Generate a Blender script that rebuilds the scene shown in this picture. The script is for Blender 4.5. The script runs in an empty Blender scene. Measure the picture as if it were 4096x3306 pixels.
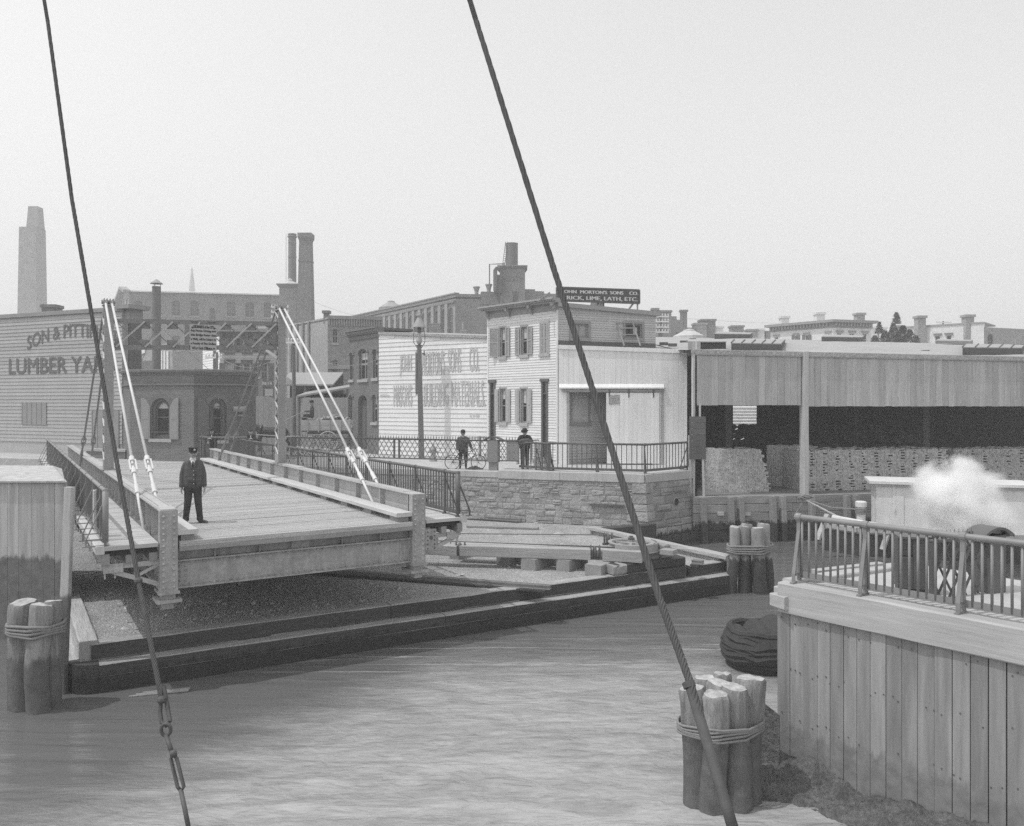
import bpy, math, random
import numpy as np
from mathutils import Vector, Matrix
from mathutils.geometry import tessellate_polygon
R = random.Random(11)
SC = bpy.context.scene
COL = SC.collection
rad = math.radians
# ---------------------------------------------------------------- camera
F, CX, HY, H = 3241.0, 2048.0, 1615.0, 2.8      # focal length in photo pixels, principal column, horizon row, eye height over the street
cam = bpy.data.cameras.new('camera')
cam.sensor_width = 36.0
cam.lens = 36.0 * F / 4096.0
cam.shift_y = -(1653.0 - HY) / 4096.0
cam.clip_start = 0.1
cam.clip_end = 6000
camo = bpy.data.objects.new('camera', cam)
camo.location = (0, 0, H)
camo.rotation_euler = (rad(90), 0, 0)
COL.objects.link(camo)
SC.camera = camo
# ---------------------------------------------------------------- sky and sun
SUN_TO = Vector((-0.43, -0.14, 0.90)).normalized()
elev = math.asin(SUN_TO.z)
world = bpy.data.worlds.new('World')
SC.world = world
world.use_nodes = True
nt = world.node_tree
nt.nodes.clear()
sky = nt.nodes.new('ShaderNodeTexSky')
sky.sky_type = 'NISHITA'
sky.sun_disc = False
sky.sun_elevation = elev
sky.sun_rotation = math.atan2(SUN_TO.x, SUN_TO.y)
sky.air_density = 2.3
sky.dust_density = 0.3
sky.ozone_density = 1.0
sep = nt.nodes.new('ShaderNodeSeparateColor')      # a blue-sensitive glass plate: the sky records by its blue light alone
bg = nt.nodes.new('ShaderNodeBackground')
bg.inputs['Strength'].default_value = 0.15
wo = nt.nodes.new('ShaderNodeOutputWorld')
nt.links.new(sky.outputs[0], sep.inputs[0])
nt.links.new(sep.outputs[2], bg.inputs['Color'])
nt.links.new(bg.outputs[0], wo.inputs['Surface'])
sl = bpy.data.lights.new('sun', 'SUN')
sl.energy = 2.0
sl.angle = rad(0.6)
sl.color = (1, 1, 1)
so = bpy.data.objects.new('sun', sl)
so.rotation_euler = (-SUN_TO).to_track_quat('-Z', 'Y').to_euler()
so.location = (-20, 0, 40)
COL.objects.link(so)
SC.view_settings.view_transform = 'Standard'
SC.view_settings.look = 'None'
SC.view_settings.exposure = 0.12
SC.view_settings.gamma = 1.0
SC.view_settings.use_curve_mapping = False
SC.render.engine = 'CYCLES'
SC.cycles.use_denoising = False
SC.cycles.max_bounces = 16
SC.cycles.diffuse_bounces = 3
SC.cycles.glossy_bounces = 3
SC.cycles.volume_bounces = 16
SC.cycles.volume_step_rate = 1.0

# ---------------------------------------------------------------- materials (all neutral greys: the place as the plate recorded it)
def mat(name, base, rough=0.8, var=0.25, scale=1.5, stretch=(1, 1, 1), ang=0.0, rand=0.0, bump=0.0, bscale=None, metal=0.0,
  streak=0.0, fine=0.0, fscale=40.0, tide=None, tidecol=0.05, spec=0.3, bdist=0.02):
 m = bpy.data.materials.new(name)
 m.use_nodes = True
 t = m.node_tree
 n, L = t.nodes, t.links
 b = n['Principled BSDF']
 b.inputs['Roughness'].default_value = rough
 b.inputs['Metallic'].default_value = metal
 b.inputs['Specular IOR Level'].default_value = spec
 geo = n.new('ShaderNodeNewGeometry')
 def mp(sc, a=ang):
  rot = n.new('ShaderNodeVectorRotate')
  rot.rotation_type = 'Z_AXIS'
  rot.inputs['Angle'].default_value = -a
  L.new(geo.outputs['Position'], rot.inputs['Vector'])
  mm = n.new('ShaderNodeVectorMath')
  mm.operation = 'MULTIPLY'
  mm.inputs[1].default_value = sc
  L.new(rot.outputs[0], mm.inputs[0])
  return mm.outputs[0]
 def noise(vec, s, det=5.0, ro=0.6):
  x = n.new('ShaderNodeTexNoise')
  x.inputs['Scale'].default_value = s
  x.inputs['Detail'].default_value = det
  x.inputs['Roughness'].default_value = ro
  L.new(vec, x.inputs['Vector'])
  return x.outputs['Fac']
 def math_(op, a, c):
  x = n.new('ShaderNodeMath')
  x.operation = op
  for i, q in enumerate((a, c)):
   if isinstance(q, (int, float)):
    x.inputs[i].default_value = q
   else:
    L.new(q, x.inputs[i])
  return x.outputs[0]
 val = base
 if var:
  f = noise(mp(stretch), scale)
  f = math_('SUBTRACT', f, 0.5)
  f = math_('MULTIPLY', f, 2.6 * var)
  f = math_('ADD', f, 1.0)
  val = math_('MULTIPLY', f, val)
 if fine:
  f = noise(mp((1, 1, 1)), fscale, 2.0, 0.7)
  f = math_('SUBTRACT', f, 0.5)
  f = math_('MULTIPLY', f, 3.0 * fine)
  f = math_('ADD', f, 1.0)
  val = math_('MULTIPLY', f, val)
 if streak:
  f = noise(mp((3.0, 3.0, 0.22)), 2.0, 4.0, 0.65)
  f = math_('SUBTRACT', f, 0.5)
  f = math_('MULTIPLY', f, 2.6 * streak)
  f = math_('ADD', f, 1.0)
  val = math_('MULTIPLY', f, val)
 if rand:
  oi = n.new('ShaderNodeObjectInfo')
  f = math_('SUBTRACT', oi.outputs['Random'], 0.5)
  f = math_('MULTIPLY', f, 2 * rand)
  f = math_('ADD', f, 1.0)
  val = math_('MULTIPLY', f, val)
 if tide is not None:                                   # wet weed and mud up to the high-water mark
  sx = n.new('ShaderNodeSeparateXYZ')
  L.new(geo.outputs['Position'], sx.inputs[0])
  z = math_('ADD', sx.outputs['Z'], math_('MULTIPLY', math_('SUBTRACT', noise(mp((1.6, 1.6, 0.3)), 2.6, 8.0, 0.7), 0.5), 0.8))
  k = n.new('ShaderNodeMapRange')
  k.inputs['From Min'].default_value = tide - 0.05
  k.inputs['From Max'].default_value = tide + 0.05
  L.new(z, k.inputs['Value'])
  mx = n.new('ShaderNodeMix')
  mx.data_type = 'FLOAT'
  L.new(k.outputs[0], mx.inputs['Factor'])
  wet = math_('MULTIPLY', math_('ADD', noise(mp((2, 2, 2)), 3.0), 0.4), tidecol * 1.1)
  L.new(wet, mx.inputs[2])
  if isinstance(val, (int, float)):
   mx.inputs[3].default_value = val
  else:
   L.new(val, mx.inputs[3])
  val = mx.outputs[0]
 if isinstance(val, (int, float)):
  b.inputs['Base Color'].default_value = (val, val, val, 1)
 else:
  cc = n.new('ShaderNodeCombineColor')
  for i in range(3):
   L.new(val, cc.inputs[i])
  L.new(cc.outputs[0], b.inputs['Base Color'])
 if bump:
  f = noise(mp(stretch), bscale or scale * 6, 6.0, 0.65)
  bp = n.new('ShaderNodeBump')
  bp.inputs['Strength'].default_value = bump
  bp.inputs['Distance'].default_value = bdist
  L.new(f, bp.inputs['Height'])
  L.new(bp.outputs[0], b.inputs['Normal'])
 m['base'] = base
 return m

def brick_mat(name, base, ang, mortar=1.35, size=(0.21, 0.072), var=0.2, bump=0.5):
 m = mat(name, base, 0.9, var, 0.8)
 t = m.node_tree
 n, L = t.nodes, t.links
 b = n['Principled BSDF']
 src = b.inputs['Base Color'].links[0].from_socket
 geo = n.new('ShaderNodeNewGeometry')
 rot = n.new('ShaderNodeVectorRotate')
 rot.rotation_type = 'Z_AXIS'
 rot.inputs['Angle'].default_value = -ang
 L.new(geo.outputs['Position'], rot.inputs['Vector'])
 sx = n.new('ShaderNodeSeparateXYZ')
 L.new(rot.outputs[0], sx.inputs[0])
 cx = n.new('ShaderNodeCombineXYZ')
 L.new(sx.outputs['X'], cx.inputs['X'])
 L.new(sx.outputs['Z'], cx.inputs['Y'])
 bt = n.new('ShaderNodeTexBrick')
 bt.inputs['Scale'].default_value = 1.0
 bt.inputs['Brick Width'].default_value = size[0]
 bt.inputs['Row Height'].default_value = size[1]
 bt.inputs['Mortar Size'].default_value = 0.009
 bt.inputs['Color1'].default_value = (0.86, 0.86, 0.86, 1)
 bt.inputs['Color2'].default_value = (1.12, 1.12, 1.12, 1)
 bt.inputs['Mortar'].default_value = (mortar, mortar, mortar, 1)
 L.new(cx.outputs[0], bt.inputs['Vector'])
 mu = n.new('ShaderNodeMix')
 mu.data_type = 'RGBA'
 mu.blend_type = 'MULTIPLY'
 mu.inputs['Factor'].default_value = 1.0
 L.new(src, mu.inputs[6])
 L.new(bt.outputs['Color'], mu.inputs[7])
 L.new(mu.outputs[2], b.inputs['Base Color'])
 bp = n.new('ShaderNodeBump')
 bp.inputs['Strength'].default_value = bump
 bp.inputs['Distance'].default_value = 0.01
 bp.invert = True
 L.new(bt.outputs['Fac'], bp.inputs['Height'])
 L.new(bp.outputs[0], b.inputs['Normal'])
 return m

A_ANG = math.atan2(0.8487, -0.529)
B_ANG = math.atan2(0.5288, 0.8487)
M = {}
M['white_board'] = mat('white_board', 0.84, 0.75, 0.10, 1.2, (3, 3, 0.4), rand=0.05, streak=0.10, bump=0.15, bscale=12)
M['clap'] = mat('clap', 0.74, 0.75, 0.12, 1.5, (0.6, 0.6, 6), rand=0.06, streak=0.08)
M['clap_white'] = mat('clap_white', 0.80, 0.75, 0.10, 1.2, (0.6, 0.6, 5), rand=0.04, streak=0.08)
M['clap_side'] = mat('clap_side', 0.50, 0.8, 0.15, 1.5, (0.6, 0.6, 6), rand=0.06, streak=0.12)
M['clap_far'] = mat('clap_far', 0.45, 0.8, 0.12, 1.0, rand=0.05)
M['lumber_wall'] = mat('lumber_wall', 0.42, 0.8, 0.12, 1.2, (0.5, 0.5, 6), rand=0.07, streak=0.12)
M['trim'] = mat('trim', 0.30, 0.7, 0.12, 2.0)
M['trim_dark'] = mat('trim_dark', 0.13, 0.7, 0.15, 2.0)
M['sign_paint'] = mat('sign_paint', 0.15, 0.8, 0.5, 3.0, (1, 1, 3), streak=0.25)
M['sign_paint_dark'] = mat('sign_paint_dark', 0.11, 0.8, 0.35, 3.0, streak=0.2)
M['pale_letter'] = mat('pale_letter', 0.72, 0.7, 0.08, 3.0)
M['dark_letter'] = mat('dark_letter', 0.05, 0.7, 0.1, 3.0)
M['sign_dark'] = mat('sign_dark', 0.09, 0.6, 0.15, 2.0)
M['sign_board'] = mat('sign_board', 0.44, 0.6, 0.08, 3.0)
M['shutter'] = mat('shutter', 0.14, 0.7, 0.15, 3.0)
M['shutter_pale'] = mat('shutter_pale', 0.42, 0.7, 0.12, 3.0)
M['glass'] = mat('glass', 0.03, 0.08, 0.4, 1.5, spec=0.5)
M['glass_pale'] = mat('glass_pale', 0.40, 0.25, 0.25, 2.0, spec=0.5)
M['shade'] = mat('shade', 0.55, 0.8, 0.1, 3.0)
M['far_brick'] = mat('far_brick', 0.25, 0.9, 0.25, 0.3, fine=0.35, fscale=5.0, streak=0.10)
M['far_brick_pale'] = mat('far_brick_pale', 0.34, 0.9, 0.2, 0.3, fine=0.3, fscale=5.0, streak=0.12)
M['far_white'] = mat('far_white', 0.74, 0.9, 0.12, 0.5, fine=0.1, fscale=4)
M['chimney'] = mat('chimney', 0.20, 0.9, 0.2, 0.3, fine=0.25, fscale=3.0, streak=0.15)
M['chimney_pale'] = mat('chimney_pale', 0.34, 0.9, 0.2, 1.0, fine=0.35, fscale=6)
M['iron_stack'] = mat('iron_stack', 0.19, 0.6, 0.2, 0.6, streak=0.2)
M['pale_roof'] = mat('pale_roof', 0.55, 0.9, 0.15, 0.4, fine=0.15, fscale=4)
M['gravel_roof'] = mat('gravel_roof', 0.40, 0.95, 0.18, 0.35, fine=0.5, fscale=14, bump=0.8, bscale=12, bdist=0.05)
M['tar'] = mat('tar', 0.12, 0.85, 0.25, 2.0)
M['lead'] = mat('lead', 0.36, 0.6, 0.15, 1.5)
M['gate_brick'] = brick_mat('gate_brick', 0.17, math.atan2(-0.25, 0.97), 1.5)
M['gate_brick_shaded'] = brick_mat('gate_brick_shaded', 0.125, math.atan2(0.40, 0.91), 1.3)  # darker copy of the front brick: the unlit side's shade put into the colour
M['row_brick'] = brick_mat('row_brick', 0.17, math.atan2(-0.79, 0.61), 1.15, bump=0.3)
M['brick_trim'] = mat('brick_trim', 0.19, 0.9, 0.18, 4.0, fine=0.2, fscale=20)
M['stone_trim'] = mat('stone_trim', 0.42, 0.85, 0.12, 3.0)
M['stone'] = mat('stone', 0.35, 0.95, 0.34, 1.8, rand=0.16, bump=1.0, bscale=6, bdist=0.09, fine=0.22, fscale=30, tide=-2.35, tidecol=0.06)
M['stone_side'] = mat('stone_side', 0.30, 0.95, 0.38, 1.6, rand=0.16, bump=1.0, bscale=6, bdist=0.08, fine=0.22, fscale=30, tide=-2.4, tidecol=0.07)
M['mortar'] = mat('mortar', 0.34, 0.95, 0.3, 2.5, bump=0.9, bscale=12, bdist=0.05, tide=-2.1, tidecol=0.05)
M['coping'] = mat('coping', 0.47, 0.9, 0.2, 1.2, fine=0.15, fscale=30, streak=0.22, bump=0.3, bscale=10)
M['cobble'] = mat('cobble', 0.46, 0.95, 0.22, 0.6, fine=0.25, fscale=8, bump=0.6, bscale=8, bdist=0.03)
M['gravel'] = mat('gravel', 0.41, 0.95, 0.35, 0.9, fine=0.75, fscale=26, bump=1.0, bscale=22, bdist=0.07)
M['pebble'] = mat('pebble', 0.46, 0.95, 0.3, 3.0)
M['yard'] = mat('yard', 0.2, 0.95, 0.3, 1.0, fine=0.3, fscale=12)
M['crib_top'] = mat('crib_top', 0.36, 0.9, 0.5, 1.2, (1.0, 10, 14), ang=B_ANG, bump=0.8, bscale=4, fine=0.3, fscale=24)  # weathered log tops, with sunlight on them also put into the pale colour
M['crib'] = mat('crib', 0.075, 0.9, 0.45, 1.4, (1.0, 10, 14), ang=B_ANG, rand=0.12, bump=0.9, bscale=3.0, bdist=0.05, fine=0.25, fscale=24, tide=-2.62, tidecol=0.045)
M['crib_side'] = mat('crib_side', 0.44, 0.9, 0.35, 1.4, (1.0, 10, 14), ang=A_ANG, rand=0.1, bump=0.8, bscale=3.0, bdist=0.04, tide=-2.75, tidecol=0.08)
M['timber'] = mat('timber', 0.40, 0.9, 0.28, 1.4, (0.6, 8, 10), ang=math.atan2(-0.15, 0.99), rand=0.1, bump=0.5, bscale=3.0, bdist=0.03, fine=0.15, fscale=30)
M['timber_end'] = mat('timber_end', 0.30, 0.9, 0.3, 2.0, rand=0.08, bump=0.4, bscale=10, fine=0.2, fscale=30)
M['deck'] = mat('deck', 0.50, 0.9, 0.36, 0.9, (0.7, 30, 8), ang=B_ANG, rand=0.05, bump=1.0, bscale=2.2, bdist=0.05, fine=0.3, fscale=30)
M['walk'] = mat('walk', 0.50, 0.85, 0.2, 1.0, (0.6, 16, 6), ang=B_ANG, rand=0.09, bump=0.3, bscale=2.0)
M['girder'] = mat('girder', 0.45, 0.6, 0.18, 1.6, rand=0.0, fine=0.12, fscale=14, streak=0.14, bump=0.1, bscale=20)
M['girder_end'] = mat('girder_end', 0.36, 0.6, 0.28, 2.2, fine=0.25, fscale=10, streak=0.32, bump=0.12, bscale=20)
M['curb'] = mat('curb', 0.55, 0.8, 0.15, 1.5, (6, 0.6, 6), ang=B_ANG, fine=0.1)
M['rod'] = mat('rod', 0.68, 0.45, 0.1, 3.0, spec=0.4)
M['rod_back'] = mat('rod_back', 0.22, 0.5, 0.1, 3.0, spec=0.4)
M['portal'] = mat('portal', 0.23, 0.55, 0.2, 2.0, fine=0.15, fscale=16)
M['tower'] = mat('tower', 0.31, 0.55, 0.15, 2.0, streak=0.1, fine=0.1, fscale=16)
M['rail'] = mat('rail', 0.115, 0.5, 0.25, 4.0, spec=0.5)
M['rail_pale'] = mat('rail_pale', 0.24, 0.45, 0.2, 4.0, spec=0.5)
M['iron'] = mat('iron', 0.10, 0.6, 0.3, 5.0, spec=0.5, bump=0.2, bscale=30)
M['iron_pale'] = mat('iron_pale', 0.33, 0.6, 0.2, 3.0, spec=0.4, fine=0.2, fscale=20)
M['steel_rail'] = mat('steel_rail', 0.26, 0.45, 0.2, 3.0, spec=0.5)
M['wire'] = mat('wire', 0.14, 0.7, 0.2, 30.0, bump=0.6, bscale=120, bdist=0.004)
M['wire_far'] = mat('wire_far', 0.35, 0.7, 0.0)
M['cable'] = mat('cable', 0.095, 0.75, 0.3, 25.0, bump=0.4, bscale=150, bdist=0.004)
M['pile'] = mat('pile', 0.27, 0.9, 0.75, 2.4, (5, 5, 0.6), rand=0.12, bump=0.9, bscale=3.5, bdist=0.04, fine=0.25, fscale=40, tide=-2.0, tidecol=0.14)
M['pile_top'] = mat('pile_top', 0.42, 0.9, 0.55, 9.0, rand=0.1, fine=0.3, fscale=30)
M['pile_far'] = mat('pile_far', 0.30, 0.9, 0.4, 2.0, (6, 6, 0.7), rand=0.1, bump=0.8, bscale=3.5, bdist=0.03, tide=-1.95, tidecol=0.07)
M['rope'] = mat('rope', 0.24, 0.9, 0.3, 20.0)
M['pier_plank'] = mat('pier_plank', 0.275, 0.85, 0.36, 1.4, (7, 7, 0.5), rand=0.16, streak=0.3, bump=0.5, bscale=3.0, bdist=0.02, tide=-2.2, tidecol=0.22)
M['pier_cap'] = mat('pier_cap', 0.44, 0.85, 0.3, 1.2, (6, 0.5, 8), ang=math.atan2(0.64, 0.77), rand=0.06, bump=0.35, bscale=3.0)
M['pier_deck'] = mat('pier_deck', 0.47, 0.9, 0.15, 1.5, fine=0.12, fscale=12)
M['shed_board'] = mat('shed_board', 0.46, 0.85, 0.25, 1.4, (5, 5, 0.5), rand=0.13, streak=0.2, bump=0.3, bscale=5.0, bdist=0.01)
M['shed_post'] = mat('shed_post', 0.50, 0.85, 0.2, 1.4, (5, 5, 0.5), bump=0.3, bscale=5)
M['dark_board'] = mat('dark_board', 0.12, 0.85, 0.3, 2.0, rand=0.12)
M['inner_dark'] = mat('inner_dark', 0.04, 0.95, 0.3, 1.0)  # near-black base: shade of undersides and hollows put into the colour
M['stack_brick'] = mat('stack_brick', 0.50, 0.9, 0.3, 2.0, fine=0.5, fscale=9)
M['bulkhead'] = mat('bulkhead', 0.30, 0.9, 0.3, 1.2, (0.6, 6, 10), rand=0.12, bump=0.5, bscale=4, tide=-2.15, tidecol=0.06)
M['fence'] = mat('fence', 0.26, 0.9, 0.35, 2.0, (5, 5, 0.25), streak=0.2)
M['pole'] = mat('pole', 0.17, 0.9, 0.25, 2.0, (5, 5, 0.5))
M['boat_white'] = mat('boat_white', 0.68, 0.7, 0.12, 1.5, streak=0.12)
M['boat_dark'] = mat('boat_dark', 0.05, 0.8, 0.35, 2.0, bump=0.5, bscale=8)
M['block_white'] = mat('block_white', 0.46, 0.85, 0.25, 1.2, (5, 5, 0.4), rand=0.09, streak=0.25, bump=0.3, tide=-1.0, tidecol=0.18)
M['foliage'] = mat('foliage', 0.17, 0.7, 0.5, 2.5)
M['coat'] = mat('coat', 0.09, 0.9, 0.3, 6.0, bump=0.3, bscale=14, bdist=0.02)
M['coat_dark'] = mat('coat_dark', 0.035, 0.9, 0.3, 6.0, bump=0.3, bscale=14, bdist=0.02)
M['trouser'] = mat('trouser', 0.045, 0.9, 0.3, 6.0, bump=0.4, bscale=9, bdist=0.03)
M['skin'] = mat('skin', 0.42, 0.6, 0.15, 12.0)
M['hair'] = mat('hair', 0.16, 0.8, 0.3, 30.0)
M['shirt'] = mat('shirt', 0.72, 0.8, 0.05, 10.0)
M['felt'] = mat('felt', 0.025, 0.7, 0.2, 10.0)
M['leather'] = mat('leather', 0.035, 0.3, 0.2, 10.0, spec=0.6)
M['horse'] = mat('horse', 0.045, 0.6, 0.3, 4.0)
M['wagon'] = mat('wagon', 0.38, 0.85, 0.25, 2.0, (0.6, 4, 6), rand=0.1)
M['brass'] = mat('brass', 0.5, 0.35, 0.1, 5.0, spec=0.6)
M['paper'] = mat('paper', 0.7, 0.9, 0.08, 5.0)
M['mud'] = mat('mud', 0.16, 0.6, 0.75, 2.5, fine=0.5, fscale=14, bump=1.0, bscale=9, bdist=0.15)
# ---------------------------------------------------------------- helpers
def G(u, v, z):
 """the point at height z that the photograph shows at (u, v)"""
 y = F * (H - z) / (v - HY)
 return Vector(((u - CX) / F * y, y, z))

def W(u, v, y):
 """the point at distance y that the photograph shows at (u, v)"""
 return Vector(((u - CX) / F * y, y, H - (v - HY) / F * y))

def wl(o):
 p = Vector((0, 0, 0))
 while o is not None:
  p += o.location
  o = o.parent
 return p

def tag(o, label=None, cat=None, group=None, kind=None):
 if label: o['label'] = label
 if cat: o['category'] = cat
 if group: o['group'] = group
 if kind: o['kind'] = kind
 return o

def thing(name, label, cat, loc=(0, 0, 0), group=None):
 o = bpy.data.objects.new(name, None)
 o.empty_display_size = 0.3
 o.location = loc
 COL.objects.link(o)
 return tag(o, label, cat, group)

class MB:
 def __init__(s):
  s.v, s.f = [], []
 def add(s, vs, fs):
  k = len(s.v)
  s.v += [tuple(p) for p in vs]
  s.f += [tuple(i + k for i in q) for q in fs]
  return s
 def hexa(s, p):                                  # 4 bottom corners in order, then 4 top corners
  return s.add(p, [(3, 2, 1, 0), (4, 5, 6, 7), (0, 1, 5, 4), (1, 2, 6, 5), (2, 3, 7, 6), (3, 0, 4, 7)])
 def obox(s, o, a, b, c):
  o, a, b, c = Vector(o), Vector(a), Vector(b), Vector(c)
  return s.hexa([o, o + a, o + a + b, o + b, o + c, o + a + c, o + a + b + c, o + b + c])
 def box(s, x0, x1, y0, y1, z0, z1):
  return s.obox((x0, y0, z0), (x1 - x0, 0, 0), (0, y1 - y0, 0), (0, 0, z1 - z0))
 def bar(s, p, q, w, h, up=(0, 0, 1)):
  p, q = Vector(p), Vector(q)
  d = (q - p).normalized()
  a = d.cross(Vector(up))
  if a.length < 1e-4: a = d.cross(Vector((1, 0, 0)))
  a.normalize()
  b = a.cross(d).normalized()
  return s.obox(p - a * w / 2 - b * h / 2, q - p, a * w, b * h)
 def tube(s, p, q, r, n=8, r2=None):
  p, q = Vector(p), Vector(q)
  r2 = r if r2 is None else r2
  d = (q - p).normalized()
  a = d.cross(Vector((0, 0, 1)))
  if a.length < 1e-3: a = Vector((1, 0, 0))
  a.normalize()
  b = d.cross(a)
  vs = []
  for c, rr in ((p, r), (q, r2)):
   for i in range(n):
    t = 2 * math.pi * i / n
    vs.append(c + a * (rr * math.cos(t)) + b * (rr * math.sin(t)))
  fs = [(i, (i + 1) % n, n + (i + 1) % n, n + i) for i in range(n)]
  fs += [tuple(range(n - 1, -1, -1)), tuple(range(n, 2 * n))]
  return s.add(vs, fs)
 def path(s, pts, r, n=6, closed=False):
  pts = [Vector(p) for p in pts]
  m = len(pts)
  vs = []
  ref = None
  for i, p in enumerate(pts):
   if closed: d = pts[(i + 1) % m] - pts[i - 1]
   else: d = pts[min(i + 1, m - 1)] - pts[max(i - 1, 0)]
   d.normalize()
   if ref is None:
    ref = d.cross(Vector((0, 0, 1)))
    if ref.length < 1e-3: ref = d.cross(Vector((1, 0, 0)))
   a = (ref - d * ref.dot(d)).normalized()
   ref = a
   b = d.cross(a)
   rr = r[i] if isinstance(r, (list, tuple)) else r
   for k in range(n):
    t = 2 * math.pi * k / n
    vs.append(p + a * (rr * math.cos(t)) + b * (rr * math.sin(t)))
  fs = []
  for i in range(m if closed else m - 1):
   j = (i + 1) % m
   fs += [(i * n + k, i * n + (k + 1) % n, j * n + (k + 1) % n, j * n + k) for k in range(n)]
  if not closed:
   fs += [tuple(range(n - 1, -1, -1)), tuple((m - 1) * n + k for k in range(n))]
  return s.add(vs, fs)
 def lathe(s, c, prof, n=16, jit=0.0, lean=(0, 0)):
  c = Vector(c)
  vs, fs = [], []
  z0 = prof[0][1]
  for r, z in prof:
   for i in range(n):
    t = 2 * math.pi * i / n
    rr = r * (1 + (R.uniform(-jit, jit) if jit else 0))
    vs.append(c + Vector((rr * math.cos(t) + lean[0] * (z - z0), rr * math.sin(t) + lean[1] * (z - z0), z)))
  for k in range(len(prof) - 1):
   fs += [(k * n + i, k * n + (i + 1) % n, (k + 1) * n + (i + 1) % n, (k + 1) * n + i) for i in range(n)]
  fs += [tuple(range(n - 1, -1, -1)), tuple((len(prof) - 1) * n + i for i in range(n))]
  return s.add(vs, fs)
 def prism(s, poly, z0, z1):
  n = len(poly)
  fz = (lambda i, z: z[i] if isinstance(z, (list, tuple)) else z)
  vs = [(p[0], p[1], fz(i, z0)) for i, p in enumerate(poly)] + [(p[0], p[1], fz(i, z1)) for i, p in enumerate(poly)]
  tr = tessellate_polygon([[Vector((p[0], p[1], 0)) for p in poly]])
  fs = [tuple(t) for t in tr] + [tuple(i + n for i in t) for t in tr]
  fs += [(i, (i + 1) % n, n + (i + 1) % n, n + i) for i in range(n)]
  return s.add(vs, fs)
 def sphere(s, c, r, n=10, m=6, sc=(1, 1, 1)):
  c = Vector(c)
  prof = [(math.sin(math.pi * k / m), -math.cos(math.pi * k / m)) for k in range(m + 1)]
  vs, fs = [], []
  for a, z in prof:
   for i in range(n):
    t = 2 * math.pi * i / n
    vs.append(c + Vector((a * math.cos(t) * r * sc[0], a * math.sin(t) * r * sc[1], z * r * sc[2])))
  for k in range(m):
   fs += [(k * n + i, k * n + (i + 1) % n, (k + 1) * n + (i + 1) % n, (k + 1) * n + i) for i in range(n)]
  return s.add(vs, fs)
 def fbox(s, f, x0, x1, z0, z1, d0, d1):
  return s.hexa([f.pt(x0, z0, d0), f.pt(x1, z0, d0), f.pt(x1, z0, d1), f.pt(x0, z0, d1),
      f.pt(x0, z1, d0), f.pt(x1, z1, d0), f.pt(x1, z1, d1), f.pt(x0, z1, d1)])
 def rope(s, pts, r, turns_per_m=6, n=5, strands=3):
  """laid rope or wire: strands twisted round the line"""
  pts = [Vector(p) for p in pts]
  ln = [0.0]
  for a, b in zip(pts, pts[1:]): ln.append(ln[-1] + (b - a).length)
  N = max(8, int(ln[-1] * turns_per_m * 6))
  for k in range(strands):
   out = []
   for i in range(N + 1):
    x = ln[-1] * i / N
    j = 0
    while j < len(ln) - 2 and ln[j + 1] < x: j += 1
    t = (x - ln[j]) / max(1e-9, ln[j + 1] - ln[j])
    p = pts[j].lerp(pts[j + 1], t)
    d = (pts[j + 1] - pts[j]).normalized()
    a = d.cross(Vector((0.3, 0.2, 1))).normalized()
    b = d.cross(a)
    ph = 2 * math.pi * (x * turns_per_m + k / strands)
    out.append(p + (a * math.cos(ph) + b * math.sin(ph)) * r * 0.52)
   s.path(out, r * 0.56, n)
  return s
 def mesh(s, name='m', smooth=False, off=(0, 0, 0)):
  off = Vector(off)
  me = bpy.data.meshes.new(name)
  me.from_pydata([tuple(Vector(p) - off) for p in s.v], [], s.f)
  me.update()
  if smooth:
   me.polygons.foreach_set('use_smooth', [True] * len(me.polygons))
  return me
 def build(s, name, m, parent=None, label=None, smooth=False, kind=None, cat=None, group=None, at=None):
  base = wl(parent)
  loc = Vector(at) if at is not None else base
  me = s.mesh(name, smooth, loc)
  if m: me.materials.append(M[m] if isinstance(m, str) else m)
  o = bpy.data.objects.new(name, me)
  o.parent = parent
  o.location = loc - base
  COL.objects.link(o)
  return tag(o, label, cat, group, kind)

def inst(name, me, parent, loc, rotz=0.0, scale=(1, 1, 1), rot=None):
 o = bpy.data.objects.new(name, me)
 o.parent = parent
 o.location = Vector(loc) - wl(parent)
 if rot is not None: o.rotation_euler = rot
 else: o.rotation_euler = (0, 0, rotz)
 o.scale = scale
 COL.objects.link(o)
 return o

def unit_mesh(mb, m):
 me = mb.mesh('piece')
 me.materials.append(M[m])
 return me

class Fac:
 """a vertical face: x runs along it from p0 to p1 (left to right as seen), z up, d outwards"""
 def __init__(s, p0, p1):
  s.p = Vector((p0[0], p0[1], 0))
  q = Vector((p1[0], p1[1], 0))
  s.e = (q - s.p).normalized()
  s.L = (q - s.p).length
  s.n = Vector((s.e.y, -s.e.x, 0))
  s.ang = math.atan2(s.e.y, s.e.x)
 def pt(s, x, z, d=0.0):
  w = s.p + s.e * x + s.n * d
  return Vector((w.x, w.y, z))
 def x(s, u):
  k = (u - CX) / F
  return (k * s.p.y - s.p.x) / (s.e.x - k * s.e.y)
 def Y(s, u):
  return s.p.y + s.e.y * s.x(u)
 def z(s, u, v):
  return H - (v - HY) / F * s.Y(u)
 def rect(s, u0, v0, u1, v1):
  um = (u0 + u1) / 2
  return s.x(u0), s.x(u1), s.z(um, v1), s.z(um, v0)

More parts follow.
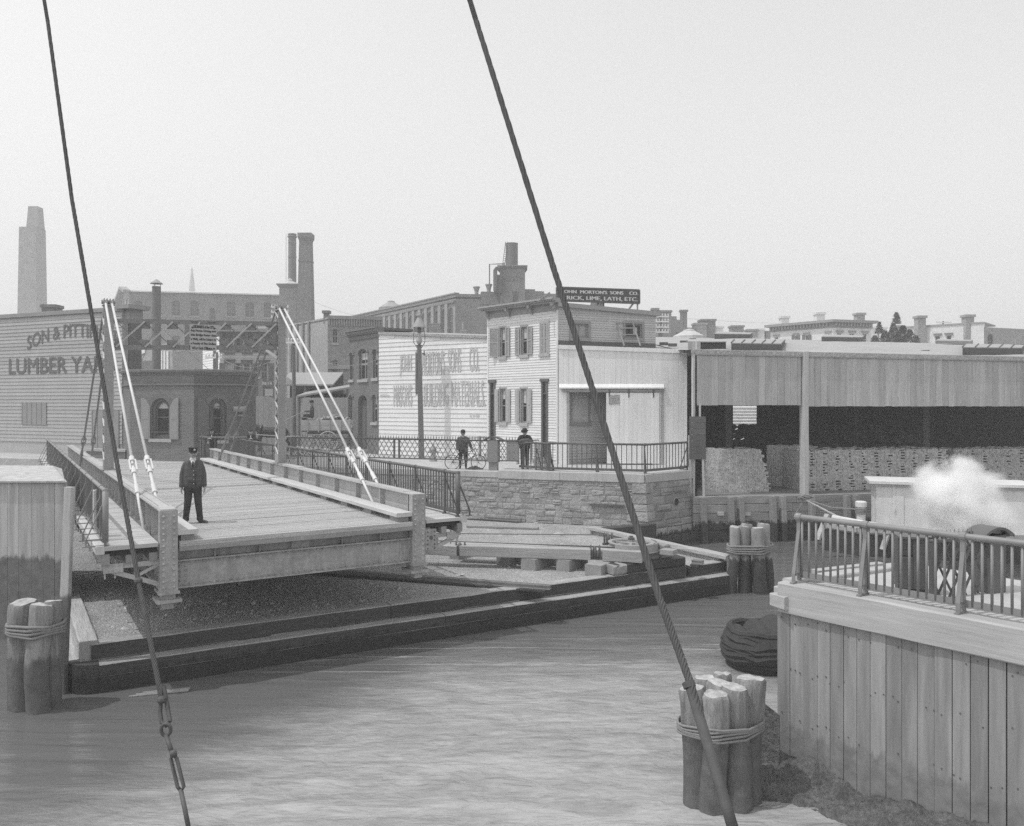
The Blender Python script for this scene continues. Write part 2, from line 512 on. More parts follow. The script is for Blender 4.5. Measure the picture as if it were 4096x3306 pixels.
def loop(x0, x1, z0, z1, arch=0.0, n=8):
 """opening outline; arch = rise of the curved head"""
 if not arch: return [(x0, z0), (x1, z0), (x1, z1), (x0, z1)]
 w = (x1 - x0) / 2
 cx = (x0 + x1) / 2
 pts = [(x0, z0), (x1, z0)]
 for i in range(n + 1):
  t = math.pi * i / n
  pts.append((cx + w * math.cos(t), z1 - arch + arch * math.sin(t)))
 return pts

def wall(f, outline, holes, name, m, parent, thick=0.25, d=0.0, **kw):
 mb = MB()
 loops = [outline] + holes
 flat = [p for l in loops for p in l]
 tr = tessellate_polygon([[Vector((p[0], p[1], 0)) for p in l] for l in loops])
 n = len(flat)
 vs = [f.pt(p[0], p[1], d) for p in flat] + [f.pt(p[0], p[1], d - thick) for p in flat]
 fs = [tuple(t) for t in tr] + [tuple(i + n for i in t) for t in tr]
 k = 0
 for l in loops:
  m_ = len(l)
  fs += [(k + i, k + (i + 1) % m_, n + k + (i + 1) % m_, n + k + i) for i in range(m_)]
  k += m_
 mb.add(vs, fs)
 return mb.build(name, m, parent, **kw)

def ring(mb, f, lo, li, d0, d1):
 n = len(lo)
 vs = [f.pt(x, z, d) for d in (d0, d1) for l in (lo, li) for x, z in l]
 fs = []
 for i in range(n):
  j = (i + 1) % n
  fs += [(2 * n + i, 2 * n + j, 3 * n + j, 3 * n + i), (i, j, n + j, n + i), (i, j, 2 * n + j, 2 * n + i), (n + i, n + j, 3 * n + j, 3 * n + i)]
 mb.add(vs, fs)

def shrink(l, w):
 xs = [p[0] for p in l]
 zs = [p[1] for p in l]
 cx, cz = (min(xs) + max(xs)) / 2, (min(zs) + max(zs)) / 2
 sx = 1 - 2 * w / (max(xs) - min(xs))
 sz = 1 - 2 * w / (max(zs) - min(zs))
 return [(cx + (x - cx) * sx, cz + (z - cz) * sz) for x, z in l]

def window(parent, f, x0, x1, z0, z1, arch=0.0, d=-0.12, fw=0.07, frame='trim', glass='glass', cols=2, rows=2, sill=None, hood=None,
   shade=0.0, bar=0.03, sash=True, surround=0.0):
 """window (frame, sash bars) > pane, sill, hood"""
 l = loop(x0, x1, z0, z1, arch)
 li = shrink(l, fw)
 mb = MB()
 ring(mb, f, l, li, d, d + 0.08)
 zm = (z0 + z1) / 2
 if sash: mb.fbox(f, x0 + fw, x1 - fw, zm - bar * 0.9, zm + bar * 0.9, d + 0.01, d + 0.06)
 for i in range(1, cols):
  x = x0 + fw + (x1 - x0 - 2 * fw) * i / cols
  mb.fbox(f, x - bar / 2, x + bar / 2, z0 + fw, z1 - fw, d + 0.012, d + 0.05)
 for i in range(1, rows):
  z = z0 + fw + (z1 - z0 - 2 * fw) * i / rows
  if abs(z - zm) > 0.05: mb.fbox(f, x0 + fw, x1 - fw, z - bar / 2, z + bar / 2, d + 0.014, d + 0.048)
 if surround:
  s_ = surround
  mb.fbox(f, x0 - s_, x0, z0 - 0.02, z1 + s_, -0.02, 0.05)
  mb.fbox(f, x1, x1 + s_, z0 - 0.02, z1 + s_, -0.02, 0.05)
  mb.fbox(f, x0, x1, z1, z1 + s_, -0.02, 0.048)
 o = mb.build('window', frame, parent)
 p = MB()
 tr = tessellate_polygon([[Vector((x, z, 0)) for x, z in li]])
 p.add([f.pt(x, z, d + 0.02) for x, z in li], [tuple(t) for t in tr])
 p.build('pane', glass, o)
 if shade:
  q = MB()
  q.fbox(f, x0 + fw, x1 - fw, z1 - (z1 - z0) * shade, z1 - max(fw, arch), d + 0.022, d + 0.03)
  q.build('blind', 'shade', o)
 if sill:
  q = MB()
  q.fbox(f, x0 - 0.12, x1 + 0.12, z0 - 0.16, z0, -0.05, 0.09)
  q.build('sill', sill, o)
 if hood:
  q = MB()
  if arch:
   lo = loop(x0 - 0.17, x1 + 0.17, z1 - arch, z1 + 0.17, arch + 0.17, 10)[2:]
   lj = loop(x0, x1, z1 - arch, z1, arch, 10)[2:]
   n = len(lo)
   vs = [f.pt(x, z, dd) for dd in (-0.03, 0.07) for ll in (lo, lj) for x, z in ll]
   fs = []
   for i in range(n - 1):
    fs += [(2 * n + i, 2 * n + i + 1, 3 * n + i + 1, 3 * n + i), (i, i + 1, 2 * n + i + 1, 2 * n + i), (n + i, n + i + 1, 3 * n + i + 1, 3 * n + i)]
   q.add(vs, fs)
  else:
   q.fbox(f, x0 - 0.14, x1 + 0.14, z1 + 0.03, z1 + 0.22, -0.04, 0.12)
   q.fbox(f, x0 - 0.2, x1 + 0.2, z1 + 0.22, z1 + 0.28, -0.04, 0.18)
  q.build('hood', hood, o)
 return o

def shutter(parent, f, x0, x1, z0, z1, m, d0=0.05, louvre=True, name='shutter', hinge=0, swing=0.0, arch=0.0):
 """board with stiles and slats; swing opens it off the wall about its hinge side"""
 mb = MB()
 if swing:
  hx = x0 if hinge < 0 else x1
  sg = 1 if hinge < 0 else -1
  w = x1 - x0
  p = f.pt(hx, 0, 0.03)
  dr = f.e * (sg * math.cos(swing)) + f.n * math.sin(swing)
  g = Fac((p.x, p.y), (p.x + dr.x * w, p.y + dr.y * w))
  a0, a1 = 0.0, w
  if g.n.dot(f.n) < 0: g.n = -g.n
  f, x0, x1, d0 = g, a0, a1, 0.0
 if arch:
  l = [(x0, z0), (x1, z0), (x1, z1 - arch), (x0 + (x1 - x0) * 0.6, z1 - arch * 0.25), (x0 + (x1 - x0) * 0.2, z1)] + [(x0, z1)]
  if arch < 0:
   a = -arch
   l = [(x1, z0), (x0, z0), (x0, z1 - a), (x1 - (x1 - x0) * 0.6, z1 - a * 0.25), (x1 - (x1 - x0) * 0.2, z1), (x1, z1)]
  tr = tessellate_polygon([[Vector((x, z, 0)) for x, z in l]])
  n = len(l)
  mb.add([f.pt(x, z, d) for d in (d0, d0 + 0.045) for x, z in l], [tuple(t) for t in tr] + [tuple(i + n for i in t) for t in tr] + [(i, (i + 1) % n, n + (i + 1) % n, n + i) for i in range(n)])
  zc = (z0 + z1) / 2 - 0.1
  w = 0.06
  for a, b in ((z0 + 0.08, zc - 0.04), (zc + 0.06, z1 - abs(arch) - 0.02)):
   mb.fbox(f, x0 + w, x1 - w, a, b, d0 + 0.047, d0 + 0.052)
 elif louvre:
  w = 0.05
  mb.fbox(f, x0, x0 + w, z0, z1, d0, d0 + 0.04)
  mb.fbox(f, x1 - w, x1, z0, z1, d0, d0 + 0.04)
  zc = (z0 + z1) / 2
  for a in (z0, zc - w / 2, z1 - w): mb.fbox(f, x0 + w, x1 - w, a, a + w, d0 + 0.002, d0 + 0.038)
  mb.fbox(f, x0 + w, x1 - w, z0 + w, z1 - w, d0 + 0.002, d0 + 0.008)
  k = z0 + w + 0.02
  while k < z1 - w - 0.04:
   if abs(k - zc) > 0.05: mb.hexa([f.pt(x0 + w, k, d0 + 0.008), f.pt(x1 - w, k, d0 + 0.008), f.pt(x1 - w, k, d0 + 0.036), f.pt(x0 + w, k, d0 + 0.036),
           f.pt(x0 + w, k + 0.035, d0 + 0.008), f.pt(x1 - w, k + 0.035, d0 + 0.008), f.pt(x1 - w, k + 0.012, d0 + 0.02), f.pt(x0 + w, k + 0.012, d0 + 0.02)])
   k += 0.055
 else:
  mb.fbox(f, x0, x1, z0, z1, d0, d0 + 0.03)
  zc = (z0 + z1) / 2
  for a, b in ((z0 + 0.07, zc - 0.04), (zc + 0.04, z1 - 0.07)): mb.fbox(f, x0 + 0.07, x1 - 0.07, a, b, d0 + 0.03, d0 + 0.042)
 return mb.build(name, m, parent)

def split(x0, x1, z0, z1, holes):
 segs = [(x0, x1)]
 for a, b, c, d in holes:
  if d <= z0 + 0.02 or c >= z1 - 0.02: continue
  out = []
  for p, q in segs:
   if b <= p or a >= q: out.append((p, q)); continue
   if a > p: out.append((p, a))
   if b < q: out.append((b, q))
  segs = out
 return [s_ for s_ in segs if s_[1] - s_[0] > 0.03]

CLAP = {}
def clapboards(f, z0, z1, sp, m, parent, holes=(), xr=None, thick=0.035, name='clapboard', wob=0.006):
 """lapped boards, one object for each board between openings"""
 if (m, thick) not in CLAP:
  mb = MB()
  mb.add([(0, 0, 0), (1, 0, 0), (1, -thick, 0), (0, -thick, 0), (0, 0, 1.06), (1, 0, 1.06), (1, -thick * 0.2, 1.06), (0, -thick * 0.2, 1.06)],
    [(3, 2, 1, 0), (4, 5, 6, 7), (0, 1, 5, 4), (1, 2, 6, 5), (2, 3, 7, 6), (3, 0, 4, 7)])
  CLAP[(m, thick)] = unit_mesh(mb, m)
 me = CLAP[(m, thick)]
 k = z0
 while k < z1 - 0.02:
  h = min(sp, z1 - k)
  a, b = xr(k + h) if xr else (0.0, f.L)
  for p, q in split(a, b, k, k + h, holes):
   inst(name, me, parent, f.pt(p, k + R.uniform(-wob, wob), R.uniform(0.0, 0.004)), f.ang, (q - p, 1, h))
  k += sp

def boards_v(f, x0, x1, z0, z1, w, m, parent, holes=(), name='board', thick=0.03, gap=0.006, d=0.0, jit=0.006, zj=0.0):
 """upright boards, one object each; z0/z1 may be functions of x"""
 key = ('v', m)
 if key not in CLAP:
  mb = MB()
  mb.box(0, 1, -1, 0, 0, 1)
  CLAP[key] = unit_mesh(mb, m)
 me = CLAP[key]
 x = x0
 while x < x1 - 0.02:
  ww = min(w * R.uniform(0.9, 1.1), x1 - x)
  c = x + ww / 2
  a = z0(c) if callable(z0) else z0
  b = z1(c) if callable(z1) else z1
  iv = [(a, b)]
  for hx0, hx1, hz0, hz1 in holes:
   if hx1 <= c or hx0 >= c: continue
   out = []
   for p, q in iv:
    if hz1 <= p or hz0 >= q: out.append((p, q)); continue
    if hz0 > p: out.append((p, hz0))
    if hz1 < q: out.append((hz1, q))
   iv = out
  g_ = gap * R.choice((0.3, 0.6, 1.0, 1.5))
  for p, q in iv:
   if q - p < 0.03: continue
   zz = R.uniform(-zj, zj)
   inst(name, me, parent, f.pt(x + g_ / 2, p + zz, d + R.uniform(-jit, jit)), f.ang, (ww - g_, thick, q - p))
  x += ww

def text_mesh(body):
 c = bpy.data.curves.new('t', 'FONT')
 c.body = body
 c.resolution_u = 3
 o = bpy.data.objects.new('t', c)
 COL.objects.link(o)
 bpy.context.view_layer.update()
 me = bpy.data.meshes.new_from_object(o)
 bpy.data.objects.remove(o)
 return me

def text(f, body, x0, x1, z0, z1, d, m, parent, name='lettering', bold=0.0, arc=0.0):
 me = text_mesh(body)
 n = len(me.vertices)
 co = np.empty(n * 3)
 me.vertices.foreach_get('co', co)
 co = co.reshape(-1, 3)
 a, b = co.min(0), co.max(0)
 k = (co - a) / np.maximum(b - a, 1e-6)
 mb = MB()
 fs = [tuple(p.vertices) for p in me.polygons]
 offs = [(0, 0)] if not bold else [(-bold, 0), (bold, 0), (0, bold * 0.5), (0, -bold * 0.5)]
 for i, (ox, oz) in enumerate(offs):
  vs = []
  for q in k:
   x = x0 + (x1 - x0) * q[0] + ox
   t = 2 * q[0] - 1
   vs.append(f.pt(x, z0 + (z1 - z0) * q[1] + oz - arc * t * t, d + 0.0008 * i))
  mb.add(vs, fs)
 bpy.data.meshes.remove(me)
 return mb.build(name, m, parent)

def timber(mb, p, q, w, h, ch=0.03, jit=0.012, n=None, up=(0, 0, 1)):
 """squared log from p to q (centre line) with worn, chamfered, uneven edges"""
 p, q = Vector(p), Vector(q)
 L = (q - p).length
 n = n or max(2, int(L / 0.5))
 d = (q - p).normalized()
 a = d.cross(Vector(up)).normalized()
 b = a.cross(d).normalized()
 cs = [(-w / 2 + ch, -h / 2), (w / 2 - ch, -h / 2), (w / 2, -h / 2 + ch), (w / 2, h / 2 - ch), (w / 2 - ch, h / 2), (-w / 2 + ch, h / 2), (-w / 2, h / 2 - ch), (-w / 2, -h / 2 + ch)]
 vs, fs = [], []
 for i in range(n + 1):
  c = p.lerp(q, i / n)
  jj = jit if 0 < i < n else jit * 0.5
  for x, z in cs: vs.append(c + a * (x + R.uniform(-jj, jj)) + b * (z + R.uniform(-jj, jj)))
 for i in range(n):
  fs += [(i * 8 + k, i * 8 + (k + 1) % 8, (i + 1) * 8 + (k + 1) % 8, (i + 1) * 8 + k) for k in range(8)]
 fs += [tuple(range(7, -1, -1)), tuple(n * 8 + k for k in range(8))]
 mb.add(vs, fs)
 return mb
# ---------------------------------------------------------------- the setting: water, banks, street
a_ = Vector((-0.529, 0.8487, 0)).normalized()     # along the bridge, away from us
b_ = Vector((0.8487, 0.529, 0)).normalized()      # across the bridge, to the right
D_ = Vector((0.948, -0.318, 0)).normalized()      # along the street end and the bridge tracks
ZW = -3.0
GZ = -2.13
C1 = Vector((5.25, 32.2, 0))
C2 = Vector((7.57, 34.2, 0))

def water_material():
 m = bpy.data.materials.new('water')
 m.use_nodes = True
 n, L = m.node_tree.nodes, m.node_tree.links
 b = n['Principled BSDF']
 b.inputs['Roughness'].default_value = 0.08
 b.inputs['IOR'].default_value = 1.33
 b.inputs['Specular IOR Level'].default_value = 0.6
 geo = n.new('ShaderNodeNewGeometry')
 def nz(sc, s, det, rough=0.55, dist=0.0):
  mm = n.new('ShaderNodeVectorMath'); mm.operation = 'MULTIPLY'; mm.inputs[1].default_value = sc
  L.new(geo.outputs['Position'], mm.inputs[0])
  x = n.new('ShaderNodeTexNoise'); x.inputs['Scale'].default_value = s; x.inputs['Detail'].default_value = det
  x.inputs['Roughness'].default_value = rough; x.inputs['Distortion'].default_value = dist
  L.new(mm.outputs[0], x.inputs['Vector'])
  return x.outputs['Fac']
 def mt(op, a, c):
  x = n.new('ShaderNodeMath'); x.operation = op
  for i, q in enumerate((a, c)):
   if isinstance(q, (int, float)): x.inputs[i].default_value = q
   else: L.new(q, x.inputs[i])
  return x.outputs[0]
 def mr(v, a, c, lo=0.0, hi=1.0):
  x = n.new('ShaderNodeMapRange'); x.interpolation_type = 'SMOOTHSTEP'
  for i, q in enumerate((a, c, lo, hi)): x.inputs[i + 1].default_value = q
  L.new(v, x.inputs[0])
  return x.outputs[0]
 # churned, aerated water thrown out by a propeller: its own ragged tongue in the middle of the canal
 sx = n.new('ShaderNodeSeparateXYZ')
 L.new(geo.outputs['Position'], sx.inputs[0])
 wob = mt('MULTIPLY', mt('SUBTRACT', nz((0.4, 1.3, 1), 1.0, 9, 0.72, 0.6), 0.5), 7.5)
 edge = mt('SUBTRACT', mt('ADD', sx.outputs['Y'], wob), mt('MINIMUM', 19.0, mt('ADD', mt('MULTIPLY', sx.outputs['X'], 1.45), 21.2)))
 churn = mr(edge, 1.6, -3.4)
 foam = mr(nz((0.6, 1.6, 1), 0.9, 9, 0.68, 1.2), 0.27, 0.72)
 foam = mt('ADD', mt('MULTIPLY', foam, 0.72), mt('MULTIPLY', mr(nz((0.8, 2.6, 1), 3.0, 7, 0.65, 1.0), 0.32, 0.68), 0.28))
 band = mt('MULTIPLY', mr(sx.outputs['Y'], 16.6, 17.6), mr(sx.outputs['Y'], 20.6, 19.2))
 lens = mt('MULTIPLY', mt('MULTIPLY', band, mr(sx.outputs['X'], -7, -2)), mr(nz((0.13, 2.2, 1), 1.6, 3, 0.5, 0.3), 0.54, 0.60))  # bright reflection streaks painted into the base colour, not foam
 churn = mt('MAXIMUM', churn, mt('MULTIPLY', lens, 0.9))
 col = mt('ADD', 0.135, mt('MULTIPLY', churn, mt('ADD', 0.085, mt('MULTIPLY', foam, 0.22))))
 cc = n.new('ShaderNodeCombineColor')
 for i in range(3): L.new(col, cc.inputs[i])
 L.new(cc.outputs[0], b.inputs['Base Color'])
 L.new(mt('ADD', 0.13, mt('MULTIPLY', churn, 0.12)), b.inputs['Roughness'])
 small = nz((0.9, 2.0, 1), 1.8, 5, 0.55, 0.8)
 calm = nz((0.2, 1.5, 1), 1.3, 4, 0.5, 0.6)
 hgt = mt('ADD', mt('MULTIPLY', calm, 0.9), mt('MULTIPLY', small, mt('ADD', 0.16, mt('MULTIPLY', churn, 1.1))))
 bp = n.new('ShaderNodeBump'); bp.inputs['Strength'].default_value = 0.6; bp.inputs['Distance'].default_value = 0.10
 L.new(hgt, bp.inputs['Height'])
 L.new(bp.outputs[0], b.inputs['Normal'])
 return m
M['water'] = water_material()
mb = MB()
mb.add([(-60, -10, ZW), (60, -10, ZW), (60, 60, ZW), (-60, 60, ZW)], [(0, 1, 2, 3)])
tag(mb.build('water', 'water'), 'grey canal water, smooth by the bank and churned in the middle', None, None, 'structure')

# street at the level of the bridge deck
L0 = C1 - D_ * 75
poly = [(L0.x, L0.y), (C1.x, C1.y), (C2.x, C2.y), (8.6, 38.0), (9.6, 62.0), (1500, 64.0), (2500, 4000), (-2500, 4000), (-1500, L0.y + 20)]
mb = MB()
mb.prism(poly, -0.9, -0.1)
tag(mb.build('street', 'cobble'), 'pale cobbled street behind the bulkhead', None, None, 'structure')
mb = MB()
mb.prism([(7.75, 33.85), (60, 43.2), (60, 63.5), (9.7, 61.5), (8.7, 38.2)], -2.6, -1.1)
tag(mb.build('yard_ground', 'yard'), 'bare ground of the brick yard', None, None, 'structure')

# gravel bank inside the timber crib
P0, P1 = G(270, 2795, ZW), G(2950, 2370, ZW)
CR = Fac((P0.x, P0.y), (P1.x, P1.y))
Rb = G(2408, 2121, -1.98)
Rc = G(2612, 2102, -1.98)
gl = C1 - D_ * 34
gp = [CR.pt(0.3, 0, -0.5), CR.pt(CR.L - 0.3, 0, -0.5), Rb, Vector((Rc.x, Rc.y, 0)), C1 + Vector((0.1, 0.3, 0)), gl, gl + Vector((-2, 0.6, 0)), CR.pt(0.3, 0, -0.5) + a_ * 12]
mb = MB()
mb.prism([(p.x, p.y) for p in gp], -3.4, GZ)
tag(mb.build('gravel_bank', 'gravel'), 'dark gravel and cinder ground under the bridge', None, None, 'structure')
# loose stones on it
mb = MB()
def inside(x, y):
 c = False
 n = len(gp)
 for i in range(n):
  p, q = gp[i], gp[(i + 1) % n]
  if (p.y > y) != (q.y > y) and x < (q.x - p.x) * (y - p.y) / (q.y - p.y) + p.x: c = not c
 return c
k = 0
while k < 5200:
 x, y = R.uniform(-13, 8), R.uniform(15.5, 34)
 if R.random() > (19.0 / y) ** 3 or not inside(x, y): continue
 r = R.uniform(0.012, 0.032) if R.random() < 0.97 else R.uniform(0.04, 0.09)
 t = R.uniform(0, 6.28)
 pts = [(x + r * math.cos(t + i * 1.571) * R.uniform(0.7, 1.3), y + r * math.sin(t + i * 1.571) * R.uniform(0.7, 1.3), GZ - 0.002) for i in range(4)]
 pts.append((x + R.uniform(-0.3, 0.3) * r, y + R.uniform(-0.3, 0.3) * r, GZ + r * R.uniform(0.5, 1.0)))
 mb.add(pts, [(0, 1, 4), (1, 2, 4), (2, 3, 4), (3, 0, 4)])
 k += 1
mb.build('gravel', 'pebble', label='loose cinders and pebbles strewn over the bank', kind='stuff')

# ---------------------------------------------------------------- timber crib along the water
crib = thing('timber_crib', 'long dark stepped crib of squared logs between gravel bank and water', 'timber crib', (P0.x, P0.y, ZW))
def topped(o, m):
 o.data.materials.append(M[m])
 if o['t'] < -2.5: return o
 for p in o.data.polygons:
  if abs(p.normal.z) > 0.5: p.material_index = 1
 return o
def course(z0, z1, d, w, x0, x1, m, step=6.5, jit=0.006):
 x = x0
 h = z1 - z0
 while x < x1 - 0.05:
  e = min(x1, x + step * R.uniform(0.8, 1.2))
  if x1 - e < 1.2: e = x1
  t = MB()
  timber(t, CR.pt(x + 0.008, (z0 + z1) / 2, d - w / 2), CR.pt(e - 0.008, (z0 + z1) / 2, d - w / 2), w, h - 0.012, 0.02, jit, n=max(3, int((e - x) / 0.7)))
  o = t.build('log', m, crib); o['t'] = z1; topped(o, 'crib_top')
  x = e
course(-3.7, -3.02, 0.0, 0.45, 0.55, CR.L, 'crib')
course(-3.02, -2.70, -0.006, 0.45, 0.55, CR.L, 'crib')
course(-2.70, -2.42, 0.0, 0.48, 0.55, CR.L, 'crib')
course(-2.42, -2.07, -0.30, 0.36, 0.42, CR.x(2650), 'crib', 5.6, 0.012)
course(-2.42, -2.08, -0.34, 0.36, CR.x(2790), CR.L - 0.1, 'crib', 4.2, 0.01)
# rounded corner log
t = MB()
c0 = CR.pt(0.55, 0, -0.55)
arc = [c0 + CR.n * (0.55 * math.cos(th)) - CR.e * (0.55 * math.sin(th)) for th in [i * math.pi / 2 / 8 for i in range(9)]]
t.prism([(p.x, p.y) for p in arc] + [(c0.x, c0.y)], -3.6, -2.42)
t.build('corner_log', 'crib', crib)
def side(x, s0, s1, z0, z1, w, m, step=4.0):
 s = s0
 p = CR.pt(x, 0, 0)
 while s < s1 - 0.05:
  e = min(s1, s + step)
  if s1 - e < 0.8: e = s1
  t = MB()
  q0, q1 = p + a_ * (s + 0.006), p + a_ * (e - 0.006)
  timber(t, (q0.x, q0.y, (z0 + z1) / 2), (q1.x, q1.y, (z0 + z1) / 2), w, z1 - z0 - 0.012, 0.02, 0.012)
  t.build('side_log', m, crib)
  s = e
side(0.2, 0.62, 14.0, -3.4, -2.43, 0.38, 'crib_side')
side(0.40, 0.34, 14.0, -2.42, -2.02, 0.34, 'crib_side')
lr = (Rb - CR.pt(CR.L, 0, 0)).length
side(CR.L - 0.16, 0.5, lr, -2.9, -2.0, 0.22, 'crib_side', 9)
side(CR.L - 0.22, 0.1, lr, -2.0, -1.86, 0.34, 'crib_side', 9)
t = MB()
timber(t, (Rb.x, Rb.y, -2.45), (Rc.x, Rc.y, -2.45), 0.4, 1.1, 0.03, 0.02)
t.build('log', 'crib', crib)

# ---------------------------------------------------------------- stone abutment
AB = Fac(C1 - D_ * 22, C1)
AR = Fac(C1, C2)
ab = thing('stone_abutment', 'rough rubble stone abutment with pale coping below the shed', 'abutment', (C1.x, C1.y, -2.1))
def mortar_wall(f, x0, x1, z0, z1, bt, m, back=0.8):
 mb = MB()
 mb.hexa([f.pt(x0, z0, bt * -z0), f.pt(x1, z0, bt * -z0), f.pt(x1, z0, -back), f.pt(x0, z0, -back),
   f.pt(x0, z1, bt * -z1), f.pt(x1, z1, bt * -z1), f.pt(x1, z1, -back), f.pt(x0, z1, -back)])
 return mb.build('core', m, ab)
mortar_wall(AB, 0, AB.L, -3.4, -0.34, 0.09, 'mortar')
mortar_wall(AR, 0.0, AR.L, -3.4, -0.34, 0.11, 'mortar', 0.8)
def stones(f, x0, x1, z0, z1, bt, m, hr=(0.12, 0.27), wr=(0.18, 0.62), proud=(0.003, 0.038), rough=0.03, lean=0.0, skip=None):
 z = z1
 while z > z0 + 0.05:
  h = R.uniform(*hr)
  if z - h < z0 + 0.1: h = z - z0
  x = x0 + lean * (z1 - z) + R.uniform(-0.0, 0.2)
  xe = x1 - lean * 0 + lean * (z1 - z) * (0 if lean else 0)
  x = x0 + R.uniform(0, 0.1)
  while x < xe - 0.04:
   w = R.uniform(*wr) * (1.3 if h > 0.26 else 0.9)
   if xe - (x + w) < 0.2: w = xe - x
   g = R.uniform(0.008, 0.022)
   hh = h * (1 if R.random() < 0.75 else R.uniform(0.55, 0.85))
   zt = z - g
   zb = z - hh + g * 0.3
   pr = R.uniform(*proud)
   j = lambda s=rough: R.uniform(-s, s)
   if skip and skip(x + w / 2, (zt + zb) / 2):
    x += w; continue
   cs = [(x + g, zb), (x + w - g, zb), (x + w - g, zt), (x + g, zt)]
   cs = [(a + j(rough * 0.5), c + j(rough * 0.5)) for a, c in cs]
   cx_, cz_ = x + w / 2, (zb + zt) / 2
   vs = [f.pt(a, c, bt * -c - 0.06) for a, c in cs]
   vs += [f.pt(a, c, bt * -c + pr * 0.45) for a, c in cs]
   ins = [(cx_ + (a - cx_) * 0.80 + j(), cz_ + (c - cz_) * 0.70 + j()) for a, c in cs]
   vs += [f.pt(a, c, bt * -c + pr * R.uniform(0.75, 1.35)) for a, c in ins]
   vs += [f.pt(cx_ + j(0.06), cz_ + j(0.04), bt * -cz_ + pr * R.uniform(0.9, 1.6))]
   fs = [(0, 1, 5, 4), (1, 2, 6, 5), (2, 3, 7, 6), (3, 0, 4, 7), (4, 5, 9, 8), (5, 6, 10, 9), (6, 7, 11, 10), (7, 4, 8, 11),
     (8, 9, 12), (9, 10, 12), (10, 11, 12), (11, 8, 12)]
   t = MB().add(vs, fs)
   t.build('stone', m, ab)
   if hh < h * 0.9 and h - hh > 0.06:
    zt2, zb2 = zb - g * 0.5, z - h + g * 0.3
    cs = [(x + g, zb2), (x + w - g, zb2), (x + w - g, zt2), (x + g, zt2)]
    vs = [f.pt(a, c, bt * -c - 0.06) for a, c in cs] + [f.pt(a + j(), c + j(0.01), bt * -c + R.uniform(0.01, 0.07)) for a, c in shrink(cs, 0.012)]
    MB().add(vs, [(0, 1, 5, 4), (1, 2, 6, 5), (2, 3, 7, 6), (3, 0, 4, 7), (4, 5, 6, 7)]).build('stone', m, ab)
   x += w
  z -= h
stones(AB, AB.L - 10.2, AB.L - 0.02, -2.12, -0.36, 0.09, 'stone')
stones(AR, 0.0, AR.L - 0.02, -3.3, -0.36, 0.11, 'stone_side', (0.26, 0.42), (0.4, 0.9), (0.02, 0.05), 0.02)
# corner quoins (the battered edge)
z = -0.36
while z > -3.3:
 h = R.uniform(0.26, 0.42)
 d0, d1 = 0.09 * -z, 0.09 * (-z + h)
 pr = R.uniform(0.03, 0.07)
 q = lambda zz, e_, o: (AB.pt(AB.L + e_, 0, 0.09 * -zz + o) + AR.n * (0.11 * -zz))
 def cn(zz, o):
  base = Vector((C1.x, C1.y, 0)) + AB.n * (0.09 * -zz + o) * 0.9 + AR.n * (0.11 * -zz + o) * 0.9
  return base
 b0, b1 = cn(z - h + 0.015, pr), cn(z - 0.015, pr)
 l0, l1 = AB.pt(AB.L - R.uniform(0.35, 0.7), z - h + 0.015, d1 + pr), AB.pt(AB.L - 0.45, z - 0.015, d0 + pr)
 r0, r1 = AR.pt(0.35, z - h + 0.015, 0.11 * (-z + h) + pr), AR.pt(0.4, z - 0.015, 0.11 * -z + pr)
 mid0, mid1 = Vector((b0.x, b0.y, z - h + 0.015)), Vector((b1.x, b1.y, z - 0.015))
 bk0, bk1 = Vector((C1.x, C1.y + 0.4, z - h + 0.015)), Vector((C1.x, C1.y + 0.4, z - 0.015))
 t = MB().hexa([l0, mid0, r0, bk0, l1, mid1, r1, bk1])
 t.build('quoin', 'stone', ab)
 z -= h
# coping slabs
def coping(f, x0, x1, z0, z1, d, back, step):
 x = x0
 while x < x1 - 0.05:
  e = min(x1, x + step * R.uniform(0.8, 1.2))
  if x1 - e < 0.7: e = x1
  mb = MB()
  timber(mb, f.pt(x + 0.006, (z0 + z1) / 2, d - back / 2), f.pt(e - 0.006, (z0 + z1) / 2, d - back / 2), back, z1 - z0, 0.02, 0.006)
  mb.build('coping_slab', 'coping', ab)
  x = e
cxs = AB.x(1995)
coping(AB, 0, cxs, -0.33, -0.06, 0.06, 0.9, 2.6)
coping(AB, cxs, AB.L + 0.02, -0.36, 0.0, 0.10, 1.0, 2.4)
coping(AR, 0.0, AR.L, -0.36, -0.004, 0.10, 1.0, 3.0)
mb = MB()      # drain mouth in the side face
c = AR.pt(AR.x(2690), AR.z(2690, 2007), 0.16)
mb.path([c + AR.e * (0.16 * math.cos(t_)) + Vector((0, 0, 0.17 * math.sin(t_))) + AR.n * 0.02 for t_ in [i * 6.283 / 14 for i in range(14)]], 0.03, 6, True)
o = mb.build('drain_pipe', 'iron_pale', ab)
mb = MB().tube(c + AR.n * 0.045, c - AR.n * 0.1, 0.15, 14)
mb.build('drain_mouth', 'inner_dark', o)
# pavement apron behind the coping
mb = MB()
q0, q1, q2 = AB.pt(cxs, 0, -0.9), AB.pt(AB.L, 0, -0.9), C2
mb.prism([(q0.x, q0.y), (q1.x, q1.y), (AR.pt(0.5, 0, -0.9).x, AR.pt(0.5, 0, -0.9).y), (AR.pt(AR.L, 0, -0.6).x, AR.pt(AR.L, 0, -0.6).y), (8.3, 38.3), (0.5, 38.4)], -0.2, -0.012)
tag(mb.build('pavement', 'coping'), 'pale stone pavement in front of the white shed', None, None, 'structure')
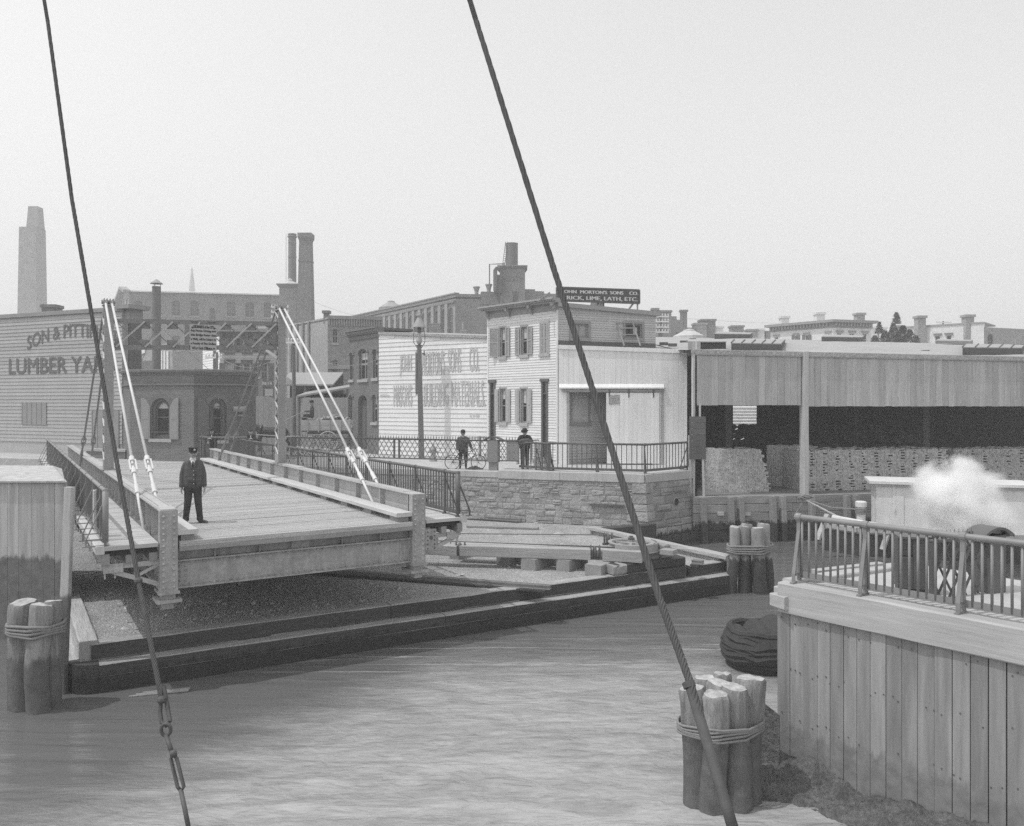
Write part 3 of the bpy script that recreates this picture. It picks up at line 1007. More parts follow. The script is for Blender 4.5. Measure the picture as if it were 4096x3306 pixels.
# ---------------------------------------------------------------- the retractile bridge
REF = Vector((-6.95, 16.4, 0))
TR = 5.56
def BL(s, t, z=0.0):
 p = REF + a_ * s + b_ * t
 return Vector((p.x, p.y, z))
bridge = thing('retractile_bridge', 'iron plate-girder drawbridge with plank deck, rolled back onto the bank', 'bridge', BL(0, 0, 0))
def lb(mb, s0, s1, t0, t1, z0, z1):
 return mb.hexa([BL(s0, t0, z0), BL(s0, t1, z0), BL(s1, t1, z0), BL(s1, t0, z0), BL(s0, t0, z1), BL(s0, t1, z1), BL(s1, t1, z1), BL(s1, t0, z1)])
def rivet(mb, p, n, r=0.022):
 n = Vector(n).normalized()
 a = n.cross(Vector((0.1, 0.2, 1))).normalized()
 b = n.cross(a)
 k = 6
 vs = [p + (a * math.cos(i * 6.283 / k) + b * math.sin(i * 6.283 / k)) * r for i in range(k)]
 vs += [p + (a * math.cos(i * 6.283 / k) + b * math.sin(i * 6.283 / k)) * r * 0.55 + n * r * 0.9 for i in range(k)]
 mb.add(vs, [(i, (i + 1) % k, k + (i + 1) % k, k + i) for i in range(k)] + [tuple(range(k, 2 * k))])
LEN = {0: 30.0, 1: 22.8}
for gi, t0 in enumerate((0.0, TR)):
 Ln = LEN[gi]
 mb = MB()
 lb(mb, 0.02, Ln, t0 - 0.012, t0 + 0.012, -0.95, 0.62)
 g = mb.build('girder', 'girder', bridge)
 mb = MB()
 lb(mb, -0.03, Ln, t0 - 0.17, t0 + 0.17, 0.62, 0.645)
 lb(mb, 0.0 if gi == 0 else 0.6, Ln, t0 - 0.15, t0 + 0.15, 0.645, 0.66)
 if gi == 0: lb(mb, 13, 19, t0 - 0.14, t0 + 0.14, 0.66, 0.675)
 else: lb(mb, 9, 15, t0 - 0.14, t0 + 0.14, 0.66, 0.675)
 mb.build('top_flange', 'girder', g)
 mb = MB()
 lb(mb, -0.02, Ln, t0 - 0.17, t0 + 0.17, -0.98, -0.95)
 mb.build('bottom_flange', 'girder', g)
 mb = MB()
 lb(mb, -0.03, 0.0, t0 - 0.17, t0 + 0.17, -1.0, 0.62)
 lb(mb, 0.0, 0.16, t0 - 0.17, t0 - 0.15, -1.0, 0.62)
 lb(mb, 0.0, 0.16, t0 + 0.15, t0 + 0.17, -1.0, 0.62)
 post = mb.build('end_post', 'girder_end', g)
 rv = MB()
 for i in range(13):
  for tt in (-0.1, 0.1): rivet(rv, BL(-0.03, t0 + tt, 0.52 - i * 0.12), -a_, 0.031)
 s = 0.3
 while s < Ln - 0.2:
  for sd in (-1, 1): rivet(rv, BL(s, t0 + sd * 0.1, 0.662 if s > 0.6 else 0.648), (0, 0, 1), 0.016)
  s += 0.115 if s < 14 else 0.25
 sp = 0.88 if gi == 0 else 1.72
 s = 0.3
 k = 0
 while s < Ln:
  for sd in ((-1, 1) if gi == 0 else (-1, 1)):
   w = 0.15
   z0 = -0.02
   st = MB()
   lb(st, s - 0.012, s + 0.012, t0 + sd * 0.012, t0 + sd * w, z0, 0.618)
   lb(st, s, s + 0.08, t0 + sd * 0.013, t0 + sd * 0.026, z0, 0.616)
   st.build('stiffener', 'girder', g)
   for i in range(5): rivet(rv, BL(s + 0.05, t0 + sd * 0.026, 0.08 + i * 0.12), b_ * sd, 0.018)
   if gi == 1 and s < 12:
    for i in range(4): rivet(rv, BL(s + 0.86, t0 + sd * 0.012, 0.12 + i * 0.13), b_ * sd, 0.016)
  s += sp
 rv.build('rivets', 'girder', g, kind='stuff')
 # bearing shoe under the free end
 mb = MB()
 lb(mb, -0.1, 0.5, t0 - 0.2, t0 + 0.2, -1.05, -1.0)
 lb(mb, 0.0, 0.4, t0 - 0.13, t0 + 0.13, -1.16, -1.05)
 lb(mb, -0.12, 0.45, t0 - 0.24, t0 + 0.24, -1.22, -1.16)
 lb(mb, 0.0, 0.3, t0 - 0.1, t0 + 0.1, -1.36, -1.22)
 mb.build('bearing_shoe', 'girder_end', bridge)
 # timber curb inside the girder
 sd = 1 if gi == 0 else -1
 s = -0.02
 while s < Ln - 0.3:
  e = min(Ln, s + 5.5)
  mb = MB()
  q0, q1 = BL(s + 0.006, t0 + sd * 0.36, 0.17), BL(e - 0.006, t0 + sd * 0.36, 0.17)
  timber(mb, q0, q1, 0.42, 0.10, 0.012, 0.004)
  mb.build('curb_plank', 'curb', bridge)
  s = e
 mb = MB()
 s = 0.05
 while s < Ln:
  lb(MB(), s, s + 0.5, t0 + sd * 0.24, t0 + sd * 0.5, 0.0, 0.118).build('curb_block', 'timber_end', bridge)
  s += 1.7
# deck planks, laid across
deck = MB()
lb(deck, 0.25, 22.6, 0.1, TR - 0.1, -0.24, -0.10)
deck = deck.build('deck', 'inner_dark', bridge)
s = -0.10
while s < 29.5:
 w = 0.2
 t1 = TR - 0.2 if s < 22.4 else (TR - 0.2) * max(0.05, 1 - (s - 22.4) / 7.3)
 mb = MB()
 z = R.uniform(-0.006, 0.004)
 pts = [BL(s + 0.002, 0.2, -0.1), BL(s + 0.002, t1, -0.1), BL(s + w - 0.002, t1, -0.1), BL(s + w - 0.002, 0.2, -0.1)]
 top = [BL(s + 0.006, 0.2, z), BL(s + 0.006, t1, z + R.uniform(-0.004, 0.004)), BL(s + w - 0.006, t1, z), BL(s + w - 0.006, 0.2, z + R.uniform(-0.004, 0.004))]
 mb.hexa(pts + top)
 mb.build('plank', 'deck', deck)
 s += w
# near end: fascia timber, joists, end floor beam
mb = MB()
timber(mb, BL(-0.02, 0.2, -0.15), BL(-0.02, TR - 0.18, -0.15), 0.16, 0.10, 0.01, 0.006, n=14)
mb.build('fascia', 'timber_end', bridge)
mb = MB()
for i in range(1, 6):
 t = i * TR / 6
 lb(mb, 0.12, 22, t - 0.012, t + 0.012, -0.40, -0.20)
 lb(mb, 0.12, 22, t - 0.07, t + 0.07, -0.42, -0.40)
 lb(mb, 0.12, 22, t - 0.07, t + 0.07, -0.205, -0.195)
lb(mb, 0.14, 0.3, 2.55, 2.95, -0.42, -0.2)
lb(mb, 0.22, 0.24, 0.17, TR - 0.17, -0.41, -0.2)
mb.build('stringers', 'girder_end', bridge)
mb = MB()
lb(mb, 0.16, 0.18, 0.17, TR - 0.17, -0.95, -0.43)
lb(mb, 0.06, 0.30, 0.17, TR - 0.17, -0.43, -0.40)
lb(mb, 0.06, 0.30, 0.17, TR - 0.17, -0.98, -0.95)
for t in (0.17, TR - 0.42): lb(mb, 0.145, 0.16, t, t + 0.25, -0.94, -0.44)
fb = mb.build('floor_beam', 'girder_end', bridge)
mb = MB()
lb(mb, 0.15, 0.16, 0.17, TR - 0.17, -0.50, -0.43)
lb(mb, 0.15, 0.16, 0.17, TR - 0.17, -0.95, -0.87)
mb.build('flange_angles', 'girder_end', fb)
rv = MB()
k = 0.3
while k < TR - 0.2:
 rivet(rv, BL(0.15, k, -0.465), -a_, 0.030)
 rivet(rv, BL(0.15, k, -0.91), -a_, 0.030)
 k += 0.135
for i in range(4):
 for t in (0.24, 0.35, TR - 0.36, TR - 0.25): rivet(rv, BL(0.145, t, -0.54 - i * 0.1), -a_, 0.030)
rv.build('rivets', 'girder_end', fb, kind='stuff')
mb = MB()
for s in (4, 8, 12, 16, 20): lb(MB(), s, s + 0.3, 0.1, TR - 0.1, -0.95, -0.42).build('cross_beam', 'girder_end', bridge)
for t in (0.02, TR - 0.3): lb(mb, 0.3, 22, t + 0.1, t + 0.2, -0.9, -0.5)
mb.build('side_beams', 'girder_end', bridge)
# plate on the end of the far girder
mb = MB()
lb(mb, -0.05, 0.02, TR + 0.17, TR + 0.45, -0.72, -0.22)
o = mb.build('end_plate', 'girder_end', bridge)
mb = MB()
for i in range(5):
 for tt in (0.22, 0.40): rivet(mb, BL(-0.05, TR + tt, -0.28 - i * 0.1), -a_, 0.022)
p = BL(-0.056, TR + 0.31, -0.42)
mb.tube(p, p + a_ * 0.004, 0.05, 10)
mb.build('bolts', 'iron', o)
# footways
for gi, (t0, t1, Ln) in enumerate(((-1.24, -0.19, 29.0), (TR + 0.19, TR + 1.24, 22.6))):
 fw = MB()
 lb(fw, 0.1, Ln, t0 + 0.08, t1, -0.2, -0.085)
 fw = fw.build('footway', 'inner_dark', bridge)
 s = 0.0
 while s < Ln:
  w = 0.26
  mb = MB()
  lb(mb, s + 0.004, s + w - 0.004, t0 + 0.02, t1, -0.08, R.uniform(-0.004, 0.003))
  mb.build('plank', 'walk', fw)
  s += w
 out = t0 if gi == 0 else t1
 sg = -1 if gi == 0 else 1
 mb = MB()
 timber(mb, BL(0.0, out, -0.06), BL(Ln, out, -0.06), 0.16, 0.16, 0.012, 0.005, n=12)
 mb.build('edge_timber', 'curb', fw)
 # joists under the footway, seen end on
 for k in range(3):
  t = t0 + 0.10 + k * 0.43 if gi == 0 else t1 - 0.10 - k * 0.43
  mb = MB()
  lb(mb, 0.04 + 0.02 * k, Ln, t - 0.07, t + 0.07, -0.36, -0.2 if k else -0.15)
  mb.build('joist', 'timber_end', fw)
 s = 0.18
 while s < Ln:
  mb = MB()
  gt = 0.0 if gi == 0 else TR
  q = out - sg * 0.08
  mb.bar(BL(s, q + sg * 0.06, -0.42), BL(s, gt + sg * 0.02, -0.42), 0.08, 0.1)
  mb.bar(BL(s, q, -0.46), BL(s, gt + sg * 0.02, -0.92), 0.07, 0.09)
  mb.bar(BL(s, (q + gt) / 2, -0.66), BL(s, gt + sg * 0.03, -0.40), 0.06, 0.06)
  mb.bar(BL(s, (q + gt) / 2, -0.44), BL(s, (q + gt) / 2, -0.70), 0.06, 0.06)
  lb(mb, s - 0.07, s - 0.05, q - 0.02, q - sg * 0.34, -0.54, -0.36)
  for i in range(3):
   for zz in (-0.4, -0.5): rivet(mb, BL(s - 0.07, q - sg * (0.06 + 0.1 * i), zz), -a_, 0.02)
  for tt in (0.02, 0.2): mb.tube(BL(s, q - sg * tt, -0.3), BL(s, q - sg * tt, -0.66), 0.018, 6)
  mb.build('bracket', 'girder', bridge)
  s += 1.75

# railings: top pipe, foot rail, posts with raking stays, one bar each
BAL = MB().tube((0, 0, 0), (0, 0, 1), 0.017, 6)
BALM = unit_mesh(BAL, 'rail')
POSTM = unit_mesh(MB().box(-0.03, 0.03, -0.03, 0.03, 0, 1), 'rail')
def railing(parent, pt, x0, x1, posts, sp, mats='rail', outw=1, rr=0.042, hgt=1.08, foot=0.13, gap_r=0.06, balmesh=None, end0=True, cap0=True, z0=0.0, offs=0.34):
 """pt(x, d, z) gives the world point; d is positive on the stay side"""
 mb = MB()
 pts = [pt(x0, 0, z0 + hgt)] + [pt(x, 0, z0 + hgt) for x in posts if x0 < x < x1] + [pt(x1, 0, z0 + hgt)]
 mb.path(pts, rr, 10)
 top = mb.build('railing', mats, parent, smooth=True)
 for x in posts:
  if not (x0 <= x <= x1): continue
  dx = (pt(x + 0.04, 0, 0) - pt(x, 0, 0))
  MB().tube(pt(x, 0, z0 + hgt) - dx, pt(x, 0, z0 + hgt) + dx, rr * 1.28, 10).build('collar', mats, top)
 for x in (x0, x1): MB().sphere(pt(x, 0, z0 + hgt), rr * 1.45, 10, 6).build('end_ball', mats, top)
 fr = MB()
 fr.bar(pt(x0, 0, z0 + foot), pt(x1, 0, z0 + foot), 0.02, 0.085)
 fr.bar(pt(x0, 0, z0 + foot - 0.05), pt(x1, 0, z0 + foot - 0.05), 0.06, 0.012)
 fr.build('foot_rail', mats, top)
 for x in posts:
  if not (x0 <= x <= x1): continue
  mb = MB()
  mb.bar(pt(x, 0, z0), pt(x, 0, z0 + hgt), 0.05, 0.06, up=tuple(pt(x + 1, 0, 0) - pt(x, 0, 0)))
  mb.bar(pt(x, 0, z0 + hgt * 0.86), pt(x, outw * offs, z0 + 0.14), 0.02, 0.055, up=tuple(pt(x + 1, 0, 0) - pt(x, 0, 0)))
  mb.bar(pt(x, outw * offs, z0 + 0.15), pt(x, outw * offs, z0), 0.02, 0.055, up=tuple(pt(x + 1, 0, 0) - pt(x, 0, 0)))
  mb.bar(pt(x, 0, z0 + 0.14), pt(x, outw * offs, z0 + 0.14), 0.03, 0.02)
  mb.bar(pt(x, -0.06, z0 + 0.012), pt(x, outw * (offs + 0.06), z0 + 0.012), 0.06, 0.02)
  mb.build('post', mats, top)
 x = x0 + sp * 0.6
 while x < x1 - 0.03:
  if min(abs(x - p) for p in posts) > gap_r * 0.7:
   inst('baluster', balmesh or BALM, top, pt(x, 0, z0 + foot - 0.03), 0, (1, 1, hgt - foot + 0.0))
  x += sp
 return top
railing(bridge, lambda x, d, z: BL(x, -1.14 - d, z), 0.12, 27.5, [0.12] + [0.95 + 1.75 * i for i in range(16)], 0.165, 'rail_pale', 1)
railing(bridge, lambda x, d, z: BL(x, TR + 1.12 + d, z), 0.10, 22.0, [0.12] + [0.81 + 1.75 * i for i in range(13)], 0.158, 'rail', 1)
# the big corner pipe of each railing
for t in (-1.14, TR + 1.12):
 mb = MB().tube(BL(0.10, t, 0.08), BL(0.10, t, 1.08), 0.058, 12)
 mb.build('end_pipe', 'rail_pale' if t < 0 else 'rail', bridge, smooth=True)
mb = MB()
lb(mb, 1.55, 1.62, -1.22, -1.17, 0.2, 0.98)
lb(mb, 1.4, 1.6, -1.24, -1.2, 0.2, 0.98)
mb.build('notice_board', 'curb', bridge)

# towers, portal truss and stays
SP = 11.5
TOPZ = {0: 5.95, 1: 6.13}
for gi, t0 in enumerate((0.0, TR)):
 zt = TOPZ[gi]
 mb = MB()
 for s0 in (SP - 0.20, SP + 0.16): lb(mb, s0, s0 + 0.04, t0 - 0.13, t0 + 0.13, 0.68, zt)
 for s0, s1 in ((SP - 0.16, SP - 0.10), (SP + 0.10, SP + 0.16)):
  for tt in (-0.13, 0.12): lb(mb, s0, s1, t0 + tt, t0 + tt + 0.01, 0.68, zt)
 lb(mb, SP - 0.3, SP + 0.3, t0 - 0.2, t0 + 0.2, 0.66, 0.69)
 lb(mb, SP - 0.21, SP + 0.21, t0 - 0.142, t0 + 0.142, 0.7, 1.0)
 tw = mb.build('tower', 'tower', bridge)
 la = MB()
 for tt in (-0.14, 0.14):
  z, k = 1.0, 0
  while z < zt - 0.15:
   za, zb = z, z + 0.27
   sa, sb = (SP - 0.17, SP + 0.17) if k % 2 == 0 else (SP + 0.17, SP - 0.17)
   la.bar(BL(sa, t0 + tt, za), BL(sb, t0 + tt, zb), 0.014, 0.05, up=tuple(b_))
   z, k = zb, k + 1
 la.build('lacing', 'rod', tw)
 rv = MB()
 z = 0.76
 while z < zt:
  for tt in (-0.09, 0.09): rivet(rv, BL(SP - 0.2 - (0.012 if z < 1 else 0), t0 + tt, z), -a_, 0.018)
  z += 0.1 if z < 1 else 0.3
 rv.build('rivets', 'tower', tw, kind='stuff')
 sd = MB()
 lb(sd, SP - 0.24, SP + 0.24, t0 - 0.17, t0 + 0.17, zt, zt + 0.03)
 for tt in (-0.13, -0.045, 0.045, 0.13): lb(sd, SP - 0.2, SP + 0.2, t0 + tt - 0.012, t0 + tt + 0.012, zt + 0.03, zt + 0.22)
 sd.tube(BL(SP, t0 - 0.2, zt + 0.12), BL(SP, t0 + 0.2, zt + 0.12), 0.07, 10)
 sd.build('saddle', 'tower', tw)
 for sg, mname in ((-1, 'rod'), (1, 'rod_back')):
  for tt in (-1, 1):
   q0 = BL(SP + sg * 0.08, t0 + tt * 0.09, zt + 0.12)
   q1 = BL(SP + sg * 9.5, t0 + tt * 0.2, -0.02)
   d = (q1 - q0).normalized()
   Ls = (q1 - q0).length
   f0 = 0.765
   tb0, tb1 = q0 + d * (Ls * f0), q0 + d * (Ls * f0 + 0.42)
   mb = MB()
   mb.tube(q0, tb0, 0.036, 8)
   mb.tube(tb1, q1, 0.036, 8)
   rod = mb.build('stay_rod', mname, bridge, smooth=True)
   mb = MB()
   for zz in (-1, 1):
    off = b_ * (0.07 * zz)
    mb.bar(tb0 + off, tb1 + off, 0.035, 0.07)
   mb.tube(tb0 - d * 0.12, tb0 + d * 0.05, 0.062, 10)
   mb.tube(tb1 - d * 0.05, tb1 + d * 0.12, 0.062, 10)
   mb.tube(tb0 + d * 0.05, tb0 + d * 0.16, 0.03, 8)
   mb.tube(tb1 - d * 0.16, tb1 - d * 0.05, 0.03, 8)
   mb.build('turnbuckle', mname, rod, smooth=False)
   mb = MB()
   k0 = q0 + d * (Ls * f0 + 1.0)
   mb.tube(k0, k0 + d * 0.28, 0.055, 10)
   mb.tube(k0 + d * 0.28, k0 + d * 0.32, 0.065, 10)
   mb.build('sleeve', mname, rod)
def pz(t, z): return z + (TOPZ[1] - TOPZ[0]) * (t / TR)
PF = Fac(BL(SP - 0.12, 0), BL(SP - 0.12, TR))
mb = MB()
zt_, zb_ = 5.46, 4.62
for za in (zt_, zb_):
 mb.bar(BL(SP - 0.12, 0.13, pz(0.13, za)), BL(SP - 0.12, TR - 0.13, pz(TR, za)), 0.02, 0.14)
 mb.bar(BL(SP, 0.13, pz(0.13, za + (0.07 if za > 5 else -0.07))), BL(SP, TR - 0.13, pz(TR, za + (0.07 if za > 5 else -0.07))), 0.26, 0.015)
portal = mb.build('portal_truss', 'portal', bridge)
n = 6
t_a, t_b = 0.2, TR - 0.2
for i in range(n):
 ta, tb = t_a + (t_b - t_a) * i / n, t_a + (t_b - t_a) * (i + 1) / n
 mb = MB()
 mb.bar(BL(SP - 0.15, ta, pz(ta, zb_)), BL(SP - 0.15, tb, pz(tb, zt_)), 0.05, 0.075, up=tuple(a_))
 mb.build('diagonal', 'girder', portal)  # paler material: sunlight on the upper edges of these bars put into the colour
 mb = MB()
 mb.bar(BL(SP - 0.11, ta, pz(ta, zt_)), BL(SP - 0.11, tb, pz(tb, zb_)), 0.02, 0.085, up=tuple(a_))
 mb.build('diagonal', 'portal', portal)
 for tt, zz in ((ta, zb_ + 0.1), (tb, zt_ - 0.1)): lb(MB(), SP - 0.112, SP - 0.10, tt - 0.17, tt + 0.17, pz(tt, zz) - 0.14, pz(tt, zz) + 0.14).build('gusset', 'portal', portal)
 mb = MB()
 for k in range(3):
  for zz in (zb_, zt_): rivet(mb, BL(SP - 0.13, ta + 0.1 * k, pz(ta, zz)), -a_, 0.022)
 mb.build('rivets', 'portal', portal, kind='stuff')
mb = MB()      # solid end plate by the right tower, quarter-round cut-out
pts = [(TR - 0.13, zt_ + 0.05), (TR - 0.13, zb_ - 0.05), (TR - 0.62, zb_ - 0.05)] + [(TR - 0.62 + 0.30 * math.sin(t_), zb_ + 0.42 - 0.34 * math.cos(t_)) for t_ in [i * math.pi / 10 for i in range(1, 10)]] + [(TR - 0.62, zt_ + 0.05)]
tr = tessellate_polygon([[Vector((x, z, 0)) for x, z in pts]])
m_ = len(pts)
vs = [BL(s, x, pz(x, z)) for s in (SP - 0.09, SP - 0.07) for x, z in pts]
mb.add(vs, [tuple(q) for q in tr] + [tuple(i + m_ for i in q) for q in tr] + [(i, (i + 1) % m_, m_ + (i + 1) % m_, m_ + i) for i in range(m_)])
mb.build('end_gusset', 'portal', portal)
# the ordinance board
x0, x1, z0, z1 = PF.rect(757, 1300, 862, 1404)
x0, x1 = x0 + 0.02, x1 + 0.02
mb = MB()
mb.fbox(PF, x0, x1, z0, z1, 0.05, 0.08)
sign = mb.build('ordinance_board', 'sign_board', portal)
mb = MB()
mb.fbox(PF, x0 - 0.17, x0 - 0.02, z0 + 0.03, z1 - 0.02, 0.0, 0.05)
for x in (x0 + 0.15, x1 - 0.15): mb.fbox(PF, x - 0.12, x + 0.12, z1 + 0.1, z1 + 0.14, -0.2, 0.06)
mb.build('sign_bracket', 'portal', portal)
w, h = x1 - x0, z1 - z0
lines = ['ORDINANCE of the CITY', 'Any Person Driving over', 'this Bridge Faster than', 'a Walk, will be Subject to', 'a Penalty of Five Dollars', 'For Each Offence.']
for i, ln in enumerate(lines):
 zc = z1 - h * (0.085 + 0.163 * i)
 m0 = 0.11 if i == 0 else (0.15 if i == 5 else 0.02)
 text(PF, ln, x0 + w * m0, x1 - w * m0, zc - h * 0.06, zc + h * 0.05, 0.083, 'dark_letter', portal, bold=0.006)
mb = MB()
for q, r in ((0.08, 0.13), (0.92, 0.13), (0.1, 0.91), (0.9, 0.91)):
 p = PF.pt(x0 + w * q, z1 - h * r, 0.081)
 mb.tube(p, p + PF.n * 0.01, 0.032, 10)
mb.build('bolt_heads', 'dark_letter', portal)
mb = MB()      # knee bracket under the truss at the right tower
mb.bar(BL(SP - 0.1, TR - 0.55, pz(TR, zb_ - 0.1)), BL(SP - 0.1, TR - 0.15, pz(TR, zb_ - 0.36)), 0.05, 0.09)
mb.build('knee_brace', 'rod', bridge)
# ---------------------------------------------------------------- haulage gear on the bank
def rail_line(name, label, p, q, z, m='steel_rail', grp='rails laid on the bank'):
 p, q = Vector((p.x, p.y, z)), Vector((q.x, q.y, z))
 o = thing(name, label, 'rail', p, grp)
 for off in (-0.06, 0.06):
  d = (q - p).normalized()
  sd = d.cross(Vector((0, 0, 1))) * off
  mb = MB()
  mb.bar(p + sd + Vector((0, 0, 0.1)), q + sd + Vector((0, 0, 0.1)), 0.05, 0.03)
  mb.bar(p + sd + Vector((0, 0, 0.05)), q + sd + Vector((0, 0, 0.05)), 0.016, 0.07)
  mb.bar(p + sd + Vector((0, 0, 0.008)), q + sd + Vector((0, 0, 0.008)), 0.085, 0.016)
  mb.build('rail_bar', m, o)
 mb = MB()
 mb.bar(p + Vector((0, 0, -0.03)), q + Vector((0, 0, -0.03)) - (q - p).normalized() * 0.1, 0.4, 0.05)
 mb.build('bed_plank', 'crib', o)
rail_line('track_rail', 'double iron rail on the gravel ending near the water edge', G(1150, 2262, -1.95), G(2202, 2339, -1.95), -2.075)
rail_line('track_rail', 'rusty rail lying along the foot of the stone wall', G(1700, 2052, -1.98), G(2085, 2077, -1.98), -2.075)
rail_line('track_rail', 'short rail end beside the point of the timber crib', G(2770, 2240, -1.85), G(2812, 2245, -1.85), -1.95)

def log(name, label, cat, p, q, w, h, m, group=None, mats=None):
 p, q = Vector(p), Vector(q)
 mb = MB()
 timber(mb, p, q, w, h, 0.015, 0.006)
 o = mb.build(name, m, None, label, cat=cat, group=group, at=p)
 return o
E1 = Vector((0.985, -0.17, 0)).normalized()
q0, q1 = G(1842, 2225, -1.78), G(2366, 2241, -1.78)
log('track_beam', 'long pale squared beam on cross ties carrying the haulage wires', 'beam', (q0.x, q0.y + 0.2, -1.63), (q1.x, q1.y + 0.2, -1.63), 0.42, 0.31, 'timber')
q2, q3 = G(1620, 2205, -1.72), G(1832, 2226, -1.78)
log('track_beam', 'pale beam end running back under the bridge beside the first pulley', 'beam', (q2.x - 0.6, q2.y + 0.3, -1.63), (q3.x, q3.y + 0.2, -1.63), 0.42, 0.30, 'timber')
q4, q5 = G(2419, 2245, -1.78), G(2576, 2254, -1.78)
log('track_beam', 'short pale beam under the front of the horizontal rope wheel', 'beam', (q4.x, q4.y + 0.22, -1.62), (q5.x, q5.y + 0.22, -1.62), 0.44, 0.33, 'timber')
log('track_beam', 'rear pale beam parallel to the long front one, under the wires', 'beam', (q0.x - 0.2, q0.y + 1.0, -1.68), (q5.x + 0.3, q5.y + 0.85, -1.68), 0.5, 0.24, 'timber')
ties = [(1790, 2232, 0.85), (1985, 2258, 1.1), (2085, 2276, 1.15), (2225, 2280, 1.0), (2345, 2302, 1.2)]
nm = ['beside the first pulley', 'second from the first pulley', 'in the middle of the row', 'fourth along the row', 'largest and nearest the rope wheel']
for (u, v, k), nn in zip(ties, nm):
 p = G(u, v, -2.05)
 d = Vector((0.50, 0.866, 0))
 p = p + Vector((0.2, 0.16, 0))
 log('cross_tie', 'pale sawn cross tie under the track beam, ' + nn, 'tie', (p.x, p.y, -1.965), (p.x + d.x * 1.3 * k, p.y + d.y * 1.3 * k, -1.965), 0.42 * k, 0.35, 'timber_end', 'cross ties under the track beam')
# blocks beside the rope wheel
blk = thing('timber_block', 'stack of weathered heavy blocks beside the rope wheel at the crib edge', 'timber stack', G(2600, 2300, -2.0))
def cb(x0, x1, d0, d1, z0, z1, m, nm='block'):
 mb = MB()
 timber(mb, CR.pt(x0, (z0 + z1) / 2, (d0 + d1) / 2), CR.pt(x1, (z0 + z1) / 2, (d0 + d1) / 2), d0 - d1, z1 - z0, 0.03, 0.02, n=6)
 mb.build(nm, m, blk)
cb(CR.x(2540), CR.x(2770), -0.30, -0.75, -2.42, -2.06, 'crib')
cb(CR.x(2495), CR.x(2772), -0.32, -0.80, -2.055, -1.80, 'crib')
cb(CR.x(2480), CR.x(2535), -0.30, -0.78, -2.055, -1.805, 'timber_end')
cb(CR.x(2612), CR.x(2650), -0.5, -0.95, -1.80, -1.55, 'timber_end')
cb(CR.x(2652), CR.x(2682), -0.5, -0.95, -1.80, -1.53, 'timber_end')
cb(CR.x(2686), CR.x(2722), -0.45, -1.0, -1.80, -1.40, 'timber_end')
# horizontal rope wheel
wc = G(2531, 2185, -1.42)
wc = Vector((wc.x, wc.y + 0.3, -1.42))
wh = thing('haulage_sheave', 'big horizontal spoked rope wheel of pale iron on the bank', 'rope wheel', (wc.x, wc.y, -1.5))
mb = MB()
n = 36
prof = [(0.66, -0.08), (0.70, -0.08), (0.70, -0.055), (0.655, -0.02), (0.655, 0.02), (0.70, 0.055), (0.70, 0.08), (0.58, 0.08), (0.56, 0.04), (0.56, -0.06), (0.66, -0.08)]
vs, fs = [], []
for r, z in prof:
 for i in range(n):
  t = 2 * math.pi * i / n
  vs.append(wc + Vector((r * math.cos(t), r * math.sin(t), z)))
for k in range(len(prof) - 1): fs += [(k * n + i, k * n + (i + 1) % n, (k + 1) * n + (i + 1) % n, (k + 1) * n + i) for i in range(n)]
mb.add(vs, fs)
mb.build('rim', 'iron_pale', wh, smooth=False)
for i in range(6):
 t = 2 * math.pi * i / 6 + 0.3
 d = Vector((math.cos(t), math.sin(t), 0))
 MB().bar(wc + d * 0.1 + Vector((0, 0, 0.03)), wc + d * 0.58, 0.07, 0.06).build('spoke', 'iron_pale', wh)
MB().lathe(wc, [(0.15, -0.08), (0.15, 0.06), (0.11, 0.08), (0.11, 0.13)], 12).build('hub', 'iron_pale', wh)
MB().lathe(wc, [(0.10, 0.13), (0.10, 0.2), (0.06, 0.21), (0.06, 0.25)], 6).build('hub_nut', 'iron', wh)
mb = MB()
vs, fs = [], []
arcn = 22
for i in range(arcn + 1):
 t = -2.35 + (2.9 * i / arcn)
 for r, z in ((0.77, -0.13), (0.77, 0.09), (0.80, 0.09), (0.80, -0.13)): vs.append(wc + Vector((r * math.cos(t), r * math.sin(t), z)))
for i in range(arcn): fs += [(i * 4 + k, i * 4 + (k + 1) % 4, i * 4 + 4 + (k + 1) % 4, i * 4 + 4 + k) for k in range(4)]
fs += [(0, 1, 2, 3), tuple(arcn * 4 + k for k in range(4))]
mb.add(vs, fs)
mb.lathe(wc, [(0.86, -0.15), (0.86, -0.13)], 28)
mb.build('guard', 'iron_pale', wh)
mb = MB()
mb.obox(wc + Vector((0.75, -0.55, -0.2)), (0.2, 0.3, 0), (0.35, -0.2, 0), (0, 0, 0.14))
mb.build('guard_bracket', 'iron_pale', wh)

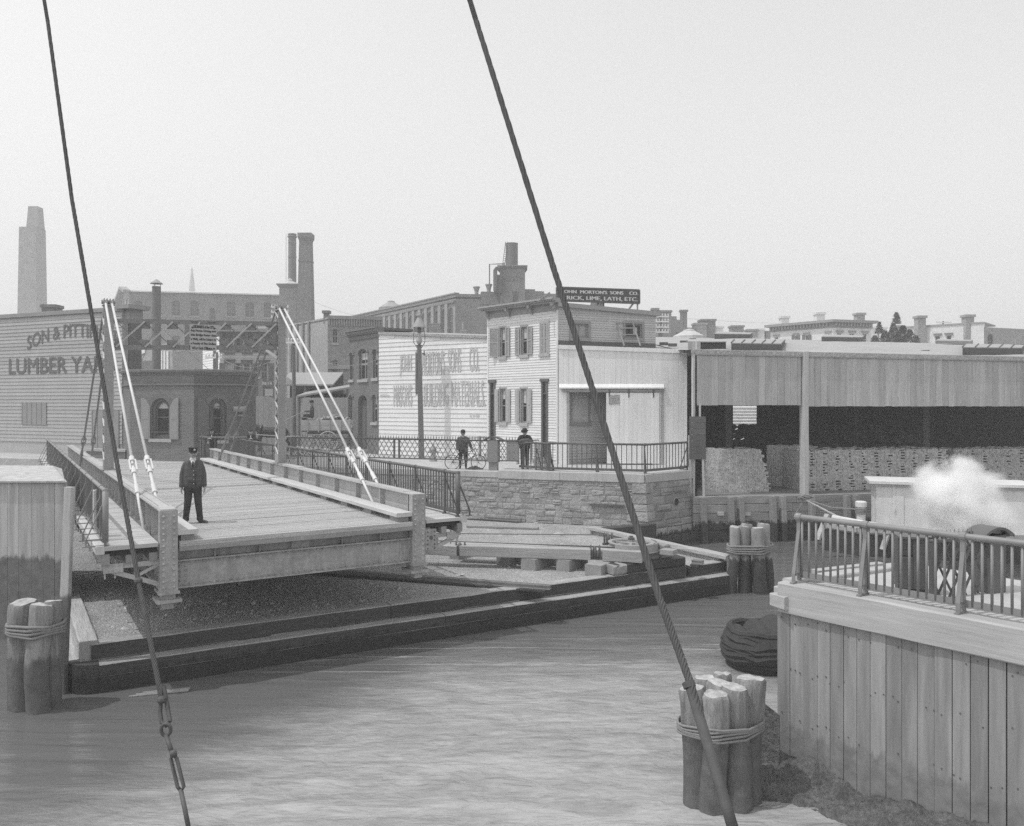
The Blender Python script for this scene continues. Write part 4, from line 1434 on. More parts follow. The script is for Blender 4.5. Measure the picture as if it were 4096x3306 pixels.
def pulley(p, label, s=1.0):
 o = thing('guide_pulley', label, 'pulley', p, 'guide pulleys for the haulage wire')
 p = Vector(p)
 mb = MB()
 mb.box(p.x - 0.2 * s, p.x + 0.2 * s, p.y - 0.13 * s, p.y + 0.13 * s, p.z, p.z + 0.04 * s)
 for x in (-0.13, 0.13):
  mb.box(p.x + (x - 0.025) * s, p.x + (x + 0.025) * s, p.y - 0.1 * s, p.y + 0.1 * s, p.z + 0.04 * s, p.z + 0.2 * s)
  mb.path([p + Vector(((x) * s, 0.1 * s * math.cos(t), 0.2 * s + 0.2 * s * math.sin(t))) for t in [i * math.pi / 8 for i in range(9)]], 0.022 * s, 6)
 mb.box(p.x - 0.05 * s, p.x + 0.05 * s, p.y - 0.14 * s, p.y - 0.08 * s, p.z + 0.1 * s, p.z + 0.24 * s)
 mb.build('bracket', 'iron', o)
 mb = MB()
 mb.tube(p + Vector((-0.06 * s, 0, 0.2 * s)), p + Vector((0.0, 0, 0.2 * s)), 0.19 * s, 16)
 mb.tube(p + Vector((0.0, 0, 0.2 * s)), p + Vector((0.03 * s, 0, 0.2 * s)), 0.16 * s, 16)
 mb.build('sheave', 'iron', o)
pulley((q1.x + 0.13, q1.y + 0.22, -1.79), 'small dark guide pulley in the gap before the rope wheel', 1.0)
pulley((q3.x + 0.06, q3.y + 0.22, -1.79), 'small dark guide pulley at the bridge footway corner', 1.0)
pulley((wc.x - 0.6, wc.y + 0.75, -1.56), 'small dark guide pulley behind the rope wheel', 0.9)
def wire(name, label, pts, r, m='wire', cat='wire', grp=None):
 mb = MB().path(pts, r, 6)
 return mb.build(name, m, None, label, cat=cat, group=grp, at=pts[0], smooth=True)
wire('haulage_wire', 'taut haulage wire over the rear of the rope wheel', [(q2.x - 1, wc.y + 1.5, -1.32), (wc.x - 0.6, wc.y + 0.8, -1.27), (wc.x, wc.y + 0.69, -1.38)], 0.016)
wire('haulage_wire', 'lower haulage wire running beside the long pale beam', [(q2.x - 1, q2.y + 0.45, -1.42), (q1.x + 0.1, q1.y + 0.24, -1.42), (wc.x, wc.y - 0.69, -1.42)], 0.014)
wire('haulage_wire', 'third haulage wire between the two pale beams', [(q2.x - 1, q2.y + 0.85, -1.46), (wc.x - 0.4, wc.y - 0.55, -1.44)], 0.012)
# odds and ends on the bank
p = G(2000, 2105, -2.05)
log('loose_plank', 'old plank lying on the bank below the stone wall', 'plank', (p.x - 1.3, p.y + 0.2, -2.085), (p.x + 1.5, p.y - 0.35, -2.085), 0.3, 0.09, 'timber_end')
p = G(2385, 2127, -2.05)
log('loose_block', 'short wood block lying at the crib corner', 'block', (p.x - 0.2, p.y, -2.07), (p.x + 0.15, p.y + 0.1, -2.07), 0.2, 0.12, 'timber_end')
p = G(2410, 2025, -1.0)
f = AB
x0, x1, z0, z1 = AB.rect(2365, 2018, 2500, 2080)
mb = MB().fbox(AB, x0, x1, z1 - 0.03, z1 + 0.02, 0.15, 0.28)
o = mb.build('wall_shelf', 'iron', None, 'thin iron strip fixed across the rubble stone wall', cat='strip', at=AB.pt(x0, z1, 0.15))
for i, (u, v, lb_) in enumerate(((2150, 2085, 'scrap of pale paper by the loose plank'), (1950, 2338, 'scrap of pale paper beside the track rail'), (1840, 2292, 'scrap of pale paper on the sunlit gravel'))):
 p = G(u, v, -2.05)
 mb = MB()
 mb.add([(p.x - 0.16, p.y, -2.12), (p.x, p.y - 0.1, -2.11), (p.x + 0.15, p.y + 0.02, -2.07), (p.x - 0.02, p.y + 0.1, -2.115), (p.x - 0.16, p.y, -2.125), (p.x, p.y - 0.1, -2.115), (p.x + 0.15, p.y + 0.02, -2.075), (p.x - 0.02, p.y + 0.1, -2.12)],
   [(0, 1, 2, 3), (4, 5, 6, 7), (0, 1, 5, 4), (1, 2, 6, 5), (2, 3, 7, 6), (3, 0, 4, 7)])
 mb.build('paper_scrap', 'paper', None, lb_, cat='paper', at=(p.x, p.y, -2.05))
for u, v, r, lb_ in ((2235, 2135, 0.2, 'low rounded boulder behind the haulage wires'), (1902, 2102, 0.13, 'small stone by the footway corner')):
 p = G(u, v, -2.05)
 mb = MB()
 mb.sphere((p.x, p.y, -2.14), r, 9, 6, (1.4, 1.0, 0.6))
 mb.v = [tuple(Vector(q) + Vector((R.uniform(-1, 1), R.uniform(-1, 1), R.uniform(-1, 1))) * r * 0.08) for q in mb.v]
 mb.build('boulder', 'pebble', None, lb_, cat='stone', at=(p.x, p.y, -2.05))

# ---------------------------------------------------------------- railings and lattice gate along the street end
RB = Fac(AB.pt(0, 0, -0.12), AB.pt(AB.L, 0, -0.12))
o = thing('pipe_railing', 'dark pipe railing along the coping in front of the white shed', 'railing', RB.pt(RB.x(2200), 0))
xa, xb = RB.x(2200), RB.x(2578)
railing(o, lambda x, d, z: RB.pt(x, z, d), xa, xb, [xa, RB.x(2386), xb], 0.205, 'rail', -1, 0.045, 1.16, balmesh=BALM)
RR = Fac((RB.pt(xb, 0).x, RB.pt(xb, 0).y), AR.pt(AR.L - 0.12, 0, -0.12))
railing(o, lambda x, d, z: RR.pt(x, z, d), 0.06, RR.L, [RR.L], 0.205, 'rail', -1, 0.045, 1.16, balmesh=BALM)
o = thing('pipe_railing', 'short dark gate railing the bearded man leans on', 'railing', RB.pt(RB.x(2080), 0))
g0, g1 = W(2077, 1870, 34.6), W(2140, 1873, 34.1)
GR = Fac((g0.x, g0.y), (g1.x, g1.y))
railing(o, lambda x, d, z: GR.pt(x, z, d), 0.0, GR.L, [GR.x(2092)], 0.17, 'rail', -1, 0.04, 1.14, balmesh=BALM)
g2, g3 = GR.pt(GR.L, 0), RB.pt(xa, 0)
GS = Fac((g2.x, g2.y), (g3.x, g3.y))
railing(o, lambda x, d, z: GS.pt(x, z, d), 0.05, GS.L - 0.08, [0.05, GS.L * 0.5, GS.L - 0.08], 0.06, 'rail', -1, 0.04, 1.14, balmesh=BALM)

LG = Fac(AB.pt(0, 0, -0.42), AB.pt(AB.L, 0, -0.42))
def lattice(f, x0, x1, z0, z1, parent, n, m='rail', w=0.028, name='lattice_bar', split_at=None, spikes=True, sspace=0.115):
 h = z1 - z0
 step = (x1 - x0) / n
 run = h * 0.62
 for sg in (1, -1):
  k = -int(run / step) - 1
  while k <= n + int(run / step) + 1:
   xs = x0 + k * step
   xe = xs + sg * run
   za, zb, xA, xB = z0, z1, xs, xe
   lo, hi = min(xs, xe), max(xs, xe)
   k += 1
   if hi <= x0 + 0.01 or lo >= x1 - 0.01: continue
   def clip(xA, za, xB, zb):
    for lim, less in ((x0, True), (x1, False)):
     for _ in range(2):
      if (xA < lim - 1e-6) if less else (xA > lim + 1e-6):
       t = (lim - xA) / (xB - xA)
       xA, za = lim, za + (zb - za) * t
      xA, za, xB, zb = xB, zb, xA, za
    return xA, za, xB, zb
   xA, za, xB, zb = clip(xA, za, xB, zb)
   if math.hypot(xB - xA, zb - za) < 0.08: continue
   mb = MB().bar(f.pt(xA, za, sg * 0.012), f.pt(xB, zb, sg * 0.012), 0.016, w, up=tuple(f.n))
   mb.build(name, m, parent)
gate = thing('lattice_gate', 'long dark iron lattice gate with spiked top across the street end', 'gate', LG.pt(LG.x(1973), 0))
xl, xr_ = LG.x(1165), LG.x(1955)
zb0, zt0 = 0.36, 1.20
xm = LG.x(1587)
mb = MB()
xr2 = LG.x(2026)
for za, zc in ((zt0, 0.05), (zb0, 0.05)):
 mb.bar(LG.pt(xl, za, 0), LG.pt(xr2 + 0.55, za, 0), 0.07, zc)
mb.bar(LG.pt(xl, zt0 + 0.035, 0), LG.pt(xr2 + 0.55, zt0 + 0.035, 0), 0.12, 0.02)
for x in (xl, xm - 0.12, xm + 0.12): mb.fbox(LG, x - 0.035, x + 0.035, zb0, zt0, -0.04, 0.04)
mb.build('frame', 'rail', gate)
lattice(LG, xl, xm - 0.15, zb0 + 0.02, zt0 - 0.02, gate, 22)
lattice(LG, xm + 0.15, xr_ - 0.06, zb0 + 0.02, zt0 - 0.02, gate, 17)
lattice(LG, LG.x(1996), xr2 - 0.02, zb0 + 0.02, zt0 - 0.02, gate, 2)
mb = MB()
mb.fbox(LG, xr2, xr2 + 0.52, zb0 + 0.02, zt0 - 0.03, -0.02, 0.02)
for i in range(3):
 for x in (0.12, 0.33): mb.sphere(LG.pt(xr2 + x, zb0 + 0.14 + 0.27 * i, 0.02), 0.03, 6, 4)
mb.build('plate', 'rail_pale', gate)
SPK = MB()
SPK.tube((0, 0, 0), (0, 0, 0.05), 0.014, 5)
SPK.sphere((0, 0, 0.06), 0.024, 6, 4)
SPK.tube((0, 0, 0.06), (0, 0, 0.16), 0.018, 5, 0.003)
SPM = unit_mesh(SPK, 'rail')
x = xl + 0.1
while x < xr2 + 0.5:
 if abs(x - LG.x(1975)) > 0.45: inst('spike', SPM, gate, LG.pt(x, zt0 + 0.04, 0))
 x += 0.13
mb = MB()
xp0, xp1 = LG.x(1953), LG.x(1994)
mb.fbox(LG, xp0, xp1, 0.30, zt0 + 0.03, -0.18, 0.12)
mb.fbox(LG, xp0 + 0.04, xp1 - 0.04, -0.1, 0.30, -0.12, 0.06)
for i in range(8):
 for x in (xp0 + 0.03, xp1 - 0.03): mb.sphere(LG.pt(x, 0.36 + i * 0.11, 0.12), 0.014, 5, 4)
mb.build('gate_post', 'rail_pale', gate)
mb = MB()
xc = (xp0 + xp1) / 2
for i in range(10):
 t0_, t1_ = -1 + 2 * i / 10, -1 + 2 * (i + 1) / 10
 za, zc = zt0 + 0.05 + 0.15 * (1 - t0_ * t0_) , zt0 + 0.05 + 0.15 * (1 - t1_ * t1_)
 mb.hexa([LG.pt(xc + t0_ * 0.42, za - 0.05, -0.2), LG.pt(xc + t1_ * 0.42, zc - 0.05, -0.2), LG.pt(xc + t1_ * 0.42, zc - 0.05, 0.16), LG.pt(xc + t0_ * 0.42, za - 0.05, 0.16),
   LG.pt(xc + t0_ * 0.42, za, -0.2), LG.pt(xc + t1_ * 0.42, zc, -0.2), LG.pt(xc + t1_ * 0.42, zc, 0.16), LG.pt(xc + t0_ * 0.42, za, 0.16)])
mb.build('arched_cap', 'rail', gate)
# the railing by the gatehouse
g0, g1 = W(803, 1848, 38.8), W(985, 1848, 38.6)
QR = Fac((g0.x, g0.y), (g1.x, g1.y))
o = thing('pipe_railing', 'dark pipe railing beside the brick gatehouse at the bridge end', 'railing', QR.pt(0, 0))
railing(o, lambda x, d, z: QR.pt(x, z, d), 0.0, QR.L, [0.0, 0.12, QR.L - 0.1], 0.27, 'rail', -1, 0.04, 1.18)
# ---------------------------------------------------------------- brick gatehouse
gy = 40.3
k = gy / 38.8
ga = W(520, 1615, 39.7 * k)
gb = W(775, 1615, gy)
gc = W(970, 1615, 39.9 * k)
gl_ = ga + Vector((-1.3, 2.0, 0))
gr_ = gc + Vector((-0.4, 3.4, 0))
gh = thing('brick_gatehouse', 'small dark polygonal brick gatehouse with arched shuttered windows', 'gatehouse', (gb.x, gb.y, 0))
GF, GD, GL = Fac(ga, gb), Fac(gb, gc), Fac(gl_, ga)
ZG = 2.8 + (1615 - 1497) * gy / F
for f, win_px, m in ((GF, (606, 1594, 680, 1756), 'gate_brick'), (GD, (838, 1594, 903, 1762), 'gate_brick_shaded')):
 x0, x1, z0, z1 = f.rect(*win_px)
 ar = (x1 - x0) / 2
 wall(f, [(0, -0.1), (f.L, -0.1), (f.L, ZG), (0, ZG)], [loop(x0, x1, z0, z1, ar, 12)], 'wall', m, gh, 0.35)
 w_ = MB()
 l = loop(x0 + 0.02, x1 - 0.02, z0, z1 - 0.02, ar - 0.02, 12)
 l2 = shrink(l, 0.13)
 ring(w_, f, l, l2, -0.28, -0.10)
 l3 = shrink(l2, 0.07)
 ring(w_, f, l2, l3, -0.28, -0.18)
 zm = z0 + (z1 - z0) * 0.53
 w_.fbox(f, x0 + 0.15, x1 - 0.15, zm - 0.03, zm + 0.03, -0.27, -0.17)
 w_.fbox(f, x0 - 0.03, x1 + 0.03, z0 + 0.32, z0 + 0.36, 0.03, 0.06)
 wo_ = w_.build('window', 'trim_dark', gh)
 p = MB()
 tr = tessellate_polygon([[Vector((x, z, 0)) for x, z in l3]])
 p.add([f.pt(x, z, -0.25) for x, z in l3], [tuple(t) for t in tr])
 p.build('pane', 'glass', wo_)
 q = MB()
 l4 = [(x, z) for x, z in l3 if z > z1 - ar - 0.05]
 zz = z1 - ar * 0.95
 l4 = [(x0 + 0.24, zz), (x1 - 0.24, zz)] + [pp for pp in l3[2:]]
 tr = tessellate_polygon([[Vector((x, z, 0)) for x, z in l4]])
 q.add([f.pt(x, z, -0.245) for x, z in l4], [tuple(t) for t in tr])
 q.build('blind', 'shade', wo_)
 q = MB().fbox(f, x0 - 0.12, x1 + 0.12, z0 - 0.17, z0, -0.1, 0.08)
 q.build('sill', 'stone_trim', wo_)
 # arch ring of bricks
 q = MB()
 nb = 26
 cxm, czm = (x0 + x1) / 2, z1 - ar
 for i in range(nb):
  t0_, t1_ = math.pi * (i + 0.08) / nb, math.pi * (i + 0.92) / nb
  r0, r1 = ar + 0.005, ar + 0.24
  pts = [(cxm + r0 * math.cos(t0_), czm + r0 * math.sin(t0_)), (cxm + r1 * math.cos(t0_), czm + r1 * math.sin(t0_)), (cxm + r1 * math.cos(t1_), czm + r1 * math.sin(t1_)), (cxm + r0 * math.cos(t1_), czm + r0 * math.sin(t1_))]
  q.hexa([f.pt(x, z, -0.05) for x, z in pts] + [f.pt(x, z, 0.03) for x, z in pts])
 q.build('arch_bricks', 'brick_trim', wo_, kind='stuff')
 sw = 0.5 if f is GF else 0.52
 shutter(gh, f, x0 - sw - 0.04, x0 - 0.04, z0 - 0.02, z1 + 0.02, 'trim' if f is GF else 'shutter', 0.04, arch=0.45)
 shutter(gh, f, x1 + 0.04, x1 + sw + 0.04, z0 - 0.02, z1 + 0.02, 'trim' if f is GF else 'shutter', 0.04, arch=-0.45)
wall(GL, [(0, -0.1), (GL.L, -0.1), (GL.L, ZG), (0, ZG)], [], 'wall', 'gate_brick', gh, 0.35)
GBk = Fac(gc, gr_)
wall(GBk, [(0, -0.1), (GBk.L, -0.1), (GBk.L, ZG), (0, ZG)], [], 'wall', 'gate_brick_shaded', gh, 0.35)
foot = [(p.x, p.y) for p in (gl_, ga, gb, gc, gr_)] + [(gl_.x + 1.0, gl_.y + 2.0)]
cxm = sum(p[0] for p in foot) / len(foot)
cym = sum(p[1] for p in foot) / len(foot)
def grow(poly, d):
 return [(cxm + (x - cxm) * (1 + d / math.hypot(x - cxm, y - cym)), cym + (y - cym) * (1 + d / math.hypot(x - cxm, y - cym))) for x, y in poly]
for d, z0, z1, m in ((0.10, ZG - 0.55, ZG - 0.47, 'brick_trim'), (0.06, ZG - 0.02, ZG + 0.06, 'brick_trim'), (0.13, ZG + 0.06, ZG + 0.13, 'brick_trim'), (0.2, ZG + 0.13, ZG + 0.2, 'trim'), (0.26, ZG + 0.2, ZG + 0.25, 'trim')):
 MB().prism(grow(foot, d), z0, z1).build('cornice_band', m, gh)
MB().prism(grow(foot, -0.2), ZG - 0.1, ZG + 0.26).build('roof', 'tar', gh)
# small wall box on its right face
x0, x1, z0, z1 = GD.rect(933, 1625, 972, 1650)
mb = MB()
c0, c1 = GD.pt(x0, (z0 + z1) / 2, 0.2), GD.pt(x1 + 0.1, (z0 + z1) / 2, 0.2)
mb.tube(c0, c1, 0.14, 12)
mb.tube(c0 - GD.e * 0.03, c0, 0.16, 12)
mb.fbox(GD, x0, x1, z0 - 0.2, z0 - 0.12, 0.0, 0.05)
mb.build('alarm_bell', 'trim', gh)
# stove pipe with a conical hat
pb = W(626, 1486, 42.2)
sp_ = thing('stove_pipe', 'tall iron stove pipe with conical hat on the gatehouse roof', 'stove pipe', (pb.x, pb.y, ZG + 0.2))
zt = H + (1615 - 1147) / F * pb.y
MB().lathe((pb.x, pb.y, 0), [(0.28, ZG + 0.15), (0.28, ZG + 0.24), (0.215, ZG + 0.26), (0.215, 7.0), (0.22, 7.0), (0.22, 7.04), (0.215, 7.04), (0.215, zt)], 18).build('pipe', 'iron_stack', sp_, smooth=False)
mb = MB().lathe((pb.x, pb.y, 0), [(0.32, zt + 0.14), (0.32, zt + 0.16), (0.03, zt + 0.38)], 18)
for t in (0.3, 2.4, 4.5): mb.tube((pb.x + 0.19 * math.cos(t), pb.y + 0.19 * math.sin(t), zt - 0.1), (pb.x + 0.19 * math.cos(t), pb.y + 0.19 * math.sin(t), zt + 0.2), 0.012, 5)
mb.build('hat', 'lead', sp_)
zc = H + (1615 - 1298) / F * pb.y
for u, v, y in ((845, 1487, 41.5), (545, 1500, 41.5)):
 q = W(u, v, y)
 MB().tube((pb.x, pb.y, zc), q, 0.012, 5).build('guy_wire', 'wire', sp_)

# ---------------------------------------------------------------- lumber yard building
l0, l1 = W(-60, 1615, 48.6), W(490, 1615, 44.0)
LF = Fac(l0, l1)
ly = thing('lumber_building', 'grey clapboard lumber yard building with painted wall lettering', 'building', (l1.x, l1.y, 0))
zl = lambda x: LF.z(480, 1252) + 0.0
ZL = LF.z(480, 1245)
clapboards(LF, 0.6, ZL, 0.205, 'lumber_wall', ly, thick=0.04)
MB().fbox(LF, 0, LF.L, -0.1, ZL, -0.3, -0.004).build('wall', 'lumber_wall', ly)
MB().fbox(LF, -0.1, LF.L + 0.1, ZL, ZL + 0.2, -0.35, 0.12).build('fascia', 'trim', ly)
mb = MB().fbox(LF, LF.L - 0.3, LF.L + 0.75, ZL + 0.1, ZL + 0.32, -1.2, 0.25)
mb.fbox(LF, LF.L, LF.L + 0.4, ZL - 0.5, ZL + 0.1, -1.0, -0.1)
mb.build('cornice', 'trim', ly)
MB().fbox(LF, LF.L + 0.02, LF.L + 0.3, -0.1, ZL - 0.5, -1.0, -0.3).build('side_wall', 'trim_dark', ly)
MB().fbox(LF, 0, LF.L, ZL + 0.2, ZL + 0.24, -1.2, 0.0).build('roof', 'lead', ly)
x0, x1 = LF.x(112), LF.x(486)
text(LF, 'SON & PITTINGER', x0, x1, LF.z(300, 1350), LF.z(300, 1296), 0.055, 'sign_paint', ly, bold=0.02, arc=0.62)
text(LF, 'LUMBER YARD.', LF.x(40), LF.x(484), LF.z(300, 1492), LF.z(300, 1428), 0.055, 'sign_paint', ly, bold=0.035)
for px in ((92, 1610, 188, 1700), (372, 1642, 478, 1850)):
 x0, x1, z0, z1 = LF.rect(*px)
 mb = MB().fbox(LF, x0, x1, z0, z1, 0.02, 0.06)
 n = 5
 for i in range(n + 1): mb.fbox(LF, x0 + (x1 - x0) * i / n - 0.02, x0 + (x1 - x0) * i / n + 0.02, z0, z1, 0.06, 0.08)
 mb.build('door', 'trim', ly)
pc = W(193, 1615, 47.5)
mb = MB().box(pc.x - 0.4, pc.x + 0.4, pc.y, pc.y + 0.8, ZL - 0.2, ZL + 0.72)
mb.box(pc.x - 0.46, pc.x + 0.46, pc.y - 0.06, pc.y + 0.86, ZL + 0.6, ZL + 0.78)
mb.build('chimney', 'chimney', ly)
# brick plinth with coping at its foot
q0, q1 = W(345, 1800, 43.0), W(500, 1800, 42.2)
f = Fac(q0, q1)
o = thing('low_wall', 'low brick wall with pale coping behind the left tower', 'wall', f.pt(0, 0))
MB().fbox(f, 0, f.L, -0.1, 0.28, -0.5, 0.0).build('brickwork', 'gate_brick', o)
MB().fbox(f, -0.06, f.L + 0.06, 0.28, 0.4, -0.56, 0.06).build('coping', 'stone_trim', o)

# ---------------------------------------------------------------- corner frame house
hc = Vector((2.14, 37.75, 0))
hl = W(1952, 1615, 41.5)
hr = W(2622, 1615, 39.8)
HF, HS = Fac(hl, hc), Fac(hc, hr)
house = thing('frame_house', 'two-storey pale clapboard house with bracketed cornice and louvred shutters', 'house', hc)
ZH = HF.z(2225, 1242)
px_w = [(2002, 1312, 2022, 1428), (2087, 1308, 2110, 1420), (2166, 1293, 2194, 1417), (2003, 1557, 2024, 1690), (2086, 1557, 2108, 1692)]
holes, rects = [], []
for i, p in enumerate(px_w):
 x0, x1, z0, z1 = HF.rect(*p)
 rects.append((x0, x1, z0, z1))
 holes.append((x0, x1, z0, z1))
px_d = [(1960, 1530, 1984, 1748), (2167, 1526, 2194, 1764)]
doors = []
for p in px_d:
 x0, x1, z0, z1 = HF.rect(*p)
 doors.append((x0, x1, 0.25, z1))
 holes.append((x0, x1, -0.1, z1))
wall(HF, [(0, -0.1), (HF.L, -0.1), (HF.L, ZH), (0, ZH)], [loop(a, b, max(c, -0.05), d) for a, b, c, d in holes], 'wall', 'clap', house, 0.2, -0.004)
clapboards(HF, 0.15, ZH, 0.125, 'clap', house, holes, thick=0.03)
for i, (x0, x1, z0, z1) in enumerate(rects):
 if i == 2:
  MB().fbox(HF, x0 + 0.02, x1 - 0.02, z0 + 0.02, z1 - 0.02, -0.1, -0.02).build('shutter_backing', 'trim_dark', house)
  xm_ = (x0 + x1) / 2
  shutter(house, HF, x0 + 0.02, xm_ - 0.01, z0, z1, 'shutter_pale', 0.03)
  shutter(house, HF, xm_ + 0.01, x1 - 0.02, z0, z1, 'shutter_pale', 0.03)
  mb = MB().fbox(HF, x0 - 0.08, x0, z0, z1 + 0.1, 0, 0.07)
  mb.fbox(HF, x1, x1 + 0.08, z0, z1 + 0.1, 0, 0.07)
  mb.fbox(HF, x0 - 0.12, x1 + 0.12, z0 - 0.12, z0, 0, 0.1)
  mb.fbox(HF, x0 - 0.08, x1 + 0.08, z1, z1 + 0.1, 0, 0.072)
  mb.build('window_casing', 'shutter_pale', house)
  continue
 window(house, HF, x0, x1, z0, z1, frame='trim', cols=1 if i < 3 else 1, rows=1, sill='shutter_pale', shade=0.42 if i != 3 else 0.3, surround=0.08)
 w = (x1 - x0) * 0.72
 if i == 0:
  shutter(house, HF, x0 - 0.1 - w * 1.9, x0 - 0.1, z0, z1, 'shutter_pale', hinge=1, swing=0.35)
  shutter(house, HF, x1 + 0.1, x1 + 0.1 + w, z0, z1, 'shutter_pale', 0.06)
 else:
  shutter(house, HF, x0 - 0.1 - w, x0 - 0.1, z0, z1, 'shutter_pale', 0.06, louvre=i < 3)
  shutter(house, HF, x1 + 0.1, x1 + 0.1 + w, z0, z1, 'shutter_pale', 0.06, louvre=i < 3)
for x0, x1, z0, z1 in doors:
 mb = MB()
 mb.fbox(HF, x0, x0 + 0.1, z0, z1, -0.15, 0.05)
 mb.fbox(HF, x1 - 0.1, x1, z0, z1, -0.15, 0.05)
 mb.fbox(HF, x0 - 0.06, x1 + 0.06, z1 - 0.02, z1 + 0.12, -0.15, 0.09)
 mb.fbox(HF, x0 + 0.1, x1 - 0.1, z1 - 0.62, z1 - 0.54, -0.15, 0.0)
 mb.fbox(HF, x0 + 0.1, x1 - 0.1, z0, z1 - 0.62, -0.15, -0.1)
 zz = z0 + 0.15
 while zz < z1 - 0.9:
  xm_ = (x0 + x1) / 2
  for a, b in ((x0 + 0.13, xm_ - 0.03), (xm_ + 0.03, x1 - 0.13)): mb.fbox(HF, a, b, zz, zz + 0.34, -0.1, -0.07)
  zz += 0.44
 o = mb.build('door', 'trim_dark', house)
 MB().fbox(HF, x0 + 0.1, x1 - 0.1, z1 - 0.54, z1 - 0.02, -0.14, -0.12).build('transom_pane', 'glass_pale', o)
 mb = MB()
 for i in range(3): mb.fbox(HF, x0 - 0.12, x1 + 0.12, -0.1, 0.25 - i * 0.12, 0.28 * i, 0.28 * (i + 1))
 mb.build('stoop', 'stone_trim', house)
 mb = MB()
 for dd in (0.5, 1.35):
  for x in (x0 - 0.2,): mb.fbox(HF, x - 0.05, x + 0.05, -0.1, 1.12, dd - 0.05, dd + 0.05)
 mb.bar(HF.pt(x0 - 0.2, 1.06, 0.0), HF.pt(x0 - 0.2, 1.06, 1.35), 0.04, 0.05)
 mb.build('stoop_railing', 'trim', house)
# frieze, cornice, brackets
MB().fbox(HF, -0.02, HF.L + 0.02, ZH, ZH + 0.34, -0.2, 0.05).build('frieze', 'trim', house)
mb = MB()
for a, b, c in ((0.34, 0.42, 0.28), (0.42, 0.48, 0.40), (0.48, 0.56, 0.48)): mb.fbox(HF, -0.25, HF.L + 0.12, ZH + a, ZH + b, -0.3, c)
mb.build('cornice', 'lead', house)
for x in (0.12, HF.L * 0.34, HF.L * 0.66, HF.L - 0.12):
 mb = MB()
 mb.fbox(HF, x - 0.07, x + 0.07, ZH + 0.2, ZH + 0.34, 0.05, 0.34)
 mb.fbox(HF, x - 0.06, x + 0.06, ZH + 0.06, ZH + 0.2, 0.05, 0.2)
 mb.fbox(HF, x - 0.05, x + 0.05, ZH - 0.06, ZH + 0.06, 0.05, 0.12)
 mb.build('bracket', 'lead', house)
for x0, x1 in ((HF.L - 0.09, HF.L + 0.035), (-0.03, 0.08)): MB().fbox(HF, x0, x1, -0.1, ZH, -0.0, 0.045).build('corner_board', 'clap', house)
# side wall above the white shed
ZS0 = 5.2
zta, ztb = HS.z(2240, 1228), HS.z(2615, 1263)
sx_w = [HS.rect(2286, 1296, 2352, 1352), HS.rect(2500, 1296, 2567, 1352)]
sh = [(a, b, c, d) for a, b, c, d in sx_w]
top = lambda x: zta + (ztb - zta) * x / HS.L
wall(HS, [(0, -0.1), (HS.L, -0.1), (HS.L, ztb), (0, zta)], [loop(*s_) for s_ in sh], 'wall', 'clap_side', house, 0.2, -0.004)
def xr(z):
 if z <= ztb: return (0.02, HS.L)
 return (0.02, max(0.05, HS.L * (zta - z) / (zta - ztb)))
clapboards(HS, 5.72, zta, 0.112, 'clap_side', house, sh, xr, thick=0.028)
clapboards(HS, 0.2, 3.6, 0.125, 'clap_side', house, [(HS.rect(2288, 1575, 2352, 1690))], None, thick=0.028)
window(house, HS, *sx_w[0], frame='trim', cols=2, rows=1, glass='glass_pale', sash=False, sill='trim', surround=0.12)
window(house, HS, *sx_w[1], frame='trim', cols=1, rows=1, glass='glass', sash=False, sill='trim', surround=0.12)
x0, x1, z0, z1 = HS.rect(2536, 1310, 2552, 1338)
MB().fbox(HS, x0, x1, z0, z1, -0.09, -0.085).build('inner_card', 'shade', house)
x0, x1, z0, z1 = HS.rect(2288, 1575, 2352, 1690)
window(house, HS, x0, x1, z0, z1, frame='trim', cols=2, rows=2, glass='glass', sill='trim', surround=0.1)
MB().fbox(HS, 0.0, HS.L - 0.02, 5.28, 5.74, -0.0, 0.05).build('tar_skirt', 'tar', house)
rb = [HS.pt(0, 0, 0.14), HS.pt(HS.L + 0.18, 0, 0.14), HS.pt(HS.L + 0.18, 0, -8), HF.pt(-0.1, 0, -8) , HF.pt(-0.1, 0, 0.1)]
mb = MB()
mb.hexa([HS.pt(-0.05, zta + 0.0, 0.16), HS.pt(HS.L + 0.2, ztb - 0.02, 0.16), HS.pt(HS.L + 0.2, ztb - 0.02, -6), HS.pt(-0.05, zta, -6),
  HS.pt(-0.05, zta + 0.2, 0.16), HS.pt(HS.L + 0.2, ztb + 0.18, 0.16), HS.pt(HS.L + 0.2, ztb + 0.18, -6), HS.pt(-0.05, zta + 0.2, -6)])
mb.build('roof', 'lead', house)
mb = MB().fbox(HS, HS.x(2409), HS.x(2438), 6.6, HS.z(2420, 1205), -1.2, -0.5)
mb.fbox(HS, HS.x(2404), HS.x(2440), HS.z(2420, 1157), HS.z(2420, 1153), -1.3, -0.4)
mb.fbox(HS, HS.x(2410), HS.x(2437), HS.z(2420, 1205), HS.z(2420, 1157), -1.18, -0.52)
mb.build('chimney', 'chimney', house)
